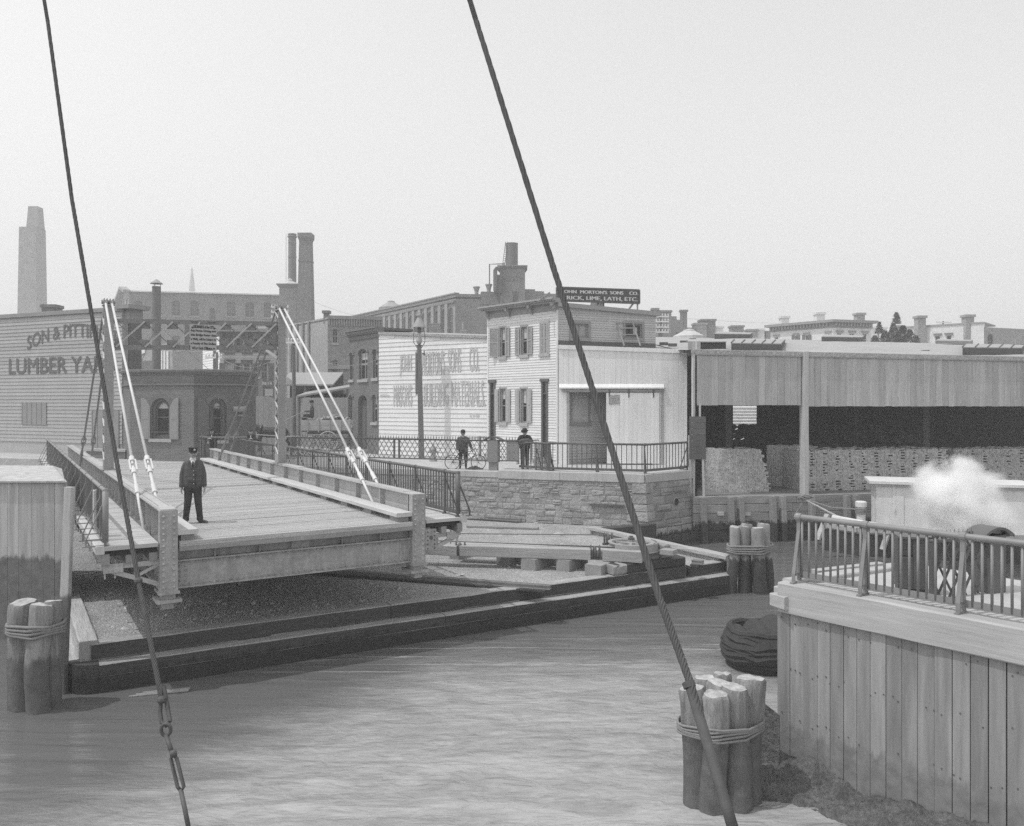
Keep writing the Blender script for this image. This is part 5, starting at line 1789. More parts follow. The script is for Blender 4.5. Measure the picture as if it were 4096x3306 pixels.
# roof sign
sgn = thing('roof_sign', 'long dark roof sign with pale lettering for brick and lime', 'sign', HS.pt(HS.x(2240), zta))
SG = Fac(HS.pt(0, 0, -0.15), HS.pt(HS.L, 0, -0.15))
xa, xb = SG.x(2226), SG.x(2556)
za0, za1 = SG.z(2235, 1204), SG.z(2235, 1151)
zb0_, zb1_ = SG.z(2556, 1215), SG.z(2556, 1162)
mb = MB().hexa([SG.pt(xa, za0, 0), SG.pt(xb, zb0_, 0), SG.pt(xb, zb0_, 0.04), SG.pt(xa, za0, 0.04), SG.pt(xa, za1, 0), SG.pt(xb, zb1_, 0), SG.pt(xb, zb1_, 0.04), SG.pt(xa, za1, 0.04)])
mb.build('board', 'sign_dark', sgn)
mb = MB()
for (a, za), (b, zc) in (((xa, za0), (xb, zb0_)), ((xa, za1), (xb, zb1_)), ((xb, zb0_), (xb, zb1_)), ((xa, za0), (xa, za1))):
 mb.bar(SG.pt(a, za, 0.03), SG.pt(b, zc, 0.03), 0.08, 0.06, up=tuple(SG.n))
mb.build('frame', 'trim_dark', sgn)
mb = MB()
for x in (xa + 0.1, (xa + xb) / 2 + 0.2, xb - 0.05):
 mb.bar(SG.pt(x, top(x) + 0.1, -0.06), SG.pt(x, za1 - (za1 - zb1_) * (x - xa) / (xb - xa) - 0.05, -0.06), 0.07, 0.07)
for x in (xa - 0.9, (xa + xb) / 2, xb - 0.55): mb.bar(SG.pt(x, top(x) + 0.18, -0.1), SG.pt(x + 0.6, za1 - 0.25 - (za1 - zb1_) * max(0, x + 0.6 - xa) / (xb - xa), -0.1), 0.06, 0.08)
mb.build('braces', 'trim', sgn)
def slant_text(body, u0, u1, v0a, v0b, v1a, v1b, bold):
 me = text(SG, body, 0, 1, 0, 1, 0.045, 'pale_letter', sgn, bold=0)
 o = me
 xs0, xs1 = SG.x(u0), SG.x(u1)
 base = wl(sgn)
 zt0_, zt1_ = SG.z(u0, v0a), SG.z(u1, v1a)
 zb0__, zb1__ = SG.z(u0, v0b), SG.z(u1, v1b)
 for v in o.data.vertices:
  w = v.co + base
  q = w - SG.p
  x = q.dot(SG.e)
  z = w.z
  top_, bot = zt0_ + (zt1_ - zt0_) * x, zb0__ + (zb1__ - zb0__) * x
  np_ = SG.pt(xs0 + (xs1 - xs0) * x, bot + (top_ - bot) * z, 0.044 + bold)
  v.co = np_ - base
for i, (ox) in enumerate((-1.2, 0, 1.2)):
 slant_text("JOHN  MORTON'S  SONS    CO.", 2247 + ox, 2550 + ox, 1160, 1177, 1168, 1186, 0.001 * i)
 slant_text('BRICK, LIME, LATH, ETC.', 2250 + ox, 2549 + ox, 1184, 1201, 1191, 1209, 0.001 * i)
# ladder leaning on the side wall
ld = thing('ladder', 'short wooden ladder leaning on the side wall above the shed roof', 'ladder', HS.pt(HS.x(2500), 5.4, 0.4))
pts = [(HS.pt(HS.x(2479), HS.z(2480, 1386), 0.42), HS.pt(HS.x(2466), HS.z(2470, 1290), 0.06)), (HS.pt(HS.x(2543), HS.z(2543, 1386), 0.42), HS.pt(HS.x(2528), HS.z(2528, 1290), 0.06))]
for a, b in pts: MB().bar(a, b, 0.07, 0.05).build('rail', 'wagon', ld)
for t in (0.2, 0.47, 0.75, 0.99): MB().bar(pts[0][0].lerp(pts[0][1], t), pts[1][0].lerp(pts[1][1], t), 0.035, 0.05).build('rung', 'wagon', ld)

# ---------------------------------------------------------------- white shed with the sliding door
s0_, s1_ = W(2234, 1615, 37.3), W(2748, 1615, 37.2)
SF = Fac(s0_, s1_)
shed = thing('white_shed', 'low white upright-board shed with open sliding door', 'shed', s0_)
zs = lambda x: SF.z(2234, 1392) + (SF.z(2748, 1410) - SF.z(2234, 1392)) * x / SF.L
ox0, ox1, oz0, oz1 = SF.rect(2277, 1570, 2424, 1870)
boards_v(SF, 0, SF.L, -0.05, zs, 0.24, 'white_board', shed, [(ox0, SF.x(2600), -0.1, oz1)], thick=0.03, gap=0.004, jit=0.003)
MB().hexa([SF.pt(0, zs(0) - 0.06, -0.1), SF.pt(SF.L, zs(SF.L) - 0.06, -0.1), SF.pt(SF.L, zs(SF.L) - 0.06, 0.09), SF.pt(0, zs(0) - 0.06, 0.09),
   SF.pt(0, zs(0) + 0.13, -0.1), SF.pt(SF.L, zs(SF.L) + 0.13, -0.1), SF.pt(SF.L, zs(SF.L) + 0.13, 0.09), SF.pt(0, zs(0) + 0.13, 0.09)]).build('fascia', 'white_board', shed)
mb = MB()
mb.fbox(SF, ox0 - 0.12, ox0, -0.05, oz1, -0.12, 0.05)
mb.build('jamb', 'shutter_pale', shed)
dx0, dx1 = SF.x(2424), SF.x(2636)
dz1 = SF.z(2530, 1572)
door = MB().fbox(SF, dx0, dx1, 0.06, dz1, 0.075, 0.085).build('sliding_door', 'white_board', shed)
boards_v(SF, dx0, dx1, 0.05, dz1, 0.2, 'white_board', door, d=0.09, gap=0.004, jit=0.002)
mb = MB()
for u in (2436, 2514, 2612):
 x = SF.x(u)
 mb.fbox(SF, x - 0.03, x + 0.03, dz1 - 0.22, dz1 + 0.12, 0.12, 0.135)
 p = SF.pt(x, dz1 + 0.12, 0.13)
 mb.tube(p, p + SF.n * 0.03, 0.06, 10)
mb.build('hangers', 'iron', door)
tx0, tx1 = SF.x(2250), SF.x(2655)
ztr = SF.z(2450, 1562)
MB().fbox(SF, tx0, tx1, ztr - 0.07, ztr + 0.03, 0.06, 0.14).build('door_track', 'trim', shed)
mb = MB().hexa([SF.pt(SF.x(2236), ztr + 0.16, 0.0), SF.pt(tx1, ztr + 0.16, 0.0), SF.pt(tx1, ztr + 0.06, 0.15), SF.pt(SF.x(2236), ztr + 0.06, 0.15),
    SF.pt(SF.x(2236), ztr + 0.32, 0.0), SF.pt(tx1, ztr + 0.32, 0.0), SF.pt(tx1, ztr + 0.12, 0.17), SF.pt(SF.x(2236), ztr + 0.12, 0.17)])
mb.build('canopy', 'white_board', shed)
MB().fbox(SF, tx1 - 0.12, tx1 - 0.02, 0.0, ztr, 0.0, 0.07).build('door_stop', 'shutter_pale', shed)
# inside of the shed and its roof
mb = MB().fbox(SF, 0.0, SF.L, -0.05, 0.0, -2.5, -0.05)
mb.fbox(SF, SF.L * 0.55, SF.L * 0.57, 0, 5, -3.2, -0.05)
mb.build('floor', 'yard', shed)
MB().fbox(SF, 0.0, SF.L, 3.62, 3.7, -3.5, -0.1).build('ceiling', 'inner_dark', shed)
MB().hexa([SF.pt(0, zs(0), -0.05), SF.pt(SF.L, zs(SF.L), -0.05), SF.pt(SF.L + 0.2, zs(SF.L) + 0.12, -2.2), SF.pt(0, zs(0) - 0.03, -2.2),
   SF.pt(0, zs(0) + 0.05, -0.05), SF.pt(SF.L, zs(SF.L) + 0.05, -0.05), SF.pt(SF.L + 0.2, zs(SF.L) + 0.16, -2.2), SF.pt(0, zs(0) + 0.02, -2.2)]).build('roof', 'gravel_roof', shed)
q = SF.L + 0.05
MB().hexa([SF.pt(4.9, zs(q) - 0.15, -0.1), SF.pt(q, zs(q) - 0.15, -0.1), SF.pt(q + 1.6, 7.55, -23), SF.pt(3.0, 7.55, -23), SF.pt(4.9, zs(q) + 0.07, -0.1), SF.pt(q, zs(q) + 0.07, -0.1), SF.pt(q + 1.6, 7.75, -23), SF.pt(3.0, 7.75, -23)]).build('rear_roof', 'gravel_roof', shed)
# notices on the sliding door
for (u0, v0, u1, v1), lines, lb_ in (((2434, 1583, 2454, 1619), ('POSITIVELY', 'NO', 'ADMITTANCE'), 'small grey no-admittance notice on the sliding door'), ((2456, 1581, 2477, 1617), ('CHILDREN', 'NOT', 'ADMITTED'), 'small grey notice about children on the sliding door')):
 x0, x1, z0, z1 = SF.rect(u0, v0, u1, v1)
 o = thing('notice', lb_, 'notice', SF.pt(x0, z0, 0.13))
 MB().fbox(SF, x0, x1, z0, z1, 0.125, 0.135).build('board', 'trim', o)
 for i, ln in enumerate(lines):
  zc = z1 - (z1 - z0) * (0.2 + 0.3 * i)
  m_ = 0.03 if len(ln) > 4 else 0.07
  text(SF, ln, x0 + m_, x1 - m_, zc - 0.045, zc + 0.045, 0.138, 'pale_letter', o)

# ---------------------------------------------------------------- white wall of the mason's yard
w0, w1 = W(1517, 1615, 46.0), W(1950, 1615, 42.2)
WF = Fac(w0, w1)
ww = thing('white_clapboard_building', 'long white clapboard wall with faded painted lettering behind the lamp post', 'building', w0)
ztop0, ztop1 = WF.z(1517, 1336), WF.z(1950, 1352)
xw0, xw1, zw0, zw1 = WF.rect(1664, 1410, 1676, 1574)
wall(WF, [(0, -0.1), (WF.L, -0.1), (WF.L, ztop1), (0, ztop0)], [], 'wall', 'clap_white', ww, 0.3, -0.004)
clapboards(WF, -0.05, ztop0, 0.232, 'clap_white', ww, [(xw0, xw1, zw0, zw1)], lambda z: (0, WF.L) if z < ztop1 else (0, max(0.06, WF.L * (ztop0 - z) / (ztop0 - ztop1))), thick=0.045, wob=0.012)
MB().hexa([WF.pt(0, ztop0, -6), WF.pt(WF.L, ztop1, -6), WF.pt(WF.L, ztop1 - 0.04, 0.12), WF.pt(0, ztop0 - 0.04, 0.12), WF.pt(0, ztop0 + 0.5, -6), WF.pt(WF.L, ztop1 + 0.5, -6), WF.pt(WF.L, ztop1 + 0.1, 0.12), WF.pt(0, ztop0 + 0.1, 0.12)]).build('roof', 'gravel_roof', ww)
MB().fbox(WF, xw0, xw1, zw0, zw1, 0.0, 0.07).build('shutter_slot', 'trim', ww)
def wtext(b, u0, v0, u1, v1, m='sign_paint', bold=0.02):
 x0, x1, z0, z1 = WF.rect(u0, v0, u1, v1)
 text(WF, b, x0, x1, z0, z1, 0.058, m, ww, bold=bold)
M['wash_paint'] = mat('wash_paint', 0.56, 0.85, 0.25, 3.0, (1, 1, 3), streak=0.3)
wtext('JOHN', 1602, 1420, 1648, 1506, 'wash_paint', 0.014)
wtext("MORTON'S", 1690, 1404, 1781, 1500, 'wash_paint', 0.014)
wtext('SONS', 1794, 1396, 1846, 1490, 'wash_paint', 0.014)
wtext('CO.', 1880, 1388, 1918, 1486, 'wash_paint', 0.014)
wtext("MASON'S", 1577, 1538, 1650, 1626, 'wash_paint', 0.014)
wtext("BUILDING", 1697, 1534, 1795, 1626, 'wash_paint', 0.014)
wtext("MATERIALS.", 1808, 1524, 1942, 1626, 'wash_paint', 0.014)
wtext('TEL. 556 MAIN', 1880, 1658, 1920, 1670, 'wash_paint', 0.003)
wtext('POST NO BILLS', 1524, 1578, 1560, 1588, 'wash_paint', 0.003)
for u, v0, v1, y, lb_ in ((1735, 1290, 1330, 52, 'broken pale brick chimney behind the white wall'), (1852, 1315, 1332, 50, 'low brick chimney with a cowl behind the white wall'), (1512, 1308, 1326, 52, 'ruined chimney top beside the brick row house')):
 p = W(u, v1, y)
 hgt = (v1 - v0) / F * y
 o = MB()
 wd = 0.34 if u == 1735 else 0.2
 zz = p.z - 1.5
 for i in range(int((hgt + 1.5) / 0.1)):
  j = R.uniform(-0.03, 0.03)
  o.box(p.x - wd + j, p.x + wd + j, p.y, p.y + 0.6, zz + i * 0.1, zz + i * 0.1 + 0.085)
 if u == 1852: o.lathe((p.x, p.y + 0.3, 0), [(0.08, p.z + hgt), (0.1, p.z + hgt + 0.4), (0.02, p.z + hgt + 0.42)], 8)
 o.build('chimney_stack', 'chimney_pale', None, lb_, cat='chimney', at=(p.x, p.y, zz))
# ---------------------------------------------------------------- brick row house with arched windows
r0_ = W(1398, 1615, 49.2)
RF = Fac(r0_, w0)
rh = thing('brick_row_house', 'narrow two-storey brick house with arched windows left of the white wall', 'house', r0_)
ZR = RF.z(1517, 1348)
wins = [(1399, 1411, 1413, 1520, 0.18), (1436, 1396, 1470, 1519, 0.25), (1492, 1397, 1510, 1514, 0.18), (1396, 1580, 1410, 1700, 0.15), (1490, 1580, 1508, 1690, 0.18)]
rl = [RF.rect(*w[:4]) + (w[4],) for w in wins]
rl = [(max(a, 0.08), b, c, d, e) for a, b, c, d, e in rl]
dx = RF.rect(1432, 1582, 1468, 1752)
hs = [loop(a, b, c, d, e) for a, b, c, d, e in rl] + [loop(dx[0], dx[1], 0.12, dx[3], 0.42)]
wall(RF, [(0, -0.1), (RF.L, -0.1), (RF.L, ZR), (0, ZR)], hs, 'wall', 'row_brick', rh, 0.3)
for i, (a, b, c, d, e) in enumerate(rl): window(rh, RF, a, b, c, d, e, d=-0.2, fw=0.07, frame='trim', cols=2 if i == 1 else 1, rows=1, sill='stone_trim', hood='brick_trim', shade=0.35, bar=0.06)
mb = MB().fbox(RF, dx[0], dx[1], 0.1, dx[3] - 0.3, -0.28, -0.24)
for i in range(5): mb.fbox(RF, dx[0] + 0.42 + i * 0.14, dx[0] + 0.5 + i * 0.14, 0.15, dx[3] - 0.5, -0.24, -0.22)
o = mb.build('door', 'shutter', rh)
wall(RF, loop(dx[0] - 0.18, dx[1] + 0.18, dx[3] - 0.45, dx[3] + 0.2, 0.6), [], 'door_hood', 'brick_trim', rh, 0.02, 0.06) if False else None
MB().fbox(RF, dx[0] - 0.2, dx[1] + 0.3, -0.1, 0.1, 0, 0.5).build('door_step', 'stone_trim', rh)
mb = MB()
for a, b, c in ((0, 0.25, 0.05), (0.25, 0.33, 0.16), (0.33, 0.5, 0.22), (0.5, 0.58, 0.3)): mb.fbox(RF, -0.1, RF.L + 0.02, ZR + a, ZR + b, -0.3, c)
mb.build('cornice', 'brick_trim', rh)
rs = Fac((r0_.x - 0.2, r0_.y + 7), r0_)
MB().fbox(RF, 0, RF.L, ZR + 0.4, ZR + 0.55, -2.2, -0.3).build('roof', 'tar', rh)
MB().fbox(RF, -0.02, 0.25, -0.1, ZR + 0.4, -2.2, -0.32).build('side_wall', 'row_brick', rh)
# ---------------------------------------------------------------- open brick shed on the right
k0, k1 = W(2764, 1615, 34.2), W(4200, 1615, 36.7)
KF = Fac(k0, k1)
bs = thing('brick_shed', 'wide open-fronted timber shed with weathered upright boards and gravel roof', 'shed', k0)
ze = lambda x: KF.z(2775, 1412) + (KF.z(3990, 1438) - KF.z(2775, 1412)) * x / KF.x(3990)
zlo = lambda x: KF.z(2800, 1622)
xp0, xp1 = KF.x(3198), KF.x(3235)
boards_v(KF, 0.25, xp0 + 0.05, zlo, ze, 0.30, 'shed_board', bs, gap=0.008, zj=0.012)
boards_v(KF, xp1 - 0.05, KF.L, lambda x: zlo(x) - 0.05, ze, 0.30, 'shed_board', bs, gap=0.008, zj=0.012)
mb = MB()
mb.hexa([KF.pt(0.1, ze(0) - 0.08, 0.04), KF.pt(KF.L, ze(KF.L) - 0.08, 0.04), KF.pt(KF.L, ze(KF.L) - 0.08, 0.10), KF.pt(0.1, ze(0) - 0.08, 0.10),
  KF.pt(0.1, ze(0) + 0.14, 0.04), KF.pt(KF.L, ze(KF.L) + 0.14, 0.04), KF.pt(KF.L, ze(KF.L) + 0.14, 0.10), KF.pt(0.1, ze(0) + 0.14, 0.10)])
mb.build('fascia', 'shed_post', bs)
for x0, x1, zt in ((0.0, 0.2, ze(0) + 0.1), (xp0, xp1, ze(xp0) + 0.14)):
 t = MB()
 w = x1 - x0
 timber(t, KF.pt((x0 + x1) / 2, -1.1, 0.0), KF.pt((x0 + x1) / 2, zt, 0.0), w, w * 0.5, 0.015, 0.006, up=tuple(KF.e))
 t.build('post', 'shed_post', bs)
for u, y in ((2912, 39.5), (3700, 39.5), (3420, 44)):
 p = W(u, 1615, y)
 MB().box(p.x - 0.15, p.x + 0.15, p.y - 0.15, p.y + 0.15, -1.1, 5.4).build('post', 'dark_board', bs)
RID0, RID1 = W(2600, 1615, 60.5), W(4300, 1615, 74.0)
ZRID = 7.85
def roofpt(u, v):
 """point of the roof slope seen at (u, v)"""
 best = None
 for i in range(400):
  t = i / 399
  xa = KF.x(u)
  e = KF.pt(xa, ze(xa) + 0.12)
  rx = Fac(RID0, RID1)
  r = rx.pt(rx.x(u), ZRID)
  p = e.lerp(r, t)
  vv = HY - (p.z - H) * F / p.y
  d = abs(vv - v)
  if best is None or d < best[0]: best = (d, p)
 return best[1]
mb = MB()
e0, e1 = KF.pt(-0.05, ze(0) + 0.12, 0.12), KF.pt(KF.L + 6, ze(KF.L) + 0.05, 0.12)
r0, r1 = Vector((RID0.x - 2.0, RID0.y, ZRID)), Vector((RID1.x, RID1.y, ZRID))
NX, NY = 40, 24
vs, fs = [], []
for j in range(NY + 1):
 for i in range(NX + 1):
  p = e0.lerp(e1, i / NX).lerp(r0.lerp(r1, i / NX), j / NY)
  p.z += (R.uniform(-0.02, 0.02) if 0 < j < NY else 0) + 0.25 * math.sin(math.pi * j / NY) * min(1, i / 8) - 0.12 * max(0, 1 - i / 3) * min(1, j / 3)
  vs.append(p)
for j in range(NY):
 for i in range(NX): fs.append((j * (NX + 1) + i, j * (NX + 1) + i + 1, (j + 1) * (NX + 1) + i + 1, (j + 1) * (NX + 1) + i))
mb.add(vs, fs)
lo = [p - Vector((0, 0, 0.16)) for p in vs]
k = len(vs)
mb.add(lo, fs)
for i in range(NX): mb.f.append((i, i + 1, k + i + 1, k + i))
mb.build('roof', 'gravel_roof', bs, smooth=False)
# walls behind, with a gap that shows the lumber yard
y1 = 52.0
gx0, gx1 = W(2932, 1615, y1).x, W(3030, 1615, y1).x
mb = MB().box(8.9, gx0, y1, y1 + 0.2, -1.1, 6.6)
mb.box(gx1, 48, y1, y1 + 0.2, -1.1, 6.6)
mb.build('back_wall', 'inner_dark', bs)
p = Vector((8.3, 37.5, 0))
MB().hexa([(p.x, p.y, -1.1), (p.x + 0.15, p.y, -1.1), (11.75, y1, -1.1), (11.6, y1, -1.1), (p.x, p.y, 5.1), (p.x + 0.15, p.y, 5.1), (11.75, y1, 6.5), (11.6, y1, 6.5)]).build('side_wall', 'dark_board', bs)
# skylights and hatches on the roof
def skylight(u0, u1, v0, v1, label, h=0.35, glass=False, m='tar'):
 a, b = roofpt(u0, v1), roofpt(u1, v1)
 c, d = roofpt(u1 + 12, v0), roofpt(u0 + 12, v0)
 o = thing('skylight', label, 'skylight', a, 'skylights on the shed roof')
 up = Vector((0, 0, h))
 dn = Vector((0, 0, -0.1))
 mb = MB().hexa([a + dn, b + dn, c + dn, d + dn, a + up, b + up, c + up, d + up])
 mb.build('curb', m, o)
 up2 = Vector((0, 0, h + 0.04))
 MB().hexa([a + up, b + up, c + up, d + up, a + up2, b + up2, c + up2, d + up2]).build('lid', 'lead', o)
 if glass:
  for i in range(6):
   t = (i + 0.0) / 5
   p, q = a.lerp(b, t), d.lerp(c, t)
   MB().bar(p + up2, q + up2 + Vector((0, 0, 0.02)), 0.05, 0.05).build('glazing_bar', 'tar', o)
skylight(2858, 2998, 1352, 1366, 'low dark skylight box near the shed ridge at left', 0.45)
skylight(2925, 3128, 1388, 1406, 'broad glazed skylight just behind the shed eave', 0.30, True)
skylight(3286, 3446, 1363, 1382, 'long dark skylight box below the white corner house', 0.50)
skylight(3742, 3880, 1374, 1390, 'pale flat skylight box near the right end of the ridge', 0.42, False, 'trim')
skylight(3850, 4090, 1402, 1424, 'ribbed glazed skylight at the far right of the eave', 0.35, True)
a = roofpt(2790, 1400)
o = thing('roof_hatch', 'square board hatch box at the left corner of the shed roof', 'hatch', a)
q = W(2752, 1400, 35.6)
for i in range(4): MB().box(q.x + i * 0.14, q.x + i * 0.14 + 0.13, q.y, q.y + 0.04, 4.9, H + (1615 - 1366) / F * 35.6).build('board', 'shed_board', o)
MB().box(q.x + 0.58, q.x + 1.75, q.y + 0.3, q.y + 0.5, 4.9, H + (1615 - 1368) / F * 35.9).build('side', 'dark_board', o)
MB().box(q.x, q.x + 1.7, q.y + 0.05, q.y + 0.5, H + (1615 - 1369) / F * 35.6, H + (1615 - 1366) / F * 35.6).build('lid', 'shed_board', o)
p = roofpt(2757, 1347)
o = thing('lantern_skylight', 'pyramid glass lantern skylight beyond the shed roof', 'skylight', p)
MB().lathe((p.x, p.y, 0), [(1.25, p.z - 0.3), (1.25, p.z + 0.05), (0.45, p.z + 0.45), (0.45, p.z + 0.52), (0.1, p.z + 0.62)], 8).build('glass_roof', 'pale_roof', o)
for i, (u, v) in enumerate(((2655, 1380), (2690, 1385), (2735, 1372), (2770, 1362))):
 p = roofpt(u, v)
 MB().box(p.x - 0.2, p.x + 0.2, p.y - 0.1, p.y + 0.1, p.z - 0.02, p.z + 0.12).build('loose_brick', 'dark_board', None, 'dark loose brick on the gravel roof, ' + ('beside the house gable', 'second from the house gable', 'below the lantern skylight', 'next to the roof hatch')[i], cat='brick', group='loose bricks on the gravel roof', at=p)

# ---------------------------------------------------------------- stacked bricks
def brick_stack(label, f, x0, x1, z0, z1, dl, mortar_holes=True, side=True, slope=0.0):
 o = thing('brick_stack', label, 'brick stack', f.pt(x0, z0), 'brick stacks in the open shed')
 mb = MB()
 h = 0.062
 z, row = z0, 0
 core = MB()
 core.hexa([f.pt(x0 + 0.12, z0, -0.16), f.pt(x1 - 0.12, z0, -0.16), f.pt(x1 - 0.12, z0, -dl), f.pt(x0 + 0.12, z0, -dl),
    f.pt(x0 + 0.12 + slope * 0.5, z1 - 0.05, -0.22 - slope), f.pt(x1 - 0.12 - slope, z1 - 0.05, -0.22 - slope), f.pt(x1 - 0.12 - slope, z1 - 0.05, -dl), f.pt(x0 + 0.12 + slope * 0.5, z1 - 0.05, -dl)])
 core.build('core', 'dark_board', o)
 while z < z1 - 0.01:
  g = slope * (z - z0) / (z1 - z0)
  x = x0 + g * 0.5 + R.uniform(0, 0.03)
  k = 0
  while x < x1 - g - 0.05:
   head = R.random() < 0.45
   w = 0.10 if head else 0.205
   if not (mortar_holes and row % 2 == 0 and int((x - x0) / 0.105) % 6 == 3):
    d = R.uniform(-0.02, 0.015) - g
    mb.fbox(f, x + 0.004, x + w - 0.004, z + 0.003, z + h - 0.003, d - 0.16, d)
   x += w + R.uniform(0.0, 0.006)
  if side:
   for xs, sg in ((x0 + g * 0.5, 1), (x1 - g, -1)):
    dd = 0.02 + g
    while dd < min(dl, 3.2):
     w = 0.10 if R.random() < 0.45 else 0.205
     j = R.uniform(-0.015, 0.015)
     a, b = (xs + j, xs + 0.14) if sg > 0 else (xs - 0.14, xs + j)
     mb.fbox(f, a, b, z + 0.003, z + h - 0.003, -dd - w + 0.004, -dd)
     dd += w
  z += h
  row += 1
 for i in range(int((x1 - x0) * min(dl, 2.5) * 9)):
  x, d = R.uniform(x0 + slope * 0.5, x1 - 0.25 - slope), -R.uniform(slope + 0.05, min(dl, 2.5))
  zz = z1 + R.uniform(-0.05, 0.03)
  mb.fbox(f, x, x + 0.2, zz - 0.05, zz, d - 0.1, d)
 mb.build('bricks', 'stack_brick', o, kind='stuff')
s0, s1 = W(2876, 1615, 35.6), W(3078, 1615, 35.9)
f1 = Fac(s0, s1)
brick_stack('ragged leaning stack of bricks beside the narrow board panel', f1, 0, f1.L, -1.1, f1.z(2960, 1802), 2.2, False, True, 0.3)
s0, s1 = W(3236, 1615, 36.2), W(3795, 1615, 37.3)
f2 = Fac(s0, s1)
brick_stack('long openwork brick stack right of the shed post', f2, -0.25, f2.L, -1.1, f2.z(3500, 1800), 3.0, True, True, 0.08)
s0, s1 = W(3065, 1615, 38.4), W(3260, 1615, 37.6)
f3 = Fac(s0, s1)
brick_stack('dark set-back brick stack seen between the post and the leaning stack', f3, 0, f3.L, -1.1, f3.z(3150, 1785), 1.5, False, False, 0.0)
s0, s1 = W(3800, 1615, 38.0), W(4250, 1615, 39.0)
f4 = Fac(s0, s1)
brick_stack('far right brick stack behind the steam', f4, 0.2, f4.L, -1.1, f4.z(3950, 1800), 2.5, True, True, 0.05)
# pale lumber seen through the back gap
o = thing('lumber_pile', 'pale stacked lumber glimpsed through the back of the shed', 'lumber pile', W(2980, 1680, 80))
for r in range(9):
 for c in range(4):
  p = W(2918, 1615, 80)
  MB().tube((p.x + R.uniform(-0.2, 0.2), p.y + c * 0.35, 0.0 + r * 0.3), (p.x + 4.4, p.y + c * 0.35, 0.0 + r * 0.3), 0.14, 7).build('pole', 'far_white', o)
sk = thing('sack_heap', 'dark heap of filled sacks at the back of the open shed', 'sacks', W(3000, 1750, 49))
sm_ = unit_mesh(MB().sphere((0, 0, 0), 1.0, 10, 6), 'dark_board')
for r in range(9):
 for c in range(26 - r):
  p = W(2835 + r * 7, 1615, 49.0)
  inst('sack', sm_, sk, (p.x + c * 0.6 + R.uniform(-0.1, 0.1), p.y + R.uniform(-0.2, 0.3), -0.95 + r * 0.29 + R.uniform(-0.04, 0.04)), R.uniform(-0.3, 0.3), (0.4, 0.28, 0.2))
# narrow board panel at the left post
pf = Fac(W(2757, 1615, 34.0), W(2822, 1615, 33.9))
o = thing('hoarding', 'narrow dark panel of horizontal boards on two legs by the abutment', 'board panel', pf.pt(0, -1.1))
z = pf.z(2790, 1838)
zt = pf.z(2790, 1662)
k = z
while k < zt - 0.05:
 MB().hexa([pf.pt(0.0 + 0.05 * (zt - k) * 0, k + 0.004, 0), pf.pt(pf.L + 0.02, k + 0.004, 0), pf.pt(pf.L + 0.02, k + 0.004, 0.03), pf.pt(0, k + 0.004, 0.03),
    pf.pt(0.0, k + 0.252, 0), pf.pt(pf.L, k + 0.252, 0), pf.pt(pf.L, k + 0.252, 0.03), pf.pt(0, k + 0.252, 0.03)]).build('board', 'dark_board', o)
 k += 0.257
for u in (2762, 2815):
 x = pf.x(u)
 MB().bar(pf.pt(x, -1.1, -0.03), pf.pt(x - 0.05, z + 1.0, -0.03), 0.09, 0.09, up=tuple(pf.e)).build('leg', 'shed_post', o)
MB().bar(pf.pt(pf.x(2800), zt - 0.1, -0.05), pf.pt(pf.x(2800), zt + 0.5, -0.05), 0.1, 0.08, up=tuple(pf.e)).build('stub', 'shed_post', o)

# ---------------------------------------------------------------- timber bulkhead under the yard
b0, b1 = W(2772, 1615, 33.7), W(4250, 1615, 36.3)
BK = Fac(b0, b1)
bk = thing('timber_bulkhead', 'timber bulkhead of stacked planks below the brick shed', 'bulkhead', BK.pt(0, ZW))
for z0, z1 in ((-1.42, -1.08), (-1.78, -1.42), (-2.15, -1.78), (-2.5, -2.15), (-2.9, -2.5), (-3.5, -2.9)):
 x = 0
 while x < BK.L:
  e = min(BK.L, x + R.uniform(3.5, 6))
  t = MB()
  timber(t, BK.pt(x + 0.01, (z0 + z1) / 2, -0.12), BK.pt(e - 0.01, (z0 + z1) / 2, -0.12), 0.25, z1 - z0 - 0.015, 0.015, 0.012)
  t.build('plank', 'bulkhead', bk)
  x = e
for u in (2808, 2918, 2958, 3085, 3125, 3240, 3380, 3420, 3560):
 x = BK.x(u)
 t = MB()
 timber(t, BK.pt(x + 0.05, -3.4, 0.2), BK.pt(x, -1.12, 0.1), 0.28, 0.22, 0.02, 0.01, up=tuple(BK.e))
 t.build('fender_post', 'bulkhead', bk)
for u, v in ((2880, 2055), (2986, 2055)):
 x = BK.x(u)
 z = BK.z(u, v)
 MB().fbox(BK, x - 0.12, x + 0.12, z - 0.07, z + 0.07, 0.0, 0.14).build('bolt_block', 'shed_post', bk)

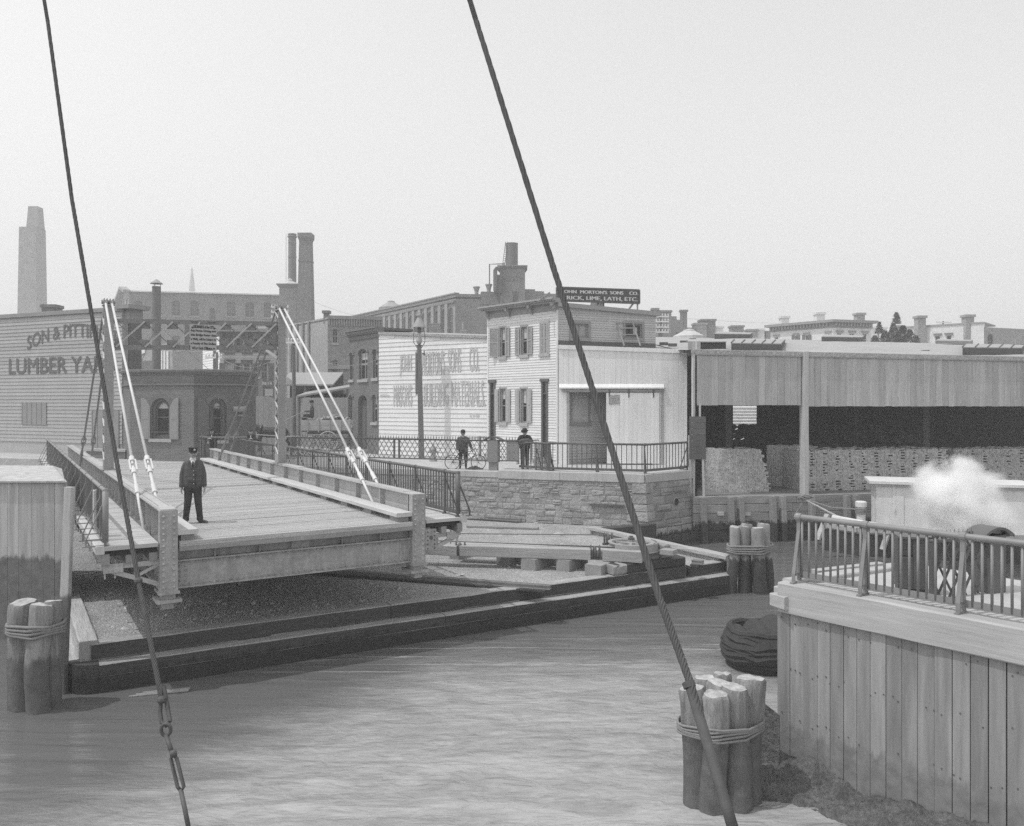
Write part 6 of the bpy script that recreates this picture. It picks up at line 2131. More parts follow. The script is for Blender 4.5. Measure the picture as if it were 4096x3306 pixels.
# ---------------------------------------------------------------- buildings far right
def simple_win(parent, f, px, arch=0.0, frame='trim', glass='glass', cols=2, rows=2, **kw):
 x0, x1, z0, z1 = f.rect(*px)
 return (x0, x1, z0, z1, arch, dict(frame=frame, glass=glass, cols=cols, rows=rows, **kw))
def face(parent, f, ztop, wins, m, thick=0.3, zbot=-0.1):
 zt = ztop if isinstance(ztop, (list, tuple)) else (ztop, ztop)
 wall(f, [(0, zbot), (f.L, zbot), (f.L, zt[1]), (0, zt[0])], [loop(a, b, c, d, e) for a, b, c, d, e, _ in wins], 'wall', m, parent, thick)
 for a, b, c, d, e, kw in wins: window(parent, f, a, b, c, d, e, **kw)
def stack(parent, x, y, w, z0, z1, m, name='chimney', cap=True):
 mb = MB().box(x - w / 2, x + w / 2, y, y + w, z0, z1 - 0.25)
 if cap:
  mb.box(x - w / 2 - 0.12, x + w / 2 + 0.12, y - 0.12, y + w + 0.12, z1 - 0.25, z1)
 else: mb.box(x - w / 2, x + w / 2, y, y + w, z1 - 0.25, z1)
 return mb.build(name, m, parent)
A0, A1, A2 = W(3082, 1615, 101.5), W(3332, 1615, 95.0), W(3486, 1615, 96.5)
FA, FB = Fac(A0, A1), Fac(A1, A2)
it = thing('white_corner_house', 'white flat-roofed house with deep dark bracketed cornice beyond the shed roof', 'house', A1)
ZI = FA.z(3330, 1311)
kw = dict(frame='far_white', hood='chimney_pale', sill='far_white', surround=0.0)
face(it, FA, ZI, [simple_win(it, FA, p, **kw) for p in ((3098, 1348, 1 + 3112, 1375), (3178, 1343, 3190, 1380), (3220, 1340, 3235, 1385), (3306, 1335, 3320, 1385))], 'far_white')
face(it, FB, ZI, [simple_win(it, FB, p, **kw) for p in ((3348, 1332, 3368, 1385), (3398, 1334, 3418, 1385), (3450, 1335, 3468, 1385))], 'far_white')
for f, us in ((FA, (3178, 3190, 3220, 3235, 3306, 3320)),):
 for i in range(0, len(us), 2):
  for u, s_ in ((us[i], -1), (us[i + 1], 1)):
   x = f.x(u)
   MB().fbox(f, *sorted((x, x + s_ * 0.35)), f.z(u, 1385), f.z(u, 1340), 0.02, 0.07).build('shutter', 'shutter', it)
for f in (FA, FB):
 mb = MB().fbox(f, -0.1, f.L + 0.1, ZI, ZI + 0.6, -0.3, 0.08)
 mb.build('frieze', 'trim', it)
 mb = MB().fbox(f, -0.5, f.L + 0.5, ZI + 0.6, ZI + 0.9, -0.3, 0.6)
 mb.build('cornice', 'trim', it)
 n = int(f.L / 0.42)
 for i in range(n): MB().fbox(f, 0.1 + i * 0.42, 0.28 + i * 0.42, ZI + 0.2, ZI + 0.6, 0.08, 0.4).build('bracket', 'trim', it)
MB().prism([(A0.x, A0.y), (A1.x, A1.y), (A2.x, A2.y), (A2.x - 5, A2.y + 7)], ZI + 0.7, ZI + 0.88).build('roof', 'lead', it)
for u, v0, y, w in ((3141, 1265, 100, 0.95), (3283, 1250, 97, 1.0), (3444, 1252, 97, 0.95)): 
 p = W(u, v0, y)
 stack(it, p.x, p.y, w, ZI + 0.5, p.z, 'far_white' if u < 3400 else 'chimney_pale')
A0, A1, A2 = W(3628, 1615, 88), W(3936, 1615, 83), W(4150, 1615, 86)
FA, FB = Fac(A0, A1), Fac(A1, A2)
pb_ = thing('pale_brick_house', 'pale washed brick house with two stout chimneys at far right', 'house', A1)
zz = FA.z(3780, 1303)
face(pb_, FA, zz, [simple_win(pb_, FA, p, hood='chimney_pale', frame='chimney_pale') for p in ((3741, 1345, 3760, 1390), (3786, 1343, 3805, 1390))], 'far_white')
face(pb_, FB, zz - 0.4, [simple_win(pb_, FB, (3950, 1336, 3974, 1400), 0.3, frame='trim')], 'chimney_pale')
MB().fbox(FA, -0.3, FA.L, zz, zz + 0.15, -5, 0.1).build('coping', 'lead', pb_)
for u, v0, y in ((3684, 1264, 86.5), (3876, 1260, 84)):
 p = W(u, v0, y)
 stack(pb_, p.x, p.y - 0.2, 0.85, zz - 3.0, p.z, 'chimney_pale', cap=True)
# dark row behind the shed ridge
row = thing('brick_terrace', 'dark low brick terrace with clustered chimneys beyond the shed roof', 'terrace', W(2800, 1615, 108))
q0, q1 = W(2600, 1615, 106), W(3095, 1615, 112)
f = Fac(q0, q1)
face(row, f, (f.z(2600, 1325), f.z(3095, 1345)), [], 'far_brick')
for u0, u1, v in ((2622, 2702, 1266), (2702, 2728, 1281), (2728, 2780, 1312), (3060, 3095, 1325)):
 a, b, c, d = f.rect(u0, v, u1, 1345)
 MB().fbox(f, a, b, 0, d, -4, 0.3).build('block', 'far_brick', row)
for u, v0, w, m in ((2617, 1234, 0.8, 'far_brick'), (2652, 1243, 1.9, 'far_brick'), (2732, 1241, 0.8, 'chimney'), (2798, 1293, 1.6, 'chimney_pale'), (2829, 1278, 1.9, 'chimney'), (2870, 1306, 1.2, 'far_white'), (2946, 1303, 1.6, 'far_brick'), (3005, 1318, 1.4, 'chimney_pale'), (3035, 1316, 1.2, 'far_white')):
 x = f.x(u)
 p = f.pt(x, f.z(u, v0), 0.3)
 stack(row, p.x, p.y, w, 4, p.z, m)
n = 24
for i in range(n):
 a = f.x(2700) + (f.x(2900) - f.x(2700)) * i / n
 MB().fbox(f, a, a + 0.25, f.z(2800, 1340), f.z(2800, 1334), 0, 0.3).build('corbel', 'chimney', row)
q0 = W(3480, 1615, 118)
o = thing('brick_terrace', 'far dark roofs with a row of pale chimney pots behind the tree', 'terrace', q0)
f = Fac(q0, W(3640, 1615, 116))
face(o, f, f.z(3560, 1332), [], 'far_brick')
for u, v0, m in ((3498, 1308, 'far_white'), (3535, 1310, 'far_white'), (3595, 1302, 'chimney_pale'), (3615, 1310, 'chimney')):
 p = f.pt(f.x(u), f.z(u, v0), 0.3)
 stack(o, p.x, p.y, 0.85, 4, p.z, m)
# tree top
tp = W(3580, 1615, 80)
tree = thing('tree', 'leafy upright tree top between the white house and pale brick house', 'tree', (tp.x, tp.y, -0.1))
mb = MB()
mb.path([(tp.x, tp.y, -0.1), (tp.x + 0.1, tp.y, 3), (tp.x, tp.y, 6), (tp.x + 0.1, tp.y, 9.5)], [0.3, 0.24, 0.18, 0.06], 8)
for k in range(12):
 t = R.uniform(0, 6.28)
 z = R.uniform(5, 8.5)
 mb.path([(tp.x, tp.y, z), (tp.x + 0.9 * math.cos(t), tp.y + 0.9 * math.sin(t), z + 0.8), (tp.x + 1.7 * math.cos(t), tp.y + 1.7 * math.sin(t), z + 1.9)], [0.08, 0.05, 0.02], 5)
mb.build('trunk', 'pole', tree)
mb = MB()
tips = [(-1.55, 0, 10.35, .32), (-0.85, .3, 9.5, .5), (0.15, 0, 11.3, .36), (0.9, .2, 10.0, .5), (2.1, 0, 9.0, .4), (-2.0, 0, 9.0, .5), (0.2, .5, 9.8, .7), (1.45, 0, 9.6, .5), (-.3, -.3, 10.2, .4), (0.5, -.4, 9.0, .9), (-1.2, -.4, 8.6, .9), (1.6, -.4, 8.4, .9), (0.2, -.6, 7.8, 1.2), (-1.6, -.5, 7.5, 1.0), (2.2, -.3, 7.6, .7)]
for x, y, z, r in tips:
 z += 0.5; r *= 1.25
 for i in range(int(1100 * r)):
  h = R.random()
  rr = r * (0.25 + 0.9 * h) * math.sqrt(R.random())
  t = R.uniform(0, 6.283)
  c = Vector((tp.x + x + rr * math.cos(t), tp.y + y + rr * math.sin(t), z - h * 1.9 * max(0.6, r)))
  s = R.uniform(0.05, 0.11)
  u = Vector((R.uniform(-1, 1), R.uniform(-1, 1), R.uniform(-0.4, 0.6))).normalized()
  w = u.cross(Vector((R.uniform(-1, 1), R.uniform(-1, 1), 1))).normalized()
  mb.add([c - u * s * 1.6, c + w * s * 0.6, c + u * s * 1.6, c - w * s * 0.6], [(0, 1, 2, 3)])
mb.build('crown', 'foliage', tree, kind='stuff')
# ---------------------------------------------------------------- background left and centre
A0, A1 = W(516, 1615, 108), W(1135, 1615, 112)
FA = Fac(A0, A1)
fa = thing('brick_factory', 'large hazy brick factory with pale roof edge behind the portal', 'factory', A0)
zf = FA.z(800, 1174)
wp = [(536, 1201, 572, 1264), (612, 1201, 648, 1264), (686, 1201, 723, 1264), (760, 1201, 797, 1266), (906, 1205, 945, 1267), (980, 1207, 1018, 1270), (1054, 1209, 1090, 1272)]
wl_ = [simple_win(fa, FA, p, 0.32, cols=2, rows=4, glass='glass_far', frame='far_brick_pale', sill='chimney_pale') for p in wp]
wl_ += [simple_win(fa, FA, (p[0], p[1] + 140, p[2], p[3] + 140), 0.32, cols=2, rows=4, glass='glass_far', frame='far_brick_pale', sill='chimney_pale') for p in wp]
wl_.append(simple_win(fa, FA, (836, 1232, 864, 1282), 0.25, cols=1, rows=2, glass='glass_far', frame='far_brick_pale'))
M['glass_far'] = mat('glass_far', 0.13, 0.3, 0.3, 0.4, spec=0.4)
face(fa, FA, zf, wl_, 'far_brick')
mb = MB().hexa([FA.pt(-0.3, zf, 0.3), FA.pt(FA.L, zf, 0.3), FA.pt(FA.L, zf + 0.9, -6), FA.pt(-0.3, zf + 0.9, -6), FA.pt(-0.3, zf + 0.1, 0.3), FA.pt(FA.L, zf + 0.1, 0.3), FA.pt(FA.L, zf + 1.0, -6), FA.pt(-0.3, zf + 1.0, -6)])
mb.build('roof', 'pale_roof', fa)
g0 = W(476, 1615, 122)
FG = Fac(g0, A0)
zg = FG.z(500, 1182)
wl_ = [simple_win(fa, FG, p, 0.3, cols=1, rows=2, glass='glass_far', frame='far_brick_pale') for p in ((482, 1205, 488, 1255), (492, 1195, 498, 1250), (504, 1193, 511, 1250))]
wall(FG, [(0, -0.1), (FG.L, -0.1), (FG.L, zf), (FG.L * 0.62, zf + 1.15), (0, zg)], [loop(a, b, c, d, e) for a, b, c, d, e, _ in wl_], 'gable_wall', 'far_brick_pale', fa)
for a, b, c, d, e, kw in wl_: window(fa, FG, a, b, c, d, e, **kw)
mb = MB()
for (x0, z0), (x1, z1) in (((-0.6, zg), (FG.L * 0.62, zf + 1.2)), ((FG.L * 0.62, zf + 1.2), (FG.L + 0.2, zf))): mb.bar(FG.pt(x0, z0, 0.3), FG.pt(x1, z1, 0.3), 0.9, 0.4)
mb.build('gable_cornice', 'chimney_pale', fa)
p = W(768, 1147, 320)
sp = thing('church_spire', 'thin distant church spire above the factory roof', 'spire', (p.x, p.y, -0.1))
mb = MB().lathe((p.x, p.y, 0), [(2.2, 20), (1.15, p.z), (0.35, p.z + 6.2), (0.55, p.z + 6.3), (0.2, p.z + 6.6), (0.45, p.z + 6.9), (0.1, p.z + 7.2), (0.05, p.z + 8.0)], 8)
mb.build('steeple', 'far_brick_pale', sp)
MB().box(p.x - 3, p.x + 3, p.y - 3, p.y + 3, -0.1, 22).build('tower', 'far_brick', sp)
# tower and chimneys
p0, p1 = W(1117, 1615, 100), W(1184, 1615, 100)
tw = thing('factory_tower', 'square brick factory tower with low metal pyramid roof', 'tower', (p0.x, p0.y, -0.1))
zt = H + (1615 - 1140) / F * 100
MB().box(p0.x, p1.x, p0.y, p0.y + 2.2, -0.1, zt).build('wall', 'far_brick', tw)
mb = MB()
for i in range(3): mb.box(p0.x - 0.1 * (i + 1), p1.x + 0.1 * (i + 1), p0.y - 0.1 * (i + 1), p0.y + 2.2 + 0.1 * (i + 1), zt + 0.14 * i - 0.3, zt + 0.14 * (i + 1) - 0.3)
mb.build('cornice', 'far_brick', tw)
cxx = (p0.x + p1.x) / 2
MB().lathe((cxx, p0.y + 1.1, 0), [(1.55, zt + 0.1), (0.3, zt + 0.62), (0.28, zt + 0.7), (0.34, zt + 0.75), (0.1, zt + 0.95)], 4).build('roof', 'pale_roof', tw)
p = W(1169, 1615, 104)
st = thing('iron_smokestack', 'tall round iron smokestack with side ladder', 'smokestack', (p.x, p.y, -0.1))
zt = H + (1615 - 937) / F * 104
MB().lathe((p.x, p.y, 0), [(0.6, -0.1), (0.52, zt - 6), (0.5, zt - 1.2), (0.56, zt - 1.15), (0.5, zt - 1.1), (0.5, zt - 0.5), (0.6, zt - 0.42), (0.6, zt - 0.3), (0.5, zt - 0.2), (0.56, zt - 0.1), (0.56, zt)], 18).build('flue', 'iron_stack', st)
mb = MB()
for x in (-0.78, -0.66): mb.tube((p.x + x, p.y - 0.2, 8), (p.x + x, p.y - 0.2, zt), 0.025, 4)
for i in range(40): mb.tube((p.x - 0.78, p.y - 0.2, 8.5 + i * 0.4), (p.x - 0.66, p.y - 0.2, 8.5 + i * 0.4), 0.018, 4)
mb.build('ladder', 'far_white', st)
for z in (zt - 3, zt - 8.5): MB().lathe((p.x, p.y, 0), [(0.55, z), (0.55, z + 0.12)], 16).build('band', 'iron_stack', st)
p = W(1224, 1615, 97)
ch = thing('brick_chimney', 'tall tapered square brick factory chimney', 'chimney', (p.x, p.y, -0.1))
zt = H + (1615 - 937) / F * 97
def sq(mb, x, y, w0, w1, z0, z1): mb.hexa([(x - w0, y - w0, z0), (x + w0, y - w0, z0), (x + w0, y + w0, z0), (x - w0, y + w0, z0), (x - w1, y - w1, z1), (x + w1, y - w1, z1), (x + w1, y + w1, z1), (x - w1, y + w1, z1)])
mb = MB()
sq(mb, p.x, p.y, 1.12, 0.66, -0.1, zt - 0.9)
mb.build('shaft', 'chimney', ch)
mb = MB()
for i in range(3): sq(mb, p.x, p.y, 0.68 + 0.055 * i, 0.70 + 0.055 * i, zt - 0.9 + 0.14 * i, zt - 0.9 + 0.14 * (i + 1))
sq(mb, p.x, p.y, 0.82, 0.82, zt - 0.48, zt)
mb.build('cap', 'chimney', ch)
sq(b := MB(), p.x, p.y, 0.76, 0.75, zt - 3.4, zt - 3.2)
b.build('band', 'chimney', ch)
# left-edge stack
p = W(120, 1615, 130)
ch = thing('brick_chimney', 'huge pale hazy chimney at the left edge of the view', 'chimney', (p.x, p.y, -0.1))
z1 = H + (1615 - 915) / F * 130
z2 = H + (1615 - 830) / F * 130
mb = MB()
sq(mb, p.x + 0.4, p.y, 1.7, 1.35, -0.1, z1)
mb.build('shaft', 'chimney_pale', ch)
mb = MB()
sq(mb, p.x + 0.9, p.y, 0.95, 0.75, z1, z2)
mb.build('upper_flue', 'chimney_pale', ch)

# pilastered warehouse
A0, A1, A2 = W(1150, 1615, 79), W(1311, 1615, 72), W(1530, 1615, 73)
FA, FB = Fac(A0, A1), Fac(A1, A2)
wh_ = thing('brick_warehouse', 'three-storey brick warehouse with dark pilaster strips on its sunlit side', 'warehouse', A1)
zw = FA.z(1311, 1270)
face(wh_, FA, zw, [], 'far_brick_pale')  # paler than the other face: sunlight on this wall put into the colour
for u in (1166, 1191, 1215, 1238):
 x0, x1, z0, z1 = FA.rect(u - 3, 1300, u + 3, 1488)
 MB().fbox(FA, x0, x1, z0, zw - 0.1, 0.0, 0.14).build('pilaster', 'chimney', wh_)
kw = dict(cols=2, rows=2, hood='far_brick', sill='chimney_pale', frame='chimney_pale')
face(wh_, FB, zw, [simple_win(wh_, FB, p, 0.12, **kw) for p in ((1328, 1316, 1352, 1374), (1404, 1320, 1428, 1374), (1480, 1318, 1504, 1374), (1328, 1440, 1352, 1490), (1328, 1545, 1352, 1600))], 'far_brick')
for z, m in ((zw - 0.15, 'far_brick'), (zw - 4.6, 'chimney_pale')): MB().fbox(FB, 0, FB.L, z, z + 0.3, 0, 0.2).build('band', m, wh_)
n = 22
for i in range(n):
 a = FB.L * i / n
 MB().fbox(FB, a + 0.05, a + 0.2, zw - 0.75, zw - 0.15, 0.0, 0.12).build('corbel', 'far_brick', wh_)
p = W(1304, 1243, 72.5)
stack(wh_, p.x, p.y, 0.45, zw - 0.5, p.z, 'chimney')
MB().prism([(A0.x, A0.y), (A1.x, A1.y), (A2.x, A2.y), (A2.x - 3, A2.y + 9), (A0.x + 4, A0.y + 6)], zw - 0.3, zw - 0.15).build('roof', 'tar', wh_)

# long factory with arched windows and water tank
A0, A1, A2 = W(1380, 1615, 103), W(1821, 1615, 80), W(2225, 1615, 81.5)
FA, FB = Fac(A0, A1), Fac(A1, A2)
lf = thing('arched_window_factory', 'long pale brick factory with a row of tall arched windows', 'factory', A1)
zl_ = FA.z(1821, 1176)
us = [1509, 1530, 1551, 1573, 1596, 1620, 1644, 1669, 1694, 1720, 1748, 1775, 1803]
wl_ = []
for i, u in enumerate(us):
 hw = 5.5 + 3.8 * i / 12
 y = FA.Y(u)
 zt, zb = zl_ - 1.25, zl_ - 4.1
 x0, x1 = FA.x(u - hw), FA.x(u + hw)
 wl_.append((x0, x1, zb, zt, (x1 - x0) * 0.42, dict(cols=2, rows=4, glass='glass_far', frame='far_brick_pale', sill='chimney_pale')))
 wl_.append((x0, x1, zb - 5.2, zb - 2.0, (x1 - x0) * 0.42, dict(cols=2, rows=4, glass='glass_far', frame='far_brick_pale', sill='chimney_pale')))
face(lf, FA, zl_, wl_, 'far_brick_pale')
for i in range(len(us) - 1):
 x = (FA.x(us[i]) + FA.x(us[i + 1])) / 2
 MB().fbox(FA, x - 0.28, x + 0.28, 0, zl_ - 0.85, 0, 0.16).build('pilaster', 'far_brick_pale', lf)
MB().fbox(FA, 0, FA.L, zl_ - 0.85, zl_ - 0.6, 0, 0.18).build('string_course', 'far_brick', lf)
MB().fbox(FA, 0, FA.L + 0.1, zl_, zl_ + 0.12, -0.4, 0.12).build('coping', 'chimney_pale', lf)
face(lf, FB, zl_, [], 'far_brick')
MB().prism([(A0.x, A0.y), (A1.x, A1.y), (A2.x, A2.y), (A2.x + 2, A2.y + 20), (A0.x + 8, A0.y + 12)], zl_ - 0.5, zl_ - 0.3).build('roof', 'tar', lf)
for u0, u1, v in ((1925, 1998, 1168), (2098, 2140, 1158), (2140, 2176, 1166), (2176, 2226, 1176)):
 a, b, c, d = FB.rect(u0, v, u1, 1200)
 MB().fbox(FB, a, b, zl_ - 1, d, -0.6, 0.06).build('parapet', 'far_brick', lf)
# stair tower, tank
q0, q1 = W(1999, 1615, 80.5), W(2100, 1615, 80.9)
zt = H + (1615 - 1075) / F * 80.5
tt_ = MB().box(q0.x, q1.x, q0.y, q0.y + 2.6, 6, zt)
tt_ = tt_.build('stair_tower', 'far_brick', lf)
mb = MB()
for i in range(3): mb.box(q0.x - 0.08 * (i + 1), q1.x + 0.08 * (i + 1), q0.y - 0.08 * (i + 1), q0.y + 2.7, zt + 0.1 * i, zt + 0.1 * (i + 1))
mb.build('cornice', 'far_brick', tt_)
x0, x1 = W(2052, 1615, 80.4).x, W(2072, 1615, 80.4).x
MB().box(x0, x1, q0.y - 0.04, q0.y, zt - 3.6, zt - 2.3).build('window', 'glass_far', tt_)
cx_ = W(2047, 1615, 82).x
zb, zt2 = zt + 0.35, H + (1615 - 975) / F * 82
tank = thing('water_tank', 'round dark water tank on the factory stair tower', 'water tank', (cx_, 82, zb))
MB().lathe((cx_, 82, 0), [(0.62, zb), (0.62, zt2 - 0.05), (0.64, zt2 - 0.05), (0.64, zt2)], 20).build('tank_body', 'iron_stack', tank)
mb = MB()
for i in range(4): mb.box(cx_ - 0.7 + 0.42 * i, cx_ - 0.55 + 0.42 * i, 81.3, 82.7, zb - 0.3, zb)
mb.build('bearers', 'chimney', tank)
mb = MB()
a, b = Vector((cx_ - 0.95, 81.6, zb)), Vector((cx_ - 0.62, 81.6, zt2 + 0.1))
for o_ in (0, 0.22): mb.tube(a + Vector((o_, 0, 0)), b + Vector((o_, 0, 0)), 0.03, 4)
for i in range(12):
 p = a.lerp(b, i / 12)
 mb.tube(p, p + Vector((0.22, 0, 0)), 0.02, 4)
mb.build('ladder', 'chimney', tank)
pp = thing('steam_pipe', 'bent steam pipe beside the factory water tank', 'pipe', W(1960, 1170, 80))
pts = [W(1958, 1240, 79.6), W(1958, 1058, 79.6), W(2020, 1056, 79.6)]
MB().path(pts, 0.07, 6).build('pipe', 'chimney', pp)
MB().path([W(1981, 1165, 79.8), W(1981, 1082, 79.8), W(1986, 1075, 79.8), W(2000, 1074, 79.8)], 0.2, 8).build('pipe', 'iron_stack', pp)
mb = MB()
q = W(1994, 1120, 80)
mb.box(q.x - 0.45, q.x + 0.3, q.y, q.y + 0.6, q.z - 1.3, q.z + 0.5)
mb.build('casing', 'iron_stack', pp)
for u, v0, v1, lb_ in ((1906, 1148, 1176, 'flared metal roof ventilator on the factory, farther from the tank'), (1955, 1138, 1168, 'flared metal roof ventilator on the factory next to the pipe')):
 p = W(u, v1, 81)
 hh = (v1 - v0) / F * 81
 MB().lathe((p.x, p.y, p.z), [(0.18, -0.6), (0.2, hh * 0.3), (0.32, hh * 0.85), (0.36, hh * 0.86), (0.36, hh)], 12).build('roof_ventilator', 'lead', None, lb_, cat='ventilator', at=p)
p = W(1564, 1232, 98)
o = thing('roof_cupola', 'low metal cupola on the long factory roof', 'cupola', p)
MB().lathe((p.x, p.y, 0), [(1.5, p.z - 1), (1.5, p.z), (0.45, p.z + 0.65), (0.45, p.z + 0.75), (0.1, p.z + 0.9)], 10).build('dome', 'lead', o)

# clapboard tavern behind the gatehouse
A0, A1, A2 = W(812, 1615, 66), W(880, 1615, 62), W(1098, 1615, 62.6)
FA, FB = Fac(A0, A1), Fac(A1, A2)
tv = thing('clapboard_tavern', 'three-storey clapboard tavern with dark shutters behind the bridge portal', 'tavern', A1)
zv = FB.z(980, 1348)
wpx = [(905, 1356, 933, 1410), (975, 1356, 1003, 1410), (1043, 1356, 1070, 1410), (905, 1453, 932, 1505), (974, 1455, 1001, 1540), (1043, 1455, 1070, 1522)]
wl_ = [simple_win(tv, FB, p, 0, cols=2 if i != 3 else 3, rows=2, glass='glass_far' if i not in (3,) else 'shade', frame='trim', hood='trim_dark', sill='trim_dark', surround=0.0) for i, p in enumerate(wpx)]
face(tv, FB, zv, wl_, 'clap_far')
sh = [(a, b, c, d) for a, b, c, d, _, _ in wl_]
clapboards(FB, 2.9, zv, 0.2, 'clap_far', tv, [(a - 0.02, b + 0.02, c - 0.02, d + 0.02) for a, b, c, d in sh], thick=0.03)
for a, b, c, d, _, _ in wl_:
 for x0, x1 in ((a - 0.5, a - 0.08), (b + 0.08, b + 0.5)): MB().fbox(FB, x0, x1, c, d, 0.03, 0.08).build('shutter', 'shutter', tv)
zga = FA.z(845, 1340)
wall(FA, [(0, -0.1), (FA.L, -0.1), (FA.L, zv), (0, zv)], [], 'side_wall', 'clap_white', tv, 0.2, -0.004)
clapboards(FA, 2.4, zv, 0.2, 'clap_white', tv, thick=0.03)
mb = MB().fbox(FB, -0.2, FB.L + 0.2, zv, zv + 0.35, -0.3, 0.08)
mb.build('frieze', 'trim', tv)
mb = MB().fbox(FB, -0.4, FB.L + 0.4, zv + 0.35, zv + 0.6, -0.3, 0.55)
mb.build('cornice', 'trim', tv)
for i in range(5): MB().fbox(FB, 0.05 + i * (FB.L - 0.3) / 4, 0.25 + i * (FB.L - 0.3) / 4, zv - 0.1, zv + 0.35, 0.08, 0.4).build('bracket', 'trim_dark', tv)
MB().prism([(A0.x, A0.y), (A1.x, A1.y), (A2.x, A2.y), (A2.x - 2.5, A2.y + 6)], zv + 0.3, zv + 0.5).build('roof', 'tar', tv)
p = W(1045, 1290, 64)
stack(tv, p.x, p.y, 0.5, zv, p.z, 'far_white')
x0, x1, z0, z1 = FB.rect(968, 1526, 1094, 1546)
MB().fbox(FB, x0, x1, z0, z1, 0.1, 0.16).build('shop_fascia', 'trim_dark', tv)
x0, x1, z0, z1 = FB.rect(1052, 1529, 1091, 1541)
text(FB, 'BEER', x0, x1, z0, z1, 0.165, 'far_white', tv)
x0, x1, z0, z1 = FB.rect(960, 1550, 1098, 1620)
MB().fbox(FB, x0, x1, -0.1, z1, 0.02, 0.06).build('shop_front', 'trim_dark', tv)
x0, x1, z0, z1 = FB.rect(1060, 1556, 1092, 1585)
MB().fbox(FB, x0, x1, z0, z1, 0.06, 0.08).build('shop_shutter', 'clap_far', tv)
# low pale factory between the lumber building and the stove pipe
A0, A1 = W(500, 1615, 70), W(690, 1615, 66)
FA = Fac(A0, A1)
o = thing('low_brick_building', 'low brick building with a pale frieze behind the gatehouse roof', 'building', A0)
za, zb = FA.z(500, 1420), FA.z(690, 1365)
face(o, FA, (za, zb), [], 'far_brick_pale')
x0 = FA.x(515)
MB().hexa([FA.pt(x0, za - 0.3, 0.02), FA.pt(FA.L * 0.45, za + 0.05, 0.02), FA.pt(FA.L * 0.45, za + 0.05, 0.08), FA.pt(x0, za - 0.3, 0.08), FA.pt(x0, za - 0.0, 0.02), FA.pt(FA.L * 0.45, za + 0.45, 0.02), FA.pt(FA.L * 0.45, za + 0.45, 0.08), FA.pt(x0, za, 0.08)]).build('frieze', 'far_white', o)
for u in (650, 662, 674):
 a, b, c, d = FA.rect(u - 3, 1405, u + 3, 1485)
 MB().fbox(FA, a, b, c, d, 0.01, 0.12).build('pier', 'far_white', o)
a, b, c, d = FA.rect(528, 1445, 640, 1490)
MB().fbox(FA, a, b, c, d, 0.01, 0.06).build('window_band', 'glass_far', o)

# ---------------------------------------------------------------- yard fence, lean-to roofs, poles
def fence(label, u0, y0, u1, y1, v0, v1, w, m='fence', zj=0.05):
 f = Fac(W(u0, 1615, y0), W(u1, 1615, y1))
 o = thing('board_fence', label, 'fence', f.pt(0, -0.1))
 mb = MB()
 x = 0
 za, zb = f.z(u0, v0), f.z(u1, v1)
 while x < f.L:
  ww = w * R.uniform(0.85, 1.1)
  zt = za + (zb - za) * x / f.L + R.uniform(-zj, zj)
  mb.fbox(f, x + 0.006, min(f.L, x + ww) - 0.006, -0.1, zt, R.uniform(-0.01, 0.01), 0.03)
  x += ww
 mb.build('boards', m, o, kind='stuff')
 MB().fbox(f, 0, f.L, 0.5, 0.6, -0.08, -0.02).fbox(f, 0, f.L, 2.3, 2.4, -0.08, -0.02).build('rails', 'pole', o)
 return f, o
fence('tall rough board fence between the gatehouse and the right bridge tower', 976, 56, 1186, 55, 1584, 1594, 0.12)
f, o = fence('tall even board fence behind the wagon', 1186, 55, 1395, 51, 1592, 1591, 0.12, zj=0.015)
for u in (982, 1010, 1040):
 p = W(u, 1520, 57)
 MB().box(p.x - 0.1, p.x + 0.1, p.y, p.y + 0.2, -0.1, p.z).build('frame_post', 'pole', o) if False else None
g = thing('timber_gantry', 'bare upright timber frame standing above the board fence', 'frame', W(1000, 1700, 57.5))
for u in (980, 1012, 1040):
 p = W(u, 1518, 57.5)
 MB().box(p.x - 0.13, p.x + 0.13, p.y, p.y + 0.2, -0.1, p.z).build('post', 'trim', g)
p, q = W(974, 1512, 57.4), W(1040, 1512, 57.4)
MB().bar(p, q, 0.2, 0.17).build('beam', 'shutter_pale', g)
def leanto(label, ua, va, ub, vb, y, depth, m, drop=0.3):
 a, b = W(ua, va, y), W(ub, vb, y)
 o = thing('lean_to', label, 'lean-to', (a.x, a.y, -0.1))
 up = Vector((0, depth, depth * drop))
 th = Vector((0, 0, 0.12))
 MB().hexa([a, b, b + up, a + up, a + th, b + th, b + up + th, a + up + th]).build('roof', m, o)
 MB().box(a.x, b.x, a.y + depth, a.y + depth + 0.1, -0.1, min(a.z, b.z) + depth * drop).build('back_wall', 'inner_dark', o)
 for t in (0.04, 0.5, 0.96):
  p = a.lerp(b, t)
  MB().box(p.x - 0.06, p.x + 0.06, p.y + 0.1, p.y + 0.22, -0.1, p.z).build('post', 'pole', o)
 return o
leanto('sloping shed roof rising toward the brick row house above the fence', 1184, 1592, 1396, 1556, 54.5, 2.5, 'trim', 0.12)
leanto('pale corrugated lean-to roof behind the fence', 1105, 1545, 1332, 1543, 66, 4, 'lead', 0.28)
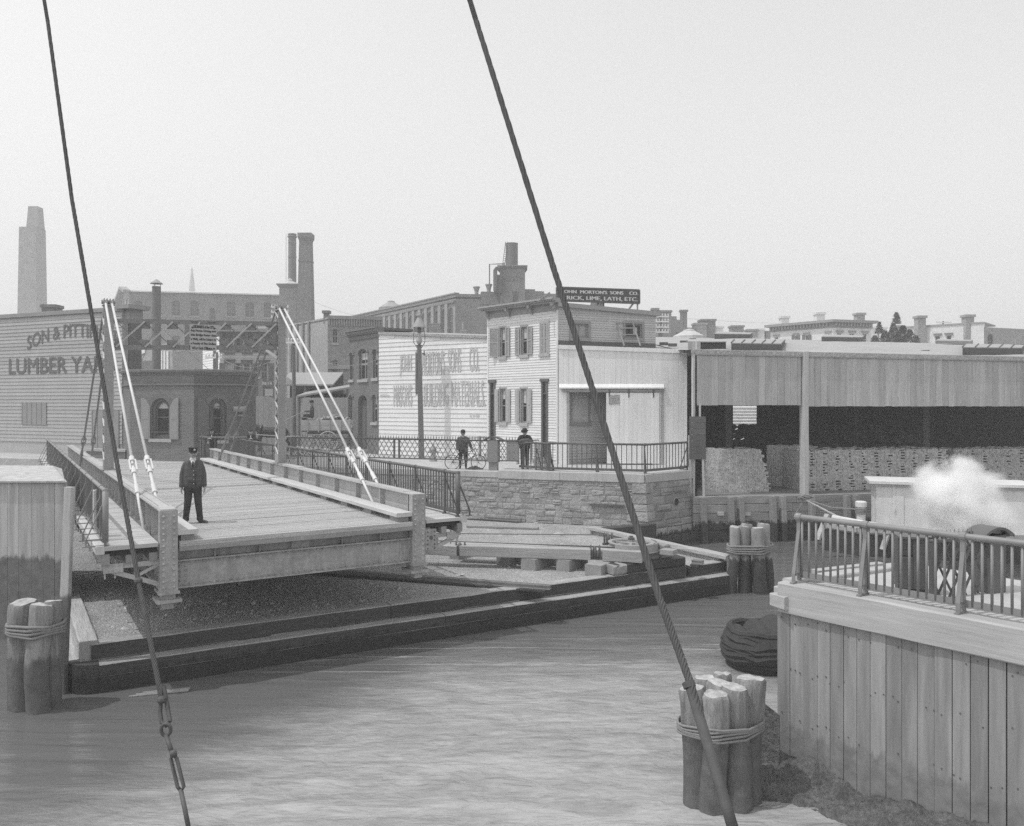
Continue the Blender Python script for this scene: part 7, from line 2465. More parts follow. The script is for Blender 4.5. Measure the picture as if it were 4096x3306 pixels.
def pole(label, u, vt, vb, y, r=0.14, arms=(), lean=0.0, m='pole', name='telegraph_pole'):
 p, q = W(u, vb, y), W(u + lean, vt, y)
 o = thing(name, label, 'pole', (p.x, p.y, -0.1), 'telegraph poles in the street')
 MB().tube((p.x, p.y, -0.1), q, r, 8, r * 0.75).build('shaft', m, o)
 for v, w in arms:
  c = W(u + lean * 0.7, v, y)
  mb = MB().box(c.x - w, c.x + w, c.y - 0.2, c.y - 0.1, c.z - 0.06, c.z + 0.06)
  n = 6
  for i in range(n):
   x = c.x - w * 0.92 + 2 * w * 0.92 * i / (n - 1)
   mb.lathe((x, c.y - 0.15, c.z), [(0.02, 0.05), (0.05, 0.1), (0.06, 0.2), (0.02, 0.28)], 6)
  mb.build('cross_arm', 'far_white', o)
 return o
pole('weathered pole in front of the fence right of the bridge tower', 1178, 1350, 1735, 50, 0.14, ((1372, 0.5),), -4)
pole('leaning pole between fence and tavern', 1112, 1430, 1640, 60, 0.13, (), 4)
pole('telegraph pole with three crossarms peeking over the right bridge tower', 1122, 1222, 1640, 92, 0.16, ((1230, 1.0), (1250, 1.0), (1270, 1.0)), -2)
pole('pole with a single arm beside the tavern gable', 858, 1400, 1640, 58, 0.14, ((1432, 0.6),), 0)
pole('second slim pole beside the tavern gable', 868, 1410, 1640, 57, 0.1, (), 0)
pole('telegraph pole with four crossarms behind the house gable', 2642, 1258, 1640, 76, 0.22, ((1268, 0.75), (1288, 0.75), (1310, 0.75), (1330, 0.75)), 0)
pole('far pole with one crossarm above the pale brick house', 3772, 1285, 1640, 96, 0.14, ((1292, 0.9),), 0)
def span(a, b, sag, label, grp='wires strung over the street'):
 a, b = Vector(a), Vector(b)
 pts = [a.lerp(b, i / 12) - Vector((0, 0, sag * 4 * (i / 12) * (1 - i / 12))) for i in range(13)]
 wire('overhead_wire', label, pts, 0.012, 'wire_far', 'wire', grp)
span(W(1162, 1376, 50), W(1520, 1436, 46.2), 0.8, 'slack overhead wire from the weathered pole to the brick row house')
span(W(1162, 1380, 50), W(1400, 1430, 49), 0.7, 'second slack overhead wire from the weathered pole')
span(W(868, 1420, 57), W(1150, 1400, 50.5), 1.0, 'pale slack wire crossing in front of the tavern')
span(W(1250, 1205, 97), W(1700, 1240, 120), 1.6, 'thin distant wire beside the tall brick chimney')
span(W(2660, 1268, 76), W(3480, 1285, 120), 0.5, 'thin wire over the dark terrace roofs')

# ---------------------------------------------------------------- street lamp, hydrant
lp = W(1686, 1833, 43.0)
lp.z = -0.1
lamp = thing('street_lamp', 'tall wooden street lamp with conical hood and glass chimney', 'street lamp', lp)
zt = H + (1615 - 1385) / F * 43
tx = W(1677, 1385, 43).x
MB().hexa([(lp.x - 0.14, 42.85, -0.1), (lp.x + 0.14, 42.85, -0.1), (lp.x + 0.14, 43.15, -0.1), (lp.x - 0.14, 43.15, -0.1), (tx - 0.10, 42.87, zt), (tx + 0.10, 42.87, zt), (tx + 0.10, 43.13, zt), (tx - 0.10, 43.13, zt)]).build('post', 'pole', lamp)
MB().box(tx - 0.17, tx - 0.11, 42.9, 43.1, 3.3, zt - 0.4).build('conduit', 'pole', lamp)
mb = MB()
for sg in (-1, 1):
 mb.path([(tx + sg * 0.12, 43, zt - 0.1), (tx + sg * 0.3, 43, zt + 0.2), (tx + sg * 0.3, 43, zt + 0.6), (tx + sg * 0.24, 43, zt + 1.0)], 0.018, 6)
mb.box(tx - 0.15, tx + 0.15, 42.85, 43.15, zt, zt + 0.05)
mb.tube((tx + 0.15, 43, zt - 0.4), (tx + 0.28, 43, zt - 0.4), 0.03, 6)
mb.tube((tx + 0.26, 43, zt - 0.5), (tx + 0.26, 43, zt - 0.25), 0.03, 6)
mb.build('bracket', 'iron', lamp)
MB().lathe((tx, 43, 0), [(0.06, zt + 0.05), (0.16, zt + 0.22), (0.17, zt + 0.3), (0.08, zt + 0.5), (0.07, zt + 0.95)], 12).build('glass_chimney', 'glass_pale', lamp, smooth=True)
MB().lathe((tx, 43, 0), [(0.36, zt + 0.98), (0.36, zt + 1.0), (0.1, zt + 1.52), (0.1, zt + 1.6), (0.16, zt + 1.6), (0.14, zt + 1.68), (0.02, zt + 1.7)], 20).build('hood', 'lead', lamp)
MB().lathe((tx, 43, 0), [(0.1, zt + 0.7), (0.1, zt + 0.98)], 12).build('burner', 'iron', lamp)
p = W(1733, 1838, 40.6)
hy = thing('fire_hydrant', 'squat iron fire hydrant on the far pavement behind the gate', 'hydrant', (p.x, p.y, -0.1))
MB().lathe((p.x, p.y, 0), [(0.2, -0.1), (0.2, -0.02), (0.13, 0.0), (0.13, 0.45), (0.17, 0.47), (0.17, 0.53), (0.13, 0.55), (0.1, 0.66), (0.04, 0.7), (0.04, 0.76)], 14).build('barrel', 'iron_pale', hy)
mb = MB()
for sg in (-1, 1): mb.tube((p.x, p.y, 0.38), (p.x + sg * 0.24, p.y - 0.03, 0.38), 0.06, 10)
mb.build('nozzle', 'iron_pale', hy)
# ---------------------------------------------------------------- people and animals: one continuous skin over capsules
class Body:
 def __init__(s): s.c = []
 def cap(s, m, p, q, r0, r1=None):
  s.c.append((m, Vector(p), Vector(q), r0, r0 if r1 is None else r1))
 def chain(s, m, pts, rs):
  for a, b, r0, r1 in zip(pts, pts[1:], rs, rs[1:]): s.cap(m, a, b, r0, r1)
 def slab(s, m, rows):
  """rows of (centre x, y, z, half width, radius); sweeps flattened cross-sections upward"""
  for (x0, y0, z0, w0, r0), (x1, y1, z1, w1, r1) in zip(rows, rows[1:]):
   n = max(2, int(abs(z1 - z0) / 0.05) + 1)
   for i in range(n):
    t = i / n
    x, y, z, w, r = x0 + (x1 - x0) * t, y0 + (y1 - y0) * t, z0 + (z1 - z0) * t, w0 + (w1 - w0) * t, r0 + (r1 - r0) * t
    s.cap(m, (x - w, y, z), (x + w, y, z), r)
 def build(s, name, parent, loc, yaw=0.0, scale=1.0, voxel=0.012, smooth=4, label=None):
  Mx = Matrix.Translation(Vector(loc)) @ Matrix.Rotation(yaw, 4, 'Z') @ Matrix.Scale(scale, 4)
  mb = MB()
  for m, p, q, r0, r1 in s.c:
   p, q = Mx @ p, Mx @ q
   r0, r1 = r0 * scale, r1 * scale
   d = q - p
   L = d.length
   n, k = 14, 4
   if L < 1e-5: d = Vector((0, 0, 1))
   d.normalize()
   a = d.cross(Vector((0.3, 0.1, 1)) if abs(d.z) < 0.9 else Vector((1, 0, 0))).normalized()
   b = d.cross(a)
   ringz = [(p, r0, -math.cos(math.pi / 2 * i / k), math.sin(math.pi / 2 * i / k)) for i in range(k + 1)]
   ringz += [(q, r1, math.sin(math.pi / 2 * i / k), math.cos(math.pi / 2 * i / k)) for i in range(k + 1)]
   vs = []
   for c, r, h, w in ringz:
    for j in range(n):
     t = 2 * math.pi * j / n
     vs.append(c + d * (h * r) + (a * math.cos(t) + b * math.sin(t)) * (w * r + 1e-5))
   m_ = len(ringz)
   fs = [(i * n + j, i * n + (j + 1) % n, (i + 1) * n + (j + 1) % n, (i + 1) * n + j) for i in range(m_ - 1) for j in range(n)]
   fs += [tuple(range(n - 1, -1, -1)), tuple((m_ - 1) * n + j for j in range(n))]
   mb.add(vs, fs)
  base = wl(parent)
  me = mb.mesh('raw', off=base)
  o = bpy.data.objects.new('raw', me)
  COL.objects.link(o)
  rm = o.modifiers.new('r', 'REMESH')
  rm.mode = 'VOXEL'
  rm.voxel_size = voxel
  sm = o.modifiers.new('s', 'SMOOTH')
  sm.factor = 0.5
  sm.iterations = smooth
  dg = bpy.context.evaluated_depsgraph_get()
  dg.update()
  out = bpy.data.meshes.new_from_object(o.evaluated_get(dg))
  bpy.data.objects.remove(o)
  n = len(out.polygons)
  cen = np.empty(n * 3)
  out.polygons.foreach_get('center', cen)
  cen = cen.reshape(-1, 3) + np.array(base)
  names = []
  best = np.full(n, 1e9)
  idx = np.zeros(n, dtype=np.int32)
  for m, p, q, r0, r1 in s.c:
   if m not in names: names.append(m)
   p, q = np.array(Mx @ p), np.array(Mx @ q)
   d = q - p
   t = np.clip(((cen - p) @ d) / max(1e-9, d @ d), 0, 1)
   dist = np.linalg.norm(cen - (p + t[:, None] * d), axis=1) - scale * (r0 + (r1 - r0) * t)
   w = dist < best
   best[w] = dist[w]
   idx[w] = names.index(m)
  for m in names: out.materials.append(M[m])
  out.polygons.foreach_set('material_index', idx)
  out.polygons.foreach_set('use_smooth', [True] * n)
  ob = bpy.data.objects.new(name, out)
  ob.parent = parent
  COL.objects.link(ob)
  if label: ob['label'] = label
  return ob, Mx

def hand(B, wrist, direction, inward, m='skin', curl=0.6, s=1.0):
 """palm, four unequal bent fingers and a thumb from the side of the palm"""
 w = Vector(wrist)
 d = Vector(direction).normalized()
 inn = Vector(inward).normalized()
 inn = (inn - d * inn.dot(d)).normalized()
 side = d.cross(inn).normalized()
 for o in (-0.022, 0.0, 0.022): B.cap(m, w + side * o * s, w + d * 0.085 * s + side * o * 1.25 * s, 0.019 * s, 0.016 * s)
 for k, (o, L) in enumerate(((-0.034, 0.066), (-0.011, 0.08), (0.012, 0.076), (0.034, 0.058))):
  b = w + d * 0.09 * s + side * o * s
  d2 = (d * math.cos(curl) + inn * math.sin(curl)).normalized()
  d3 = (d * math.cos(curl * 2) + inn * math.sin(curl * 2)).normalized()
  k1 = b + (d * 0.8 + d2 * 0.2).normalized() * L * 0.45 * s
  k2 = k1 + d2 * L * 0.35 * s
  B.chain(m, [b, k1, k2, k2 + d3 * L * 0.3 * s], [0.0115 * s, 0.0105 * s, 0.0095 * s, 0.008 * s])
 tb = w + d * 0.025 * s - side * 0.035 * s
 t1 = tb + (d * 0.6 - side * 0.55 + inn * 0.5).normalized() * 0.045 * s
 B.chain(m, [tb, t1, t1 + (d * 0.85 + inn * 0.35).normalized() * 0.035 * s], [0.014 * s, 0.012 * s, 0.0095 * s])

def head(B, c, look=(0, -1, 0), up=(0, 0, 1), moustache=True, beard=False, hair='hair'):
 """c = centre of the skull"""
 c = Vector(c)
 f = Vector(look).normalized()
 u = Vector(up).normalized()
 s = f.cross(u).normalized()
 B.cap('skin', c - u * 0.005 - f * 0.012, c + u * 0.03 - f * 0.015, 0.088, 0.085)
 B.cap('skin', c + f * 0.022 - u * 0.055, c + f * 0.024 + u * 0.01, 0.062, 0.072)
 B.cap('skin', c + f * 0.04 - u * 0.085, c + f * 0.035 - u * 0.06, 0.038, 0.05)
 B.chain('skin', [c + f * 0.088 + u * 0.005, c + f * 0.112 - u * 0.028, c + f * 0.1 - u * 0.034], [0.012, 0.016, 0.014])
 for g in (-1, 1):
  B.cap('skin', c + s * 0.085 * g - f * 0.005 - u * 0.02, c + s * 0.09 * g - f * 0.012 + u * 0.015, 0.015, 0.017)
  B.cap('skin', c + f * 0.083 + s * 0.022 * g + u * 0.018, c + f * 0.078 + s * 0.048 * g + u * 0.018, 0.012)
  B.cap('hair', c + f * 0.089 + s * 0.03 * g + u * 0.004, c + f * 0.088 + s * 0.034 * g + u * 0.004, 0.0085)
 B.cap(hair, c - f * 0.045 + u * 0.0, c - f * 0.04 - u * 0.05, 0.068, 0.055)
 for g in (-1, 1): B.cap(hair, c + s * 0.065 * g - f * 0.02 + u * 0.03, c + s * 0.066 * g - f * 0.02 - u * 0.02, 0.025, 0.02)
 if moustache:
  for g in (-1, 1): B.cap('hair', c + f * 0.097 - u * 0.05, c + f * 0.084 + s * 0.038 * g - u * 0.058, 0.013, 0.009)
 else:
  B.cap('hair', c + f * 0.083 - s * 0.018 - u * 0.062, c + f * 0.083 + s * 0.018 - u * 0.062, 0.006)
 if beard:
  B.cap('hair', c + f * 0.05 - u * 0.1, c + f * 0.065 - u * 0.075, 0.045, 0.04)

def bowler(parent, Mx, c, tilt=0.0, yaw=0.0, m='felt', s=1.12):
 mb = MB()
 prof = [(0.155, -0.004), (0.16, 0.004), (0.15, 0.002), (0.104, 0.0), (0.101, 0.03), (0.105, 0.06), (0.098, 0.095), (0.07, 0.122), (0.03, 0.132), (0.003, 0.134)]
 n = 22
 vs, fs = [], []
 T = Mx @ Matrix.Translation(Vector(c)) @ Matrix.Rotation(yaw, 4, 'Z') @ Matrix.Rotation(tilt, 4, 'X')
 for r, z in prof:
  for i in range(n):
   t = 2 * math.pi * i / n
   up = 0.022 * abs(math.cos(t)) ** 2 if r > 0.14 else 0
   vs.append(T @ Vector((r * math.cos(t) * 0.92 * s, r * math.sin(t) * 1.1 * s, (z + up) * s)))
 for k in range(len(prof) - 1): fs += [(k * n + i, k * n + (i + 1) % n, (k + 1) * n + (i + 1) % n, (k + 1) * n + i) for i in range(n)]
 fs.append(tuple(range(n - 1, -1, -1)))
 mb.add(vs, fs)
 return mb.build('bowler_hat', m, parent, smooth=True)

# the bridge keeper
cp = G(772, 2093, 0.0)
cp = Vector((cp.x, cp.y, 0.004))
per = thing('person', 'person in dark uniform jacket and peaked cap standing on the bridge deck', 'person', cp)
B = Body()
for sg, ft in ((-1, (-0.155, -0.02)), (1, (0.15, 0.0))):
 x, y = ft
 tx = x + (0.02 if sg < 0 else 0.13)
 B.cap('leather', (x, y + 0.06, 0.045), (x, y + 0.02, 0.06), 0.045, 0.05)
 B.cap('leather', (x, y, 0.048), (tx, y - 0.13, 0.036), 0.046, 0.034)
 B.cap('leather', (tx, y - 0.13, 0.036), (tx + (0.0 if sg < 0 else 0.03), y - 0.17, 0.032), 0.036, 0.026)
 B.chain('trouser', [(0.09 * sg, 0.01, 0.90), (0.112 * sg, -0.015, 0.50), (x, y + 0.035, 0.13)], [0.108, 0.083, 0.068])
 B.cap('trouser', (x, y + 0.035, 0.16), (x, y + 0.03, 0.095), 0.07, 0.076)
B.slab('coat', [(0.0, 0.0, 0.92, 0.085, 0.128), (0, 0, 1.0, 0.08, 0.13), (0, -0.015, 1.12, 0.075, 0.132), (0, -0.005, 1.26, 0.085, 0.122), (0, 0.01, 1.36, 0.105, 0.095), (0, 0.012, 1.43, 0.06, 0.07)])
B.cap('coat', (-0.04, -0.02, 1.03), (0.04, -0.02, 1.03), 0.142)
for sg in (-1, 1):
 el = (0.235 * sg, 0.03, 1.13)
 wr = (0.25 * sg, -0.02, 0.90)
 B.chain('coat', [(0.158 * sg, 0.01, 1.375), (0.195 * sg, 0.015, 1.28), el, wr], [0.07, 0.07, 0.062, 0.053])
 B.cap('coat', (0.25 * sg, -0.022, 0.90), (0.251 * sg, -0.026, 0.875), 0.057, 0.055)
 hand(B, (0.253 * sg, -0.03, 0.855), (0.02 * sg, -0.12, -1), (-sg, -0.3, 0), curl=0.42, s=1.0)
B.cap('skin', (0, 0.012, 1.45), (0, -0.002, 1.56), 0.062, 0.058)
B.cap('shirt', (0, 0.006, 1.475), (0, 0.0, 1.495), 0.072, 0.069)
B.slab('shirt', [(0, -0.072, 1.34, 0.0, 0.03), (0, -0.062, 1.40, 0.012, 0.032), (0, -0.045, 1.46, 0.02, 0.03)])
B.cap('felt', (0, -0.105, 1.445), (0, -0.108, 1.34), 0.014, 0.017)
head(B, (0.0, -0.012, 1.632), (0.32, -1, -0.02))
bo, Mx = B.build('body', per, cp, rad(20), 1.0, 0.0085, 3)
mb = MB()
T = Mx @ Matrix.Translation((0, -0.015, 1.668)) @ Matrix.Rotation(rad(16), 4, 'Z') @ Matrix.Rotation(rad(4), 4, 'X')
n = 24
prof = [(0.098, 0.0), (0.104, 0.02), (0.104, 0.035), (0.105, 0.07), (0.109, 0.098), (0.104, 0.104), (0.01, 0.102)]
vs, fs = [], []
for r, z in prof:
 for i in range(n):
  t = 2 * math.pi * i / n
  vs.append(T @ Vector((r * math.cos(t) * 0.94, r * math.sin(t) * 1.08, z)))
for k in range(len(prof) - 1): fs += [(k * n + i, k * n + (i + 1) % n, (k + 1) * n + (i + 1) % n, (k + 1) * n + i) for i in range(n)]
fs.append(tuple((len(prof) - 1) * n + i for i in range(n)))
mb.add(vs, fs)
cap_ = mb.build('peaked_cap', 'felt', per, smooth=False)
mb = MB()
vs, fs = [], []
m_ = 12
for i in range(m_ + 1):
 t = math.pi * (1.12 + 0.76 * i / m_)
 for r, z in ((0.096, 0.012), (0.16 + 0.012 * math.sin(math.pi * i / m_), -0.012), (0.158, -0.018), (0.094, 0.004)):
  vs.append(T @ Vector((r * math.cos(t) * 0.94, r * math.sin(t) * 1.08, z)))
for i in range(m_): fs += [(i * 4 + k, i * 4 + (k + 1) % 4, i * 4 + 4 + (k + 1) % 4, i * 4 + 4 + k) for k in range(4)]
mb.add(vs, fs)
mb.build('visor', 'leather', cap_)
mb = MB()
c = T @ Vector((0, -0.114, 0.055))
mb.sphere(c, 0.03, 10, 6, (1, 0.35, 0.9))
mb.build('badge', 'brass', cap_)
mb = MB()
for z in (1.23, 1.13, 1.03, 0.93): mb.sphere(Mx @ Vector((0.02, -0.15 if z < 1.2 else -0.135, z)), 0.014, 8, 5)
mb.build('buttons', 'brass', per)
mb = MB()
for sg in (-1, 1):
 mb.hexa([Mx @ Vector(v) for v in ((0.012 * sg, -0.142, 1.27), (0.075 * sg, -0.125, 1.36), (0.06 * sg, -0.085, 1.45), (0.035 * sg, -0.10, 1.42), (0.012 * sg, -0.15, 1.27), (0.08 * sg, -0.133, 1.365), (0.065 * sg, -0.095, 1.455), (0.035 * sg, -0.112, 1.42))])
mb.build('lapels', 'coat', per)
mb = MB()      # front opening edge of the jacket
mb.path([Mx @ Vector(v) for v in ((0.045, -0.15, 1.24), (0.05, -0.168, 1.1), (0.055, -0.150, 0.95), (0.065, -0.125, 0.83))], 0.006, 5)
mb.build('jacket_edge', 'coat_dark', per)

# person with the bicycle
bp = Vector(((1852 - CX) / F * 35.75, 35.75, -0.1))
per = thing('person', 'person in bowler hat and dark suit standing behind a bicycle', 'person', bp)
B = Body()
for sg in (-1, 1):
 x = 0.13 * sg
 B.cap('leather', (x, 0.03, 0.05), (x + 0.03 * sg, -0.15, 0.04), 0.046, 0.036)
 B.chain('coat_dark', [(x, 0.03, 0.10), (x * 0.95, 0.0, 0.42)], [0.048, 0.06])
 B.chain('trouser', [(0.09 * sg, 0.01, 0.88), (0.12 * sg, -0.02, 0.50), (x * 0.97, 0.0, 0.43)], [0.105, 0.092, 0.082])
B.slab('coat', [(0, 0, 0.90, 0.09, 0.125), (0, 0, 1.0, 0.085, 0.12), (0, -0.005, 1.25, 0.11, 0.12), (0, 0.01, 1.38, 0.12, 0.095), (0, 0.012, 1.43, 0.075, 0.07)])
B.chain('coat', [(-0.19, 0.01, 1.385), (-0.28, 0.02, 1.10), (-0.25, -0.14, 0.92)], [0.074, 0.064, 0.052])
hand(B, (-0.245, -0.17, 0.90), (0.2, -0.9, -0.4), (0.3, 0, -1), curl=0.7)
B.chain('coat', [(0.19, 0.01, 1.385), (0.33, 0.0, 1.12), (0.40, -0.10, 0.93)], [0.074, 0.064, 0.052])
hand(B, (0.41, -0.13, 0.91), (0.3, -0.8, -0.4), (0, 0, -1), curl=0.8)
B.cap('skin', (0, 0.01, 1.42), (0, -0.005, 1.53), 0.058, 0.055)
B.cap('shirt', (0, 0.004, 1.445), (0, 0.0, 1.47), 0.068, 0.064)
B.slab('shirt', [(0, -0.07, 1.32, 0.0, 0.026), (0, -0.05, 1.43, 0.018, 0.03)])
B.cap('felt', (0, -0.098, 1.42), (0, -0.102, 1.32), 0.013, 0.015)
head(B, (0.0, -0.012, 1.60), (0, -1, -0.02), moustache=False)
bo, Mx = B.build('body', per, bp, rad(0), 0.98, 0.0115, 3)
bowler(per, Mx, (0, -0.02, 1.645), rad(-2))
# bicycle
bc = thing('bicycle', 'black safety bicycle held behind the lattice gate', 'bicycle', (bp.x, 35.4, -0.1))
y = 35.38
r = 0.335
cr, cf = Vector(((1809 - CX) / F * y, y, -0.1 + r)), Vector(((1914 - CX) / F * y, y - 0.05, -0.1 + r))
for c in (cr, cf):
 t = MB().path([c + Vector((r * 0.95 * math.cos(a), 0, r * 0.95 * math.sin(a))) for a in [i * 6.2832 / 36 for i in range(36)]], 0.018, 6, True)
 w = t.build('wheel', 'felt', bc, smooth=True)
 s = MB()
 for i in range(20):
  a = i * 6.2832 / 20
  s.tube(c + Vector((0, 0.02 if i % 2 else -0.02, 0)), c + Vector((r * 0.94 * math.cos(a + (0.2 if i % 4 < 2 else -0.2)), 0, r * 0.94 * math.sin(a + (0.2 if i % 4 < 2 else -0.2)))), 0.0025, 4)
 s.tube(c + Vector((0, -0.04, 0)), c + Vector((0, 0.04, 0)), 0.025, 8)
 s.build('spokes', 'rail_pale', w)
bb = cr.lerp(cf, 0.42) + Vector((0, 0, -0.06))
st_, hd, hl_ = bb + Vector((-0.16, 0, 0.5)), cf + Vector((-0.17, 0, 0.50)), cf + Vector((-0.12, 0, 0.36))
mb = MB()
for a, b in ((bb, st_), (st_, hd), (bb, hl_), (hd, hl_), (hl_, cf), (cr, bb), (cr, st_)): mb.tube(a, b, 0.015, 6)
mb.build('frame', 'felt', bc, smooth=True)
mb = MB().tube(st_, st_ + Vector((-0.03, 0, 0.1)), 0.012, 6)
mb.sphere(st_ + Vector((-0.04, 0, 0.13)), 0.1, 10, 6, (1.2, 0.7, 0.35))
mb.build('saddle', 'leather', bc, smooth=True)
h0 = hd + Vector((-0.02, 0, 0.1))
mb = MB().tube(hd, h0, 0.014, 6)
for sg in (-1, 1): mb.path([h0, h0 + Vector((0.06, sg * 0.1, 0.02)), h0 + Vector((0.02, sg * 0.24, -0.02)), h0 + Vector((-0.1, sg * 0.25, -0.05))], 0.013, 6)
mb.build('handlebar', 'rail_pale', bc, smooth=True)
mb = MB().path([bb + Vector((0.09 * math.cos(a), -0.03, 0.09 * math.sin(a))) for a in [i * 6.2832 / 20 for i in range(20)]], 0.01, 5, True)
for a in (0.4, 3.54):
 e = bb + Vector((0.17 * math.cos(a), -0.05, 0.17 * math.sin(a)))
 mb.tube(bb + Vector((0, -0.05, 0)), e, 0.012, 6)
 mb.box(e.x - 0.05, e.x + 0.05, e.y - 0.09, e.y, e.z - 0.015, e.z + 0.015)
for sg in (-1, 1): mb.tube(bb + Vector((0, -0.035, 0.09 * sg)), cr + Vector((0, -0.035, 0.035 * sg)), 0.005, 4)
mb.build('crank', 'rail_pale', bc)
p = G(1880, 1882, -0.1)
mb = MB()
for i in range(160):
 t, q = R.uniform(0, 6.28), math.sqrt(R.random())
 hgt = 0.2 * (1 - q) ** 0.8
 x, yy, s_ = p.x + 0.2 + 0.42 * q * math.cos(t), p.y + 0.1 + 0.25 * q * math.sin(t), R.uniform(0.03, 0.06)
 mb.add([(x - s_, yy, -0.1 + hgt - s_), (x + s_, yy - s_, -0.1 + hgt - s_), (x, yy + s_, -0.1 + hgt - s_), (x, yy, -0.1 + hgt + s_ * 0.6)], [(0, 1, 3), (1, 2, 3), (2, 0, 3), (0, 2, 1)])
mb.build('dirt_heap', 'mud', None, 'small heap of dirt in front of the bicycle', kind='stuff')

# person leaning on the gate railing
lp_ = Vector(((2099 - CX) / F * 34.95, 34.95, -0.012))
per = thing('person', 'person with beard and bowler hat leaning over the railing on a bundled coat', 'person', lp_)
B = Body()
for sg in (-1, 1):
 x = 0.10 * sg
 B.cap('leather', (x, 0.05, 0.05), (x + 0.02 * sg, -0.13, 0.04), 0.047, 0.037)
 B.chain('trouser', [(0.09 * sg, 0.06, 0.90), (0.10 * sg, 0.05, 0.50), (x, 0.06, 0.10)], [0.11, 0.088, 0.07])
B.slab('coat_dark', [(0, 0.06, 0.92, 0.10, 0.135), (0, 0.04, 1.0, 0.09, 0.135), (0, -0.04, 1.2, 0.11, 0.13), (0, -0.10, 1.34, 0.125, 0.10), (0, -0.12, 1.385, 0.08, 0.07)])
B.chain('coat_dark', [(-0.19, -0.10, 1.345), (-0.30, -0.20, 1.17), (-0.34, -0.44, 1.18)], [0.075, 0.066, 0.054])
hand(B, (-0.345, -0.46, 1.17), (-0.1, -0.6, -0.8), (0.2, 0.5, -0.6), curl=0.7)
B.chain('coat_dark', [(0.19, -0.10, 1.345), (0.29, -0.22, 1.18), (0.06, -0.42, 1.22)], [0.075, 0.066, 0.054])
hand(B, (0.03, -0.44, 1.23), (-1, -0.2, 0.0), (0, -0.4, -1), curl=0.6)
B.cap('skin', (0, -0.12, 1.38), (0, -0.17, 1.47), 0.058, 0.056)
B.cap('shirt', (0, -0.125, 1.40), (0, -0.135, 1.415), 0.066, 0.064)
head(B, (0.0, -0.20, 1.53), (-0.35, -1, -0.35), (0, -0.2, 1), beard=True)
bo, Mx = B.build('body', per, lp_, 0.0, 1.02, 0.0115, 3)
bowler(per, Mx, (-0.005, -0.205, 1.585), rad(16), rad(-15))
B = Body()
B.chain('coat', [(-0.30, -0.42, 1.13), (-0.1, -0.45, 1.19), (0.12, -0.45, 1.20), (0.32, -0.43, 1.14)], [0.07, 0.10, 0.11, 0.06])
B.chain('coat', [(-0.22, -0.48, 1.06), (0.0, -0.5, 1.09), (0.22, -0.48, 1.08)], [0.05, 0.07, 0.05])
cb_ = thing('bundled_coat', 'rolled dark coat draped over the gate railing', 'coat', lp_ + Vector((0, -0.45, 1.1)))
B.build('cloth', cb_, lp_, 0.0, 1.02, 0.014, 2)

# two onlookers at the gatehouse railing
q = QR.pt(QR.x(836), -0.1, -0.42)
per = thing('person', 'person in bowler hat with folded arms on the railing by the gatehouse', 'person', q)
def onlooker(per, loc, s=0.97, hat=True, yaw=0.0):
 B = Body()
 for sg in (-1, 1):
  x = 0.09 * sg
  B.cap('leather', (x, 0.03, 0.05), (x + 0.02, -0.14, 0.04), 0.045, 0.036)
  B.chain('trouser', [(0.085 * sg, 0.04, 0.88), (0.09 * sg, 0.02, 0.50), (x, 0.04, 0.10)], [0.10, 0.08, 0.066])
 B.slab('coat_dark', [(0, 0.04, 0.90, 0.085, 0.12), (0, 0.0, 1.05, 0.08, 0.12), (0, -0.05, 1.25, 0.10, 0.12), (0, -0.09, 1.37, 0.115, 0.09), (0, -0.10, 1.42, 0.07, 0.065)])
 for sg in (-1, 1):
  B.chain('coat_dark', [(0.18 * sg, -0.08, 1.375), (0.27 * sg, -0.25, 1.20), (0.05 * sg, -0.42, 1.25)], [0.07, 0.062, 0.05])
  hand(B, (0.04 * sg, -0.43, 1.25), (-sg, -0.3, -0.1), (0, -0.3, -1), curl=0.6)
 B.cap('skin', (0, -0.10, 1.41), (0, -0.13, 1.51), 0.056, 0.054)
 B.slab('shirt', [(0, -0.165, 1.30, 0.0, 0.028), (0, -0.15, 1.42, 0.02, 0.03)])
 head(B, (0.0, -0.155, 1.575), (-0.1, -1, -0.3), (0, -0.15, 1), moustache=False)
 bo, Mx = B.build('body', per, loc, yaw, s, 0.012, 3)
 if hat: bowler(per, Mx, (0, -0.16, 1.625), rad(10))
 else:
  mb = MB().sphere(Mx @ Vector((0, -0.15, 1.655)), 0.1, 12, 8, (1.05, 1.15, 0.6))
  mb.sphere(Mx @ Vector((0, -0.25, 1.635)), 0.07, 10, 6, (1.1, 0.8, 0.2))
  mb.build('flat_cap', 'felt', per, smooth=True)
onlooker(per, q, 0.99)
q = W(1002, 1846, 40.2)
q.z = -0.1
per = thing('person', 'person in dark jacket and flat cap behind the railing near the horse', 'person', q)
onlooker(per, q, 0.94, False, rad(20))

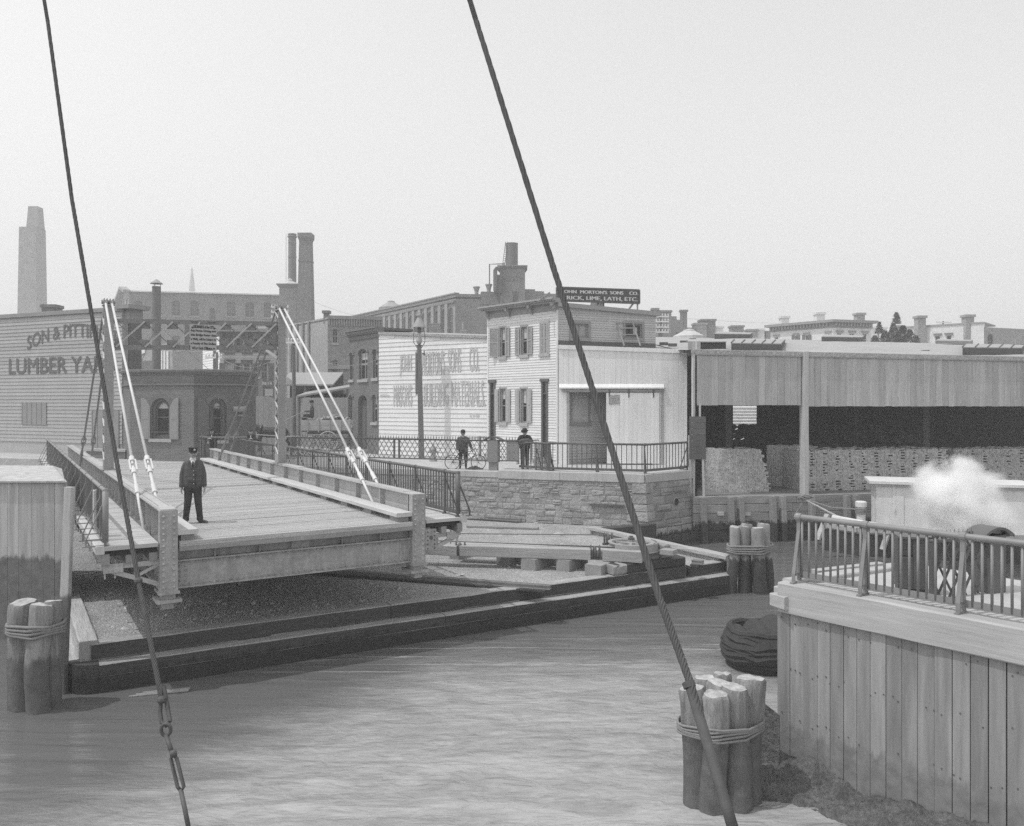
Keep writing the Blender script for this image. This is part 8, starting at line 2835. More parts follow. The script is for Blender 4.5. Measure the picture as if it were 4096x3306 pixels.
# ---------------------------------------------------------------- horse, wagon, driver
hy_ = 49.3
hs = Vector(((1085 - CX) / F * hy_, hy_, -0.1))
ho = thing('horse', 'dark draught horse in harness pulling the open wagon', 'horse', hs)
B = Body()          # faces left (-x), head lowered
B.slab('horse', [(0, 0, 1.0, 0, 0)] * 1)
B.chain('horse', [(0.62, 0, 1.22), (0.25, 0, 1.16), (-0.25, 0, 1.17), (-0.60, 0, 1.22)], [0.30, 0.34, 0.34, 0.29])
B.cap('horse', (0.72, 0, 1.28), (0.85, 0, 1.15), 0.26, 0.22)
B.chain('horse', [(-0.65, 0, 1.32), (-0.98, 0, 1.50), (-1.22, 0, 1.62)], [0.24, 0.18, 0.135])
B.chain('horse', [(-1.22, 0, 1.64), (-1.42, 0, 1.46), (-1.58, 0, 1.26)], [0.12, 0.10, 0.072])
B.cap('horse', (-1.56, 0, 1.28), (-1.60, 0, 1.20), 0.07, 0.06)
for sg in (-1, 1): B.cap('horse', (-1.17, 0.06 * sg, 1.74), (-1.15, 0.08 * sg, 1.86), 0.035, 0.012)
for sg, off in ((-1, 0.0), (1, 0.22)):
 B.chain('horse', [(-0.60, 0.17 * sg, 1.05), (-0.64 - off, 0.17 * sg, 0.62), (-0.60 - off * 0.6, 0.17 * sg, 0.22), (-0.66 - off * 0.6, 0.17 * sg, 0.06)], [0.15, 0.085, 0.058, 0.085])
 B.chain('horse', [(0.72, 0.17 * sg, 1.1), (0.62 + off, 0.17 * sg, 0.78), (0.84 + off, 0.17 * sg, 0.48), (0.78 + off, 0.17 * sg, 0.16), (0.74 + off, 0.17 * sg, 0.05)], [0.19, 0.125, 0.075, 0.058, 0.085])
B.chain('hair', [(0.98, 0, 1.32), (1.10, 0, 1.0), (1.08, 0, 0.62)], [0.05, 0.075, 0.03])
B.chain('hair', [(-0.62, 0, 1.56), (-0.95, 0, 1.68), (-1.18, 0, 1.76)], [0.04, 0.045, 0.03])
bo, Mx = B.build('body', ho, hs, rad(4), 0.98, 0.022, 3)
mb = MB()
mb.path([Mx @ Vector((-0.62 + 0.06 * math.sin(a), 0.33 * math.cos(a), 1.2 + 0.40 * math.sin(a))) for a in [i * 6.2832 / 20 for i in range(20)]], 0.06, 7, True)
mb.build('collar', 'leather', ho, smooth=True)
mb = MB()
for sg in (-1, 1): mb.tube(Mx @ Vector((-0.9, 0.42 * sg, 1.05)), Mx @ Vector((2.2, 0.46 * sg, 0.86)), 0.035, 6)
mb.build('shafts', 'wagon', ho)
wy = 49.6
wc_ = Vector(((1315 - CX) / F * wy, wy, -0.1))
wg = thing('wagon', 'open plank-sided wagon loaded with rubbish behind the lattice gate', 'wagon', wc_)
xL, xR = W(1218, 1615, wy).x, W(1432, 1615, wy).x
zb, zt = H - (1722 - 1615) / F * wy, H - (1680 - 1615) / F * wy
w = 0.75
def brd(x0, x1, y0, y1, z0, z1, m='wagon', nm='side_board'): return MB().box(x0, x1, y0, y1, z0, z1).build(nm, m, wg)
for i in range(2):
 za = zb + (zt - zb) * i / 2
 brd(xL, xR - 0.02, wy - w, wy - w + 0.04, za + 0.008, za + (zt - zb) / 2)
 brd(xL, xR - 0.02, wy + w - 0.04, wy + w, za + 0.008, za + (zt - zb) / 2)
brd(xR - 0.02, xR + 0.03, wy - w, wy + w, zb, zt + 0.02, 'trim', 'tailboard')
brd(xL - 0.03, xL, wy - w, wy + w, zb, zt + 0.15, 'wagon', 'headboard')
brd(xL, xR, wy - w + 0.05, wy + w - 0.05, zb - 0.08, zb, 'trim_dark', 'bed')
for t in (0.12, 0.32, 0.52, 0.72, 0.9): brd(xL + (xR - xL) * t - 0.035, xL + (xR - xL) * t + 0.035, wy - w - 0.05, wy - w, zb - 0.1, zt, 'wagon', 'stake')
brd(xL - 0.1, xL + 0.3, wy - 0.5, wy + 0.5, zt + 0.12, zt + 0.18, 'trim', 'seat')
brd(xL + 0.2, xR - 0.3, wy - 0.12, wy + 0.12, zb - 0.22, zb - 0.08, 'trim_dark', 'reach')
for xw_, r in ((W(1262, 1615, wy).x, 0.50), (W(1313, 1615, wy).x + 0.0, 0.64)):
 if r > 0.6: xw_ = W(1312, 1615, wy).x + 0.25
for xw_, r in ((W(1255, 1615, wy).x, 0.46), (W(1325, 1615, wy).x, 0.62), (W(1395, 1615, wy).x, 0.52))[:2]:
 for yy in (wy - w - 0.14, wy + w + 0.14):
  c = Vector((xw_, yy, -0.1 + r))
  o = MB().path([c + Vector((r * 0.95 * math.cos(a), 0, r * 0.95 * math.sin(a))) for a in [i * 6.2832 / 32 for i in range(32)]], 0.04, 6, True).build('wheel', 'shutter_pale', wg)
  s = MB()
  for i in range(14):
   a = i * 6.2832 / 14
   s.tube(c, c + Vector((r * 0.93 * math.cos(a), 0, r * 0.93 * math.sin(a))), 0.02, 5)
  s.tube(c + Vector((0, -0.14, 0)), c + Vector((0, 0.1, 0)), 0.09, 10)
  s.build('spokes', 'shutter_pale', o)
 MB().tube((xw_, wy - w - 0.14, -0.1 + r), (xw_, wy + w + 0.14, -0.1 + r), 0.04, 6).build('axle', 'iron', wg)
mb = MB()
for i in range(420):
 t = R.random()
 x, yy = xL + 0.8 + (xR - xL - 0.9) * t, wy + R.uniform(-w + 0.1, w - 0.1)
 z = zt - 0.1 + 0.32 * math.sin(math.pi * min(1, t * 1.1)) * R.random() + 0.05
 s_ = R.uniform(0.05, 0.16)
 u = Vector((R.uniform(-1, 1), R.uniform(-1, 1), R.uniform(-0.5, 0.5))).normalized() * s_
 v = Vector((R.uniform(-1, 1), R.uniform(-1, 1), R.uniform(-0.5, 0.5))).normalized() * s_
 c = Vector((x, yy, z))
 n_ = u.cross(v).normalized() * 0.025
 mb.hexa([c - u - n_, c - v - n_, c + u - n_, c + v - n_, c - u + n_, c - v + n_, c + u + n_, c + v + n_])
mb.build('load', 'chimney_pale', wg, kind='stuff')
dv = Vector((W(1248, 1615, wy).x, wy, zt + 0.18))
per = thing('person', 'person in dark clothes driving the wagon with reins in both hands', 'person', dv)
B = Body()
B.slab('coat', [(0, 0, 0.05, 0.10, 0.13), (0, 0, 0.25, 0.09, 0.13), (0, 0, 0.45, 0.11, 0.12), (0, 0, 0.58, 0.12, 0.09), (0, 0, 0.62, 0.07, 0.07)])
for sg in (-1, 1):
 B.chain('trouser', [(0.09 * sg, 0, 0.06), (0.12 * sg, -0.42, 0.08), (0.12 * sg, -0.52, -0.36)], [0.10, 0.08, 0.065])
 B.cap('leather', (0.12 * sg, -0.52, -0.42), (0.13 * sg, -0.68, -0.44), 0.05, 0.04)
 B.chain('coat', [(0.19 * sg, 0, 0.57), (0.24 * sg, -0.1, 0.32), (0.14 * sg, -0.38, 0.32)], [0.07, 0.062, 0.05])
 hand(B, (0.13 * sg, -0.41, 0.32), (-0.1 * sg, -1, 0), (0, 0, -1), curl=0.8)
B.cap('skin', (0, 0, 0.62), (0, -0.01, 0.72), 0.058, 0.055)
head(B, (0.0, -0.012, 0.79), (0, -1, -0.05), moustache=True)
bo, Mx = B.build('body', per, dv, rad(-78), 1.05, 0.015, 3)
bowler(per, Mx, (0, -0.02, 0.835), 0)
mb = MB()
for sg in (-1, 1):
 a = Mx @ Vector((0.12 * sg, -0.5, 0.3))
 b = Vector((hs.x - 0.3, hs.y + 0.15 * sg, 1.45))
 c = Vector((hs.x - 1.45, hs.y + 0.08 * sg, 1.35))
 mb.path([a, a.lerp(b, 0.5) - Vector((0, 0, 0.1)), b, c], 0.012, 5)
rn = mb.build('reins', 'shutter_pale', None, 'pair of leather reins from the driver to the horse', cat='reins', at=dv)
# ---------------------------------------------------------------- near pier on the right
PR = Fac(G(3112, 2329, 0), G(4017, 2501, 0))
PL = PR.L * 1.35
pier = thing('plank_pier', 'pale plank-faced pier with heavy cap timber in the near right', 'pier', PR.pt(0, ZW))
boards_v(PR, -0.06, PL, -4.2, -0.475, 0.215, 'pier_plank', pier, name='plank', thick=0.06, gap=0.012, d=-0.13, jit=0.008)
t = MB()
timber(t, PR.pt(0.0, -0.235, -0.19), PR.pt(PL, -0.235, -0.19), 0.4, 0.47, 0.018, 0.006, n=10)
t.build('cap_timber', 'pier_cap', pier)
q0 = PR.pt(0.05, 0, -0.39)
q3 = PR.pt(PL, 0, -0.39)
q1 = PR.pt(0.05, 0, 0) + Vector((2.9, 1.66, 0))
q2 = q3 + Vector((2.5, 1.2, 0))
MB().prism([(q0.x, q0.y), (q3.x, q3.y), (q2.x, q2.y), (q1.x, q1.y)], -0.3, -0.03).build('pavement_slab', 'pier_deck', pier)
MB().prism([(q0.x, q0.y - 0.05), (q3.x, q3.y), (q2.x, q2.y - 0.1), (q1.x - 0.1, q1.y - 0.1)], -4.2, -0.31).build('fill', 'dark_board', pier)
PB = Fac(PR.pt(-0.02, 0, -0.1), q1)
for i in range(16):
 a, b = PB.L * i / 16, PB.L * (i + 1) / 16
 o_ = MB()
 p0, p1 = PB.pt(a + 0.008, 0), PB.pt(b - 0.008, 0)
 n_ = Vector((PB.e.y, -PB.e.x, 0)) * -0.06
 o_.hexa([(p0.x, p0.y, -4), (p1.x, p1.y, -4), (p1.x + n_.x, p1.y + n_.y, -4), (p0.x + n_.x, p0.y + n_.y, -4), (p0.x, p0.y, -0.3), (p1.x, p1.y, -0.3), (p1.x + n_.x, p1.y + n_.y, -0.3), (p0.x + n_.x, p0.y + n_.y, -0.3)])
 o_.build('plank', 'pier_plank', pier)
t = MB()
timber(t, PB.pt(0.1, -0.12, 0.1), PB.pt(PB.L, -0.12, 0.1), 0.3, 0.3, 0.015, 0.006)
t.build('end_timber', 'pier_cap', pier)
t = MB()
timber(t, PR.pt(-0.13, -0.3, -0.10), PR.pt(0.19, -0.3, -0.0) + PR.n * 0.0, 0.18, 0.2, 0.01, 0.004)
t.build('waling_end', 'pier_cap', pier)
t = MB()
timber(t, PR.pt(-0.2, -0.27, -0.3), PR.pt(0.03, -0.27, -0.3), 0.2, 0.28, 0.01, 0.004)
t.build('waling_end', 'pier_cap', pier)
MB().bar(PB.pt(1.0, -0.0, -0.2), PB.pt(2.4, 0.03, 0.0), 0.16, 0.08).build('kerb_timber', 'pier_cap', pier)
RP = Fac(PR.pt(0, 0, -0.26), PR.pt(PR.L, 0, -0.26))
o = thing('pipe_railing', 'pale grey pipe railing on the near pier', 'railing', RP.pt(RP.x(3196), 0))
xs = RP.x(3192)
B2 = unit_mesh(MB().tube((0, 0, 0), (0, 0, 1), 0.0185, 10), 'rail_pale')
for pl in B2.polygons: pl.use_smooth = True
posts = [RP.x(3462), RP.x(3852)]
railing(o, lambda x, d, z: RP.pt(x, z, d), xs, PL, [xs + 0.02] + posts + [posts[1] + 1.3], 0.118, 'rail_pale', 1, 0.045, 1.02, 0.13, 0.06, B2, offs=0.16)
# wooden gate post box
p = W(3655, 1615, 11.9)
bxp = Fac((p.x - 0.19, p.y + 0.08), (p.x + 0.19, p.y - 0.02))
o = thing('gate_box', 'dark wooden box post with an open top compartment on the near pier', 'gate post', bxp.pt(0, 0))
zt = H - (2158 - 1615) / F * 11.9
z0 = 0.02
mb = MB()
MB().fbox(bxp, 0.02, 0.12, z0 + 0.05, zt - 0.28, -0.30, 0.0).build('side_board', 'dark_board', o)
MB().fbox(bxp, 0.122, 0.20, z0 + 0.05, zt - 0.28, -0.30, 0.0).build('side_board', 'dark_board', o)
MB().fbox(bxp, 0.205, bxp.L, z0 + 0.05, zt, -0.3, 0.01).build('front_panel', 'rail', o)
MB().fbox(bxp, 0.0, 0.022, z0 + 0.05, zt, -0.3, 0.0).build('side_board', 'dark_board', o)
MB().fbox(bxp, 0.0, bxp.L + 0.02, zt, zt + 0.03, -0.33, 0.03).build('top', 'rail', o)
MB().fbox(bxp, 0.0, bxp.L, -0.03, z0 + 0.05, -0.25, -0.05).build('foot', 'dark_board', o)
# lattice gate of the near pier
h0, h1 = W(3722, 1615, 11.7), W(4030, 1615, 12.3)
NG = Fac(h0, h1)
o = thing('lattice_gate', 'near lattice gate with fleur spikes beside the dark box post', 'gate', NG.pt(0, 0))
za, zb = NG.z(3800, 2420), NG.z(3800, 2160)
mb = MB()
mb.bar(NG.pt(0, zb, 0), NG.pt(NG.L, zb, 0), 0.08, 0.04)
mb.bar(NG.pt(0, za, 0), NG.pt(NG.L, za, 0), 0.06, 0.05)
mb.fbox(NG, 0, 0.05, za, zb, -0.03, 0.03)
mb.build('frame', 'rail', o)
lattice(NG, 0.03, NG.x(3930), za, zb, o, 4, 'rail', 0.035)
x = 0.06
while x < NG.x(3890):
 c = NG.pt(x, zb + 0.02, 0)
 mb = MB().tube(c, c + Vector((0, 0, 0.13)), 0.01, 6, 0.003)
 mb.sphere(c + Vector((0, 0, 0.05)), 0.02, 8, 5)
 for sg in (-1, 1): mb.path([c + Vector((0, 0, 0.02)), c + NG.e * (0.03 * sg) + Vector((0, 0, 0.04)), c + NG.e * (0.035 * sg) + Vector((0, 0, 0.08))], 0.008, 5)
 mb.build('spike', 'rail', o)
 x += 0.085
xg = NG.x(3935)
MB().fbox(NG, xg, xg + 0.34, za - 0.02, zb + 0.02, -0.2, 0.1).build('gate_post', 'rail', o)
MB().fbox(NG, xg + 0.08, xg + 0.26, -0.03, za, -0.15, 0.05).build('gate_post_foot', 'rail', o)
mb = MB()
for i in range(10):
 t0_, t1_ = -1 + 0.2 * i, -1 + 0.2 * (i + 1)
 a, b = zb + 0.03 + 0.12 * (1 - t0_ ** 2), zb + 0.03 + 0.12 * (1 - t1_ ** 2)
 xc = xg + 0.17
 mb.hexa([NG.pt(xc + t0_ * 0.32, a - 0.04, -0.22), NG.pt(xc + t1_ * 0.32, b - 0.04, -0.22), NG.pt(xc + t1_ * 0.32, b - 0.04, 0.13), NG.pt(xc + t0_ * 0.32, a - 0.04, 0.13), NG.pt(xc + t0_ * 0.32, a, -0.22), NG.pt(xc + t1_ * 0.32, b, -0.22), NG.pt(xc + t1_ * 0.32, b, 0.13), NG.pt(xc + t0_ * 0.32, a, 0.13)])
mb.build('arched_cap', 'rail', o)

# ---------------------------------------------------------------- pile clusters
def hull2(pts):
 pts = sorted(pts)
 def half(ps):
  o = []
  for p in ps:
   while len(o) >= 2 and (o[-1][0] - o[-2][0]) * (p[1] - o[-2][1]) - (o[-1][1] - o[-2][1]) * (p[0] - o[-2][0]) <= 0: o.pop()
   o.append(p)
  return o
 a, b = half(pts), half(pts[::-1])
 return a[:-1] + b[:-1]
def cluster(label, piles, m, zr, nb, rr=0.022, tops='pile_top', lean=0.0):
 """piles: (x, y, radius, top z, lean x, lean y)"""
 cx = sum(p[0] for p in piles) / len(piles)
 cy = sum(p[1] for p in piles) / len(piles)
 o = thing('pile_cluster', label, 'pile cluster', (cx, cy, ZW), 'dolphins of lashed piles')
 for x, y, r, zt, lx, ly in piles:
  zb = ZW - 1.0
  prof = []
  n = 14
  for i in range(n + 1):
   z = zb + (zt - 0.04 - zb) * i / n
   prof.append((r * (1.1 - 0.1 * i / n) * R.uniform(0.97, 1.03), z))
  prof.append((r * 0.9, zt))
  mb = MB()
  nseg = 14
  ph = [R.uniform(0.88, 1.08) for _ in range(nseg)]
  vs, fs = [], []
  lx += R.uniform(-0.03, 0.03); ly += R.uniform(-0.02, 0.02)
  w1, w2 = R.uniform(0, 6), R.uniform(0, 6)
  tx_, ty_ = R.uniform(-0.12, 0.12), R.uniform(-0.12, 0.12)
  for rr_, z in prof:
   bx_, by_ = 0.03 * math.sin(z * 2.2 + w1), 0.02 * math.sin(z * 3.1 + w2)
   for i in range(nseg):
    t = 2 * math.pi * i / nseg
    q = rr_ * ph[i] * R.uniform(0.975, 1.025)
    vs.append((x + bx_ + q * math.cos(t) + lx * (zt - z), y + by_ + q * math.sin(t) + ly * (zt - z), z + ((tx_ * math.cos(t) + ty_ * math.sin(t)) * r + R.uniform(-0.012, 0.012) if z >= zt - 0.05 else 0)))
  for k in range(len(prof) - 1): fs += [(k * nseg + i, k * nseg + (i + 1) % nseg, (k + 1) * nseg + (i + 1) % nseg, (k + 1) * nseg + i) for i in range(nseg)]
  mb.add(vs, fs)
  po = mb.build('pile', m, o, smooth=True)
  tm = MB()
  top = vs[-nseg:]
  c = (x + bx_, y + by_, zt + R.uniform(0.0, 0.03))
  tm.add([(p[0], p[1], p[2] + 0.002) for p in top] + [c], [(i, (i + 1) % nseg, nseg) for i in range(nseg)])
  tm.build('end_grain', tops, po)
 for b in range(nb):
  z = zr + b * rr * 1.9
  pts = []
  for x, y, r, zt, lx, ly in piles:
   xx, yy = x + lx * (zt - z), y + ly * (zt - z)
   for i in range(20):
    t = 6.2832 * i / 20
    pts.append((xx + (r * 1.05 + rr) * math.cos(t), yy + (r * 1.05 + rr) * math.sin(t)))
  h = hull2(pts)
  MB().path([(p[0], p[1], z + 0.02 * math.sin(3 * i / len(h) * 6.28 + b) + R.uniform(-0.004, 0.004)) for i, p in enumerate(h)], rr, 6, True).build('rope_turn', 'rope', o, smooth=True)
 return o
def pl(u, v, z, r, lx=0.0, ly=0.0):
 p = G(u, v, z)
 return (p.x, p.y, r, z, lx, ly)
cluster('big lashed pile cluster in the near water beside the pier', [pl(2772, 2752, -1.32, 0.19), pl(2856, 2772, -1.34, 0.20), pl(2945, 2748, -1.28, 0.20), pl(2992, 2712, -1.22, 0.215, -0.03, 0), pl(2872, 2730, -1.26, 0.17), pl(2812, 2712, -1.28, 0.17), pl(2898, 2696, -1.22, 0.15)], 'pile', -1.95, 5, 0.019)
cluster('lashed pile cluster standing off the timber crib point', [pl(2940, 2108, -0.98, 0.165, -0.03), pl(2973, 2106, -0.98, 0.185), pl(3030, 2112, -1.0, 0.205, 0.02), pl(3058, 2096, -0.92, 0.18, 0.03), pl(2990, 2096, -0.94, 0.18)], 'pile_far', -1.75, 4, 0.035, 'pile_top')
cluster('dark pile cluster at the left edge by the crib corner', [pl(95, 2408, -0.98, 0.24), pl(158, 2420, -1.0, 0.22), pl(212, 2405, -0.98, 0.17)], 'pile', -1.55, 4, 0.03)
# left dock block and its fender
blk = thing('dock_block', 'large pale timber dock block with sloped top at the left edge', 'dock block', (-12, 20, ZW))
bx0, bx1, by0, by1 = -13.6, -11.05, 20.0, 23.4
f = Fac((bx0, by0), (bx1, by0))
boards_v(f, 0, f.L, -3.6, 0.86, 0.3, 'block_white', blk, name='plank', thick=0.06, gap=0.006)
f2_ = Fac((bx1, by0), (bx1 + a_.x * 4, by0 + a_.y * 4))
boards_v(f2_, 0.06, f2_.L, -3.6, 0.86, 0.3, 'block_white', blk, name='plank', thick=0.06, gap=0.006)
MB().hexa([(bx0 - 0.1, by0 - 0.14, 0.86), (bx1 + 0.1, by0 - 0.14, 0.86), (bx1 - 1.95, by1, 0.92), (bx0 - 1.9, by1, 0.92), (bx0 - 0.1, by0 - 0.14, 0.90), (bx1 + 0.1, by0 - 0.14, 0.90), (bx1 - 2.1, by1 - 0.2, 1.02), (bx0 - 1.9, by1, 1.02)]).build('cap', 'block_white', blk)
MB().prism([(bx0, by0 + 0.02), (bx1 - 0.02, by0 + 0.02), (bx1 - 2.2, by1), (bx0 - 2, by1)], -3.6, 0.85).build('core', 'dark_board', blk)
p = G(250, 2775, ZW)
t = MB()
timber(t, (p.x - 0.03, p.y, -3.5), (p.x + 0.09, p.y + 0.1, 1.12), 0.15, 0.16, 0.012, 0.008, n=10, up=(1, 0, 0))
t.build('fender_timber', 'block_white', None, 'tall slim upright fender timber beside the left pile cluster', cat='timber', at=(p.x, p.y, ZW))

# ---------------------------------------------------------------- barge and steam
n0 = Vector((12.0, 31.2, 0))
pD = Vector((0.318, 0.948, 0))
bg_ = thing('canal_barge', 'low canal barge with white cabin moored at the bulkhead', 'barge', (n0.x, n0.y, ZW))
hull = [n0 + pD * 1.0, n0 + D_ * 1.2, n0 + D_ * 16, n0 + D_ * 16 + pD * 2.6, n0 + D_ * 1.0 + pD * 2.6]
MB().prism([(p.x, p.y) for p in hull], ZW - 0.4, -2.15).build('hull', 'boat_dark', bg_)
MB().prism([((p - n0).x * 1.0 + n0.x, (p - n0).y * 1.0 + n0.y) for p in hull], -2.15, -2.06).build('deck', 'pier_deck', bg_)
mb = MB()
mb.bar(hull[0] + Vector((0, 0, -2.0)), hull[1] + Vector((0, 0, -2.0)), 0.14, 0.18)
mb.bar(hull[1] + Vector((0, 0, -2.0)), hull[2] + Vector((0, 0, -2.0)), 0.14, 0.18)
mb.build('gunwale', 'pier_cap', bg_)
c0 = W(3505, 1615, 31.3)
cab = Fac((c0.x, c0.y), (c0.x + D_.x * 5.4, c0.y + D_.y * 5.4))
z0, z1 = -2.06, H - (1935 - 1615) / F * 31.3
wn = cab.rect(3682, 1975, 3716, 2018)
wall(cab, [(0, z0), (cab.L, z0), (cab.L, z1), (0, z1)], [loop(*wn)], 'cabin_side', 'boat_white', bg_, 0.1)
MB().fbox(cab, wn[0], wn[1], wn[2], wn[3], -0.09, -0.07).build('cabin_window', 'glass', bg_)
MB().fbox(cab, 0.0, cab.L, z0, z1, -1.9, -0.11).build('cabin_core', 'boat_white', bg_)
a, b, c, d = cab.rect(3572, 1955, 3615, 2088)
mb = MB().fbox(cab, a, b, z0 + 0.03, d, 0.0, 0.025)
mb.fbox(cab, a + 0.03, a + 0.07, z0 + 0.7, z0 + 0.85, 0.025, 0.07)
mb.build('cabin_door', 'boat_white', bg_)
MB().fbox(cab, -0.25, cab.L, z1, z1 + 0.1, -2.1, 0.16).build('cabin_roof', 'boat_white', bg_)
MB().fbox(cab, -0.2, cab.L, z1 - 0.08, z1, 0.0, 0.1).build('roof_moulding', 'shutter_pale', bg_)
p = cab.pt(1.9, z1 + 0.1, -0.5)
B = Body()
B.chain('rope', [p + Vector((-0.4, 0, 0.03)), p + Vector((0.1, 0.05, 0.06)), p + Vector((0.6, 0, 0.03))], [0.05, 0.09, 0.05])
B.build('roof_bundle', bg_, (0, 0, 0), 0, 1.0, 0.02, 2)
p = cab.pt(-0.55, 0, 0.1)
mb = MB().lathe((p.x, p.y, 0), [(0.16, z0), (0.16, z0 + 0.85), (0.21, z0 + 0.87), (0.21, z0 + 1.05), (0.16, z0 + 1.08)], 14)
mb.build('bitt', 'boat_white', bg_, smooth=False)
mb = MB()
for i in range(4): mb.path([(p.x + 0.19 * math.cos(t), p.y + 0.19 * math.sin(t), z0 + 0.62 + i * 0.055) for t in [k_ * 6.2832 / 16 for k_ in range(16)]], 0.028, 6, True)
mb.build('bitt_rope', 'rope', bg_)
q = W(3212, 1995, 33.3)
mb = MB().rope([(p.x, p.y, z0 + 0.75), ((p.x + q.x) / 2, (p.y + q.y) / 2, (z0 + 0.7 + q.z) / 2 - 0.12), q], 0.035, 5)
mb.build('mooring_rope', 'rope', None, 'dark mooring rope from the barge bitt to the bulkhead', cat='rope', at=q)
q2_ = W(3480, 2110, 31.0)
mb = MB().rope([q, (q + q2_) / 2 - Vector((0, 0, 0.12)), q2_], 0.04, 5)
mb.build('mooring_rope', 'pier_cap', None, 'pale mooring rope slanting down from the bulkhead to the barge deck', cat='rope', at=q)
mb = MB()
for i in range(3): mb.path([(q.x + 0.22 * math.cos(t) + 0.1 * i, q.y - 0.05 + 0.1 * math.sin(t), q.z + 0.02 + 0.05 * i + 0.05 * math.sin(2 * t)) for t in [k_ * 6.2832 / 14 for k_ in range(14)]], 0.03, 6, True)
mb.rope([q, q + Vector((-0.15, -0.1, -0.35)), q + Vector((-0.3, -0.05, -0.6))], 0.04, 5)
mb.build('rope_coil', 'rope', None, 'tangled rope coil on the bulkhead edge', cat='rope', at=q)
for u0, v0, u1, v1, lb_ in ((3310, 2058, 3270, 2160, 'slanting pale spar leaning on the barge bow'), (3560, 2105, 3530, 2200, 'slanting pale spar on the barge side')):
 a, b = W(u0, v0, 30.6), W(u1, v1, 30.4)
 MB().bar(a, b, 0.2, 0.09).build('spar', 'pier_cap', None, lb_, cat='spar', at=b)
a, b = W(3330, 2070, 30.5), W(3760, 2148, 27.8)
MB().tube(a, b, 0.09, 8).build('boom', 'boat_white', None, 'long pale boom lying along the barge deck', cat='boom', at=a)
# steam
def vol(name, dens, col, aniso=0.0):
 m = bpy.data.materials.new(name)
 m.use_nodes = True
 n, L = m.node_tree.nodes, m.node_tree.links
 n.remove(n['Principled BSDF'])
 v = n.new('ShaderNodeVolumePrincipled')
 v.inputs['Color'].default_value = (col, col, col, 1)
 v.inputs['Density'].default_value = dens
 v.inputs['Anisotropy'].default_value = aniso
 L.new(v.outputs[0], n['Material Output'].inputs['Volume'])
 return m, v
m, v = vol('steam', 2.2, 1.0)
n, L = m.node_tree.nodes, m.node_tree.links
tc = n.new('ShaderNodeTexCoord')
nz_ = n.new('ShaderNodeTexNoise')
nz_.inputs['Scale'].default_value = 1.6
nz_.inputs['Detail'].default_value = 4
L.new(tc.outputs['Object'], nz_.inputs['Vector'])
ln = n.new('ShaderNodeVectorMath')
ln.operation = 'LENGTH'
L.new(tc.outputs['Object'], ln.inputs[0])
mr = n.new('ShaderNodeMapRange')
mr.interpolation_type = 'SMOOTHSTEP'
mr.inputs[1].default_value = 0.8
mr.inputs[2].default_value = 0.2
mr.inputs[3].default_value = 0.0
mr.inputs[4].default_value = 1.0
ad = n.new('ShaderNodeMath'); ad.operation = 'ADD'
mu = n.new('ShaderNodeMath'); mu.operation = 'MULTIPLY_ADD'; mu.inputs[1].default_value = 1.5; mu.inputs[2].default_value = -0.75
L.new(nz_.outputs['Fac'], mu.inputs[0])
L.new(ln.outputs['Value'], ad.inputs[0])
L.new(mu.outputs[0], ad.inputs[1])
L.new(ad.outputs[0], mr.inputs[0])
dm = n.new('ShaderNodeMath'); dm.operation = 'MULTIPLY'; dm.inputs[1].default_value = 9.0
L.new(mr.outputs[0], dm.inputs[0])
L.new(dm.outputs[0], v.inputs['Density'])
M['steam'] = m
c = W(3850, 2015, 28.0)
mb = MB().sphere((0, 0, 0), 1.0, 20, 12)
o = mb.build('steam', 'steam', None, 'white puff of steam over the barge cabin', kind='stuff')
o.location = c
o.scale = (2.2, 1.7, 1.75)

# ---------------------------------------------------------------- passing boat bow, plate and floating boards
bc_ = G(2985, 2715, ZW)
bow = thing('boat_bow', 'dark shaggy blunt bow of a low boat behind the pier corner', 'boat', bc_)
B = Body()
for i in range(9):
 x = bc_.x + 0.1 + i * 0.45
 w = 0.55 * min(1, 0.4 + 0.22 * i)
 B.cap('boat_dark', (x, bc_.y + 0.9 - w, -2.75), (x, bc_.y + 0.9 + w, -2.75), 0.32 * min(1, 0.55 + 0.2 * i))
 B.cap('boat_dark', (x, bc_.y + 0.9 - w, -2.4), (x, bc_.y + 0.9 + w, -2.36), 0.36 * min(1, 0.6 + 0.2 * i))
B.build('hull', bow, (0, 0, 0), 0, 1.0, 0.04, 3)
mb = MB()
for k in range(11):
 z = -2.2 - 0.075 * k
 r_ = 0.62 + 0.22 * math.sin(math.pi * (k + 1) / 12) + R.uniform(-0.03, 0.03)
 mb.path([(bc_.x + 0.62 + (2.0 if abs(t) > 1.6 else -r_ * math.cos(t)), bc_.y + 0.9 + r_ * math.sin(max(-1.57, min(1.57, t))), z + R.uniform(-0.05, 0.05)) for t in [-1.7 + 3.4 * i / 12 for i in range(13)]], R.uniform(0.05, 0.1), 6)
mb.build('rope_fender', 'boat_dark', bow)
a = PR.pt(-0.32, -1.72, 0.34)
pf_ = Fac(PR.pt(-0.32, 0, 0.36), PR.pt(0.22, 0, 0.30))
mb = MB().hexa([pf_.pt(0, -3.6, 0), pf_.pt(pf_.L, -3.6, 0), pf_.pt(pf_.L, -3.6, 0.02), pf_.pt(0, -3.6, 0.02), pf_.pt(0.06, -1.72, 0), pf_.pt(pf_.L, -1.95, 0), pf_.pt(pf_.L, -1.95, 0.02), pf_.pt(0.06, -1.72, 0.02)])
o = mb.build('iron_plate', 'mud', None, 'leaning iron plate between the near piles and pier', cat='plate', at=pf_.pt(0, ZW))
nx, ny = 130, 44
vs, fs = [], []
ph = [R.uniform(0, 6.28) for _ in range(8)]
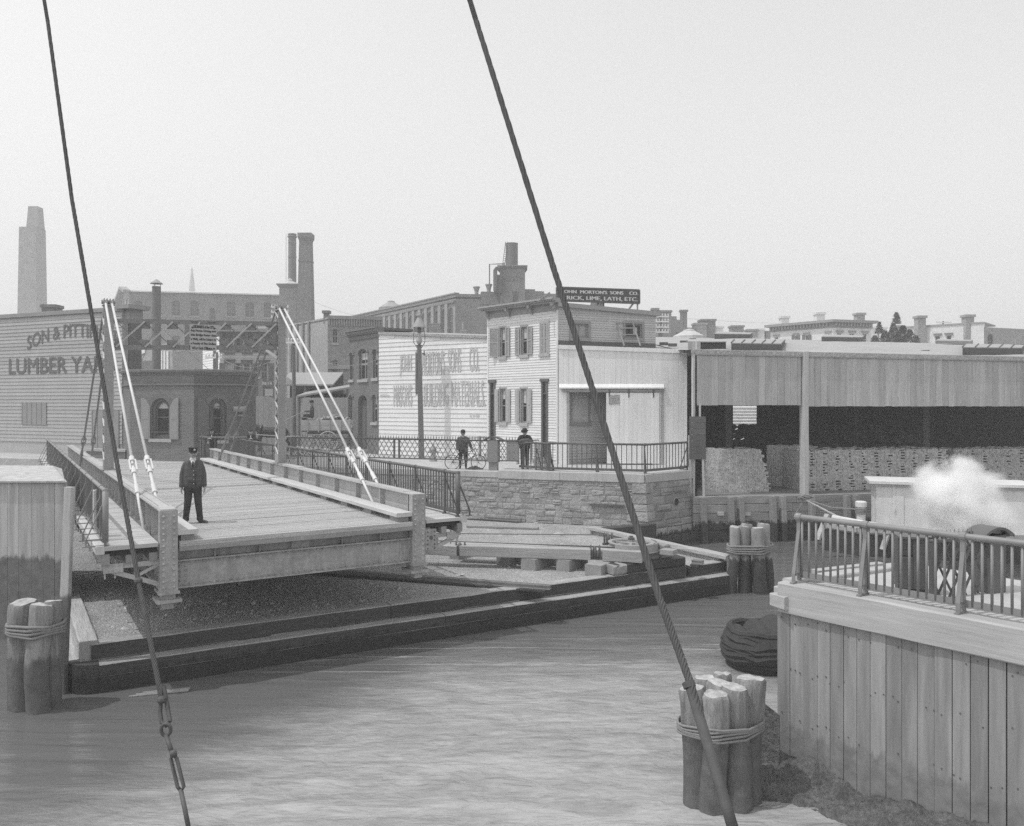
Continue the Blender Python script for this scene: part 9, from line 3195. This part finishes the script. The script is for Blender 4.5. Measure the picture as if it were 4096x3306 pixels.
for j in range(ny + 1):
 for i in range(nx + 1):
  x, d = -0.5 + (PL + 0.6) * i / nx, -0.15 + 1.5 * j / ny
  z = -2.72 - 0.34 * max(0, d) + 0.07 * math.sin(2.3 * x + ph[0] + d) + 0.05 * math.sin(5.1 * x + 3 * d + ph[1]) + 0.04 * math.sin(9 * d + 4 * x + ph[2]) + 0.03 * math.sin(13 * x + 7 * d + ph[3]) * math.sin(11 * d + ph[4]) + R.uniform(-0.02, 0.03)
  vs.append(PR.pt(x, z - 0.5 * max(0, -x - 0.1), d))
for j in range(ny):
 for i in range(nx): fs.append((j * (nx + 1) + i, j * (nx + 1) + i + 1, (j + 1) * (nx + 1) + i + 1, (j + 1) * (nx + 1) + i))
MB().add(vs, fs).build('mud', 'mud', None, 'lumpy wet mud at the foot of the near pier', kind='stuff', smooth=True)
mb = MB()
for i in range(int(PL / 0.1)):
 x = 0.05 + i * 0.1 + R.uniform(-0.03, 0.03)
 for z in (-0.58, -1.35, -2.1):
  if R.random() < 0.45: continue
  c = PR.pt(x, z + R.uniform(-0.06, 0.06), -0.068)
  mb.tube(c, c + PR.n * 0.012, 0.011, 6)
mb.build('nails', 'iron', pier, kind='stuff')
p = G(640, 2775, ZW + 0.02)
for k in range(3):
 MB().bar((p.x - 0.55 + 0.1 * k, p.y - 0.15 + 0.08 * k, ZW + 0.015 + 0.01 * k), (p.x + 0.5, p.y + 0.17 + 0.04 * k, ZW + 0.02 + 0.01 * k), 0.05, 0.02).build('floating_lath', 'timber_end', None, 'thin lath floating by the crib near the left cable, ' + ('nearest us', 'between the other two', 'closest to the crib')[k], cat='lath', group='laths floating by the crib', at=p)

# ---------------------------------------------------------------- guy cables in front of us
def cable(label, pts, r, tail=None):
 P = [W(u, v, y) for u, v, y in pts]
 o = thing('guy_cable', label, 'cable', P[-1])
 mb = MB().rope(P, r, 9, 6, 6) if False else MB()
 mb.path(P, r * 0.82, 8)
 # lay of the strands
 ln = 0
 for a, b in zip(P, P[1:]): ln += (b - a).length
 N = int(ln * 60)
 for k in range(6):
  out = []
  for i in range(N + 1):
   x = i / N * (len(P) - 1)
   j = min(int(x), len(P) - 2)
   p = P[j].lerp(P[j + 1], x - j)
   d = (P[j + 1] - P[j]).normalized()
   a = d.cross(Vector((0.1, 1, 0.2))).normalized()
   b = d.cross(a)
   ph = 2 * math.pi * (i / N * ln * 5.5 + k / 6)
   out.append(p + (a * math.cos(ph) + b * math.sin(ph)) * r * 0.7)
  mb.path(out, r * 0.33, 5)
 mb.build('wire_rope', 'cable', o, smooth=True)
 return o
c1 = cable('left foreground guy cable ending in a hook and turnbuckle', [(170, -40, 4.9), (190, 80, 4.85), (288, 800, 4.55), (384, 1360, 4.25), (467, 1849, 3.95), (552, 2315, 3.65), (600, 2560, 3.45), (645, 2790, 3.3)], 0.0108)
e = W(655, 2850, 3.27)
e2 = W(664, 2908, 3.22)
mb = MB()
mb.path([W(648, 2740, 3.32), W(640, 2850, 3.28), W(646, 2890, 3.26), W(664, 2905, 3.25), W(680, 2885, 3.25), W(672, 2840, 3.28), W(655, 2745, 3.32)], 0.0085, 6)
for v in (2325, 2800):
 q = W(553 if v < 2500 else 647, v, 3.64 if v < 2500 else 3.29)
 mb.sphere(q, 0.02, 8, 6, (1, 1, 0.8))
mb.build('cable_eye', 'cable', c1)
mb = MB()
hk = [e2 + Vector((0.019 * math.cos(t), 0, -0.012 + 0.024 * math.sin(t))) for t in [i * 6.2832 / 16 for i in range(16)]]
mb.path(hk, 0.007, 6, True)
mb.path([e2 + Vector((0, 0, -0.032)), W(690, 3018, 3.18)], 0.0095, 8)
mb.build('hook', 'iron', c1, smooth=True)
t0, t1 = W(695, 3035, 3.17), W(723, 3149, 3.12)
mb = MB()
for sg in (-1, 1): mb.path([t0 + Vector((0, 0, 0.015)), t0 + Vector((0.012 * sg, 0, 0)), t1 + Vector((0.012 * sg, 0, 0)), t1 + Vector((0, 0, -0.015))], 0.007, 6)
mb.path([t1 + Vector((0, 0, -0.01)), W(740, 3240, 3.08), W(756, 3320, 3.05)], 0.009, 8)
mb.tube(t0 + Vector((-0.003, 0, 0.03)), t0 + Vector((0, 0, 0.01)), 0.014, 8)
mb.build('turnbuckle', 'iron', c1, smooth=True)
c2 = cable('thick foreground guy cable slanting down the middle of the view', [(1870, -30, 3.95), (1905, 85, 3.9), (2210, 1060, 3.45), (2400, 1650, 3.15), (2640, 2400, 2.75), (2757, 2720, 2.55), (2905, 3220, 2.3), (2940, 3340, 2.25)], 0.0132)
mb = MB().tube(W(2752, 2728, 2.55), W(2760, 2752, 2.54), 0.02, 10)
mb.build('clamp', 'cable', c2)
MB().path([W(2757, 2735, 2.55), W(2905, 3225, 2.29), W(2940, 3340, 2.25)], 0.0165, 10).build('served_end', 'cable', c2, smooth=True)

# ---------------------------------------------------------------- the hazy summer air
mh, vv = vol('haze', 0.0020, 0.95, 0.25)
M['haze'] = mh
hz = MB().box(-420, 420, -12, 480, -4.6, 64)
o = hz.build('haze', 'haze', None, 'thin bright summer haze over the canal and city', kind='stuff')
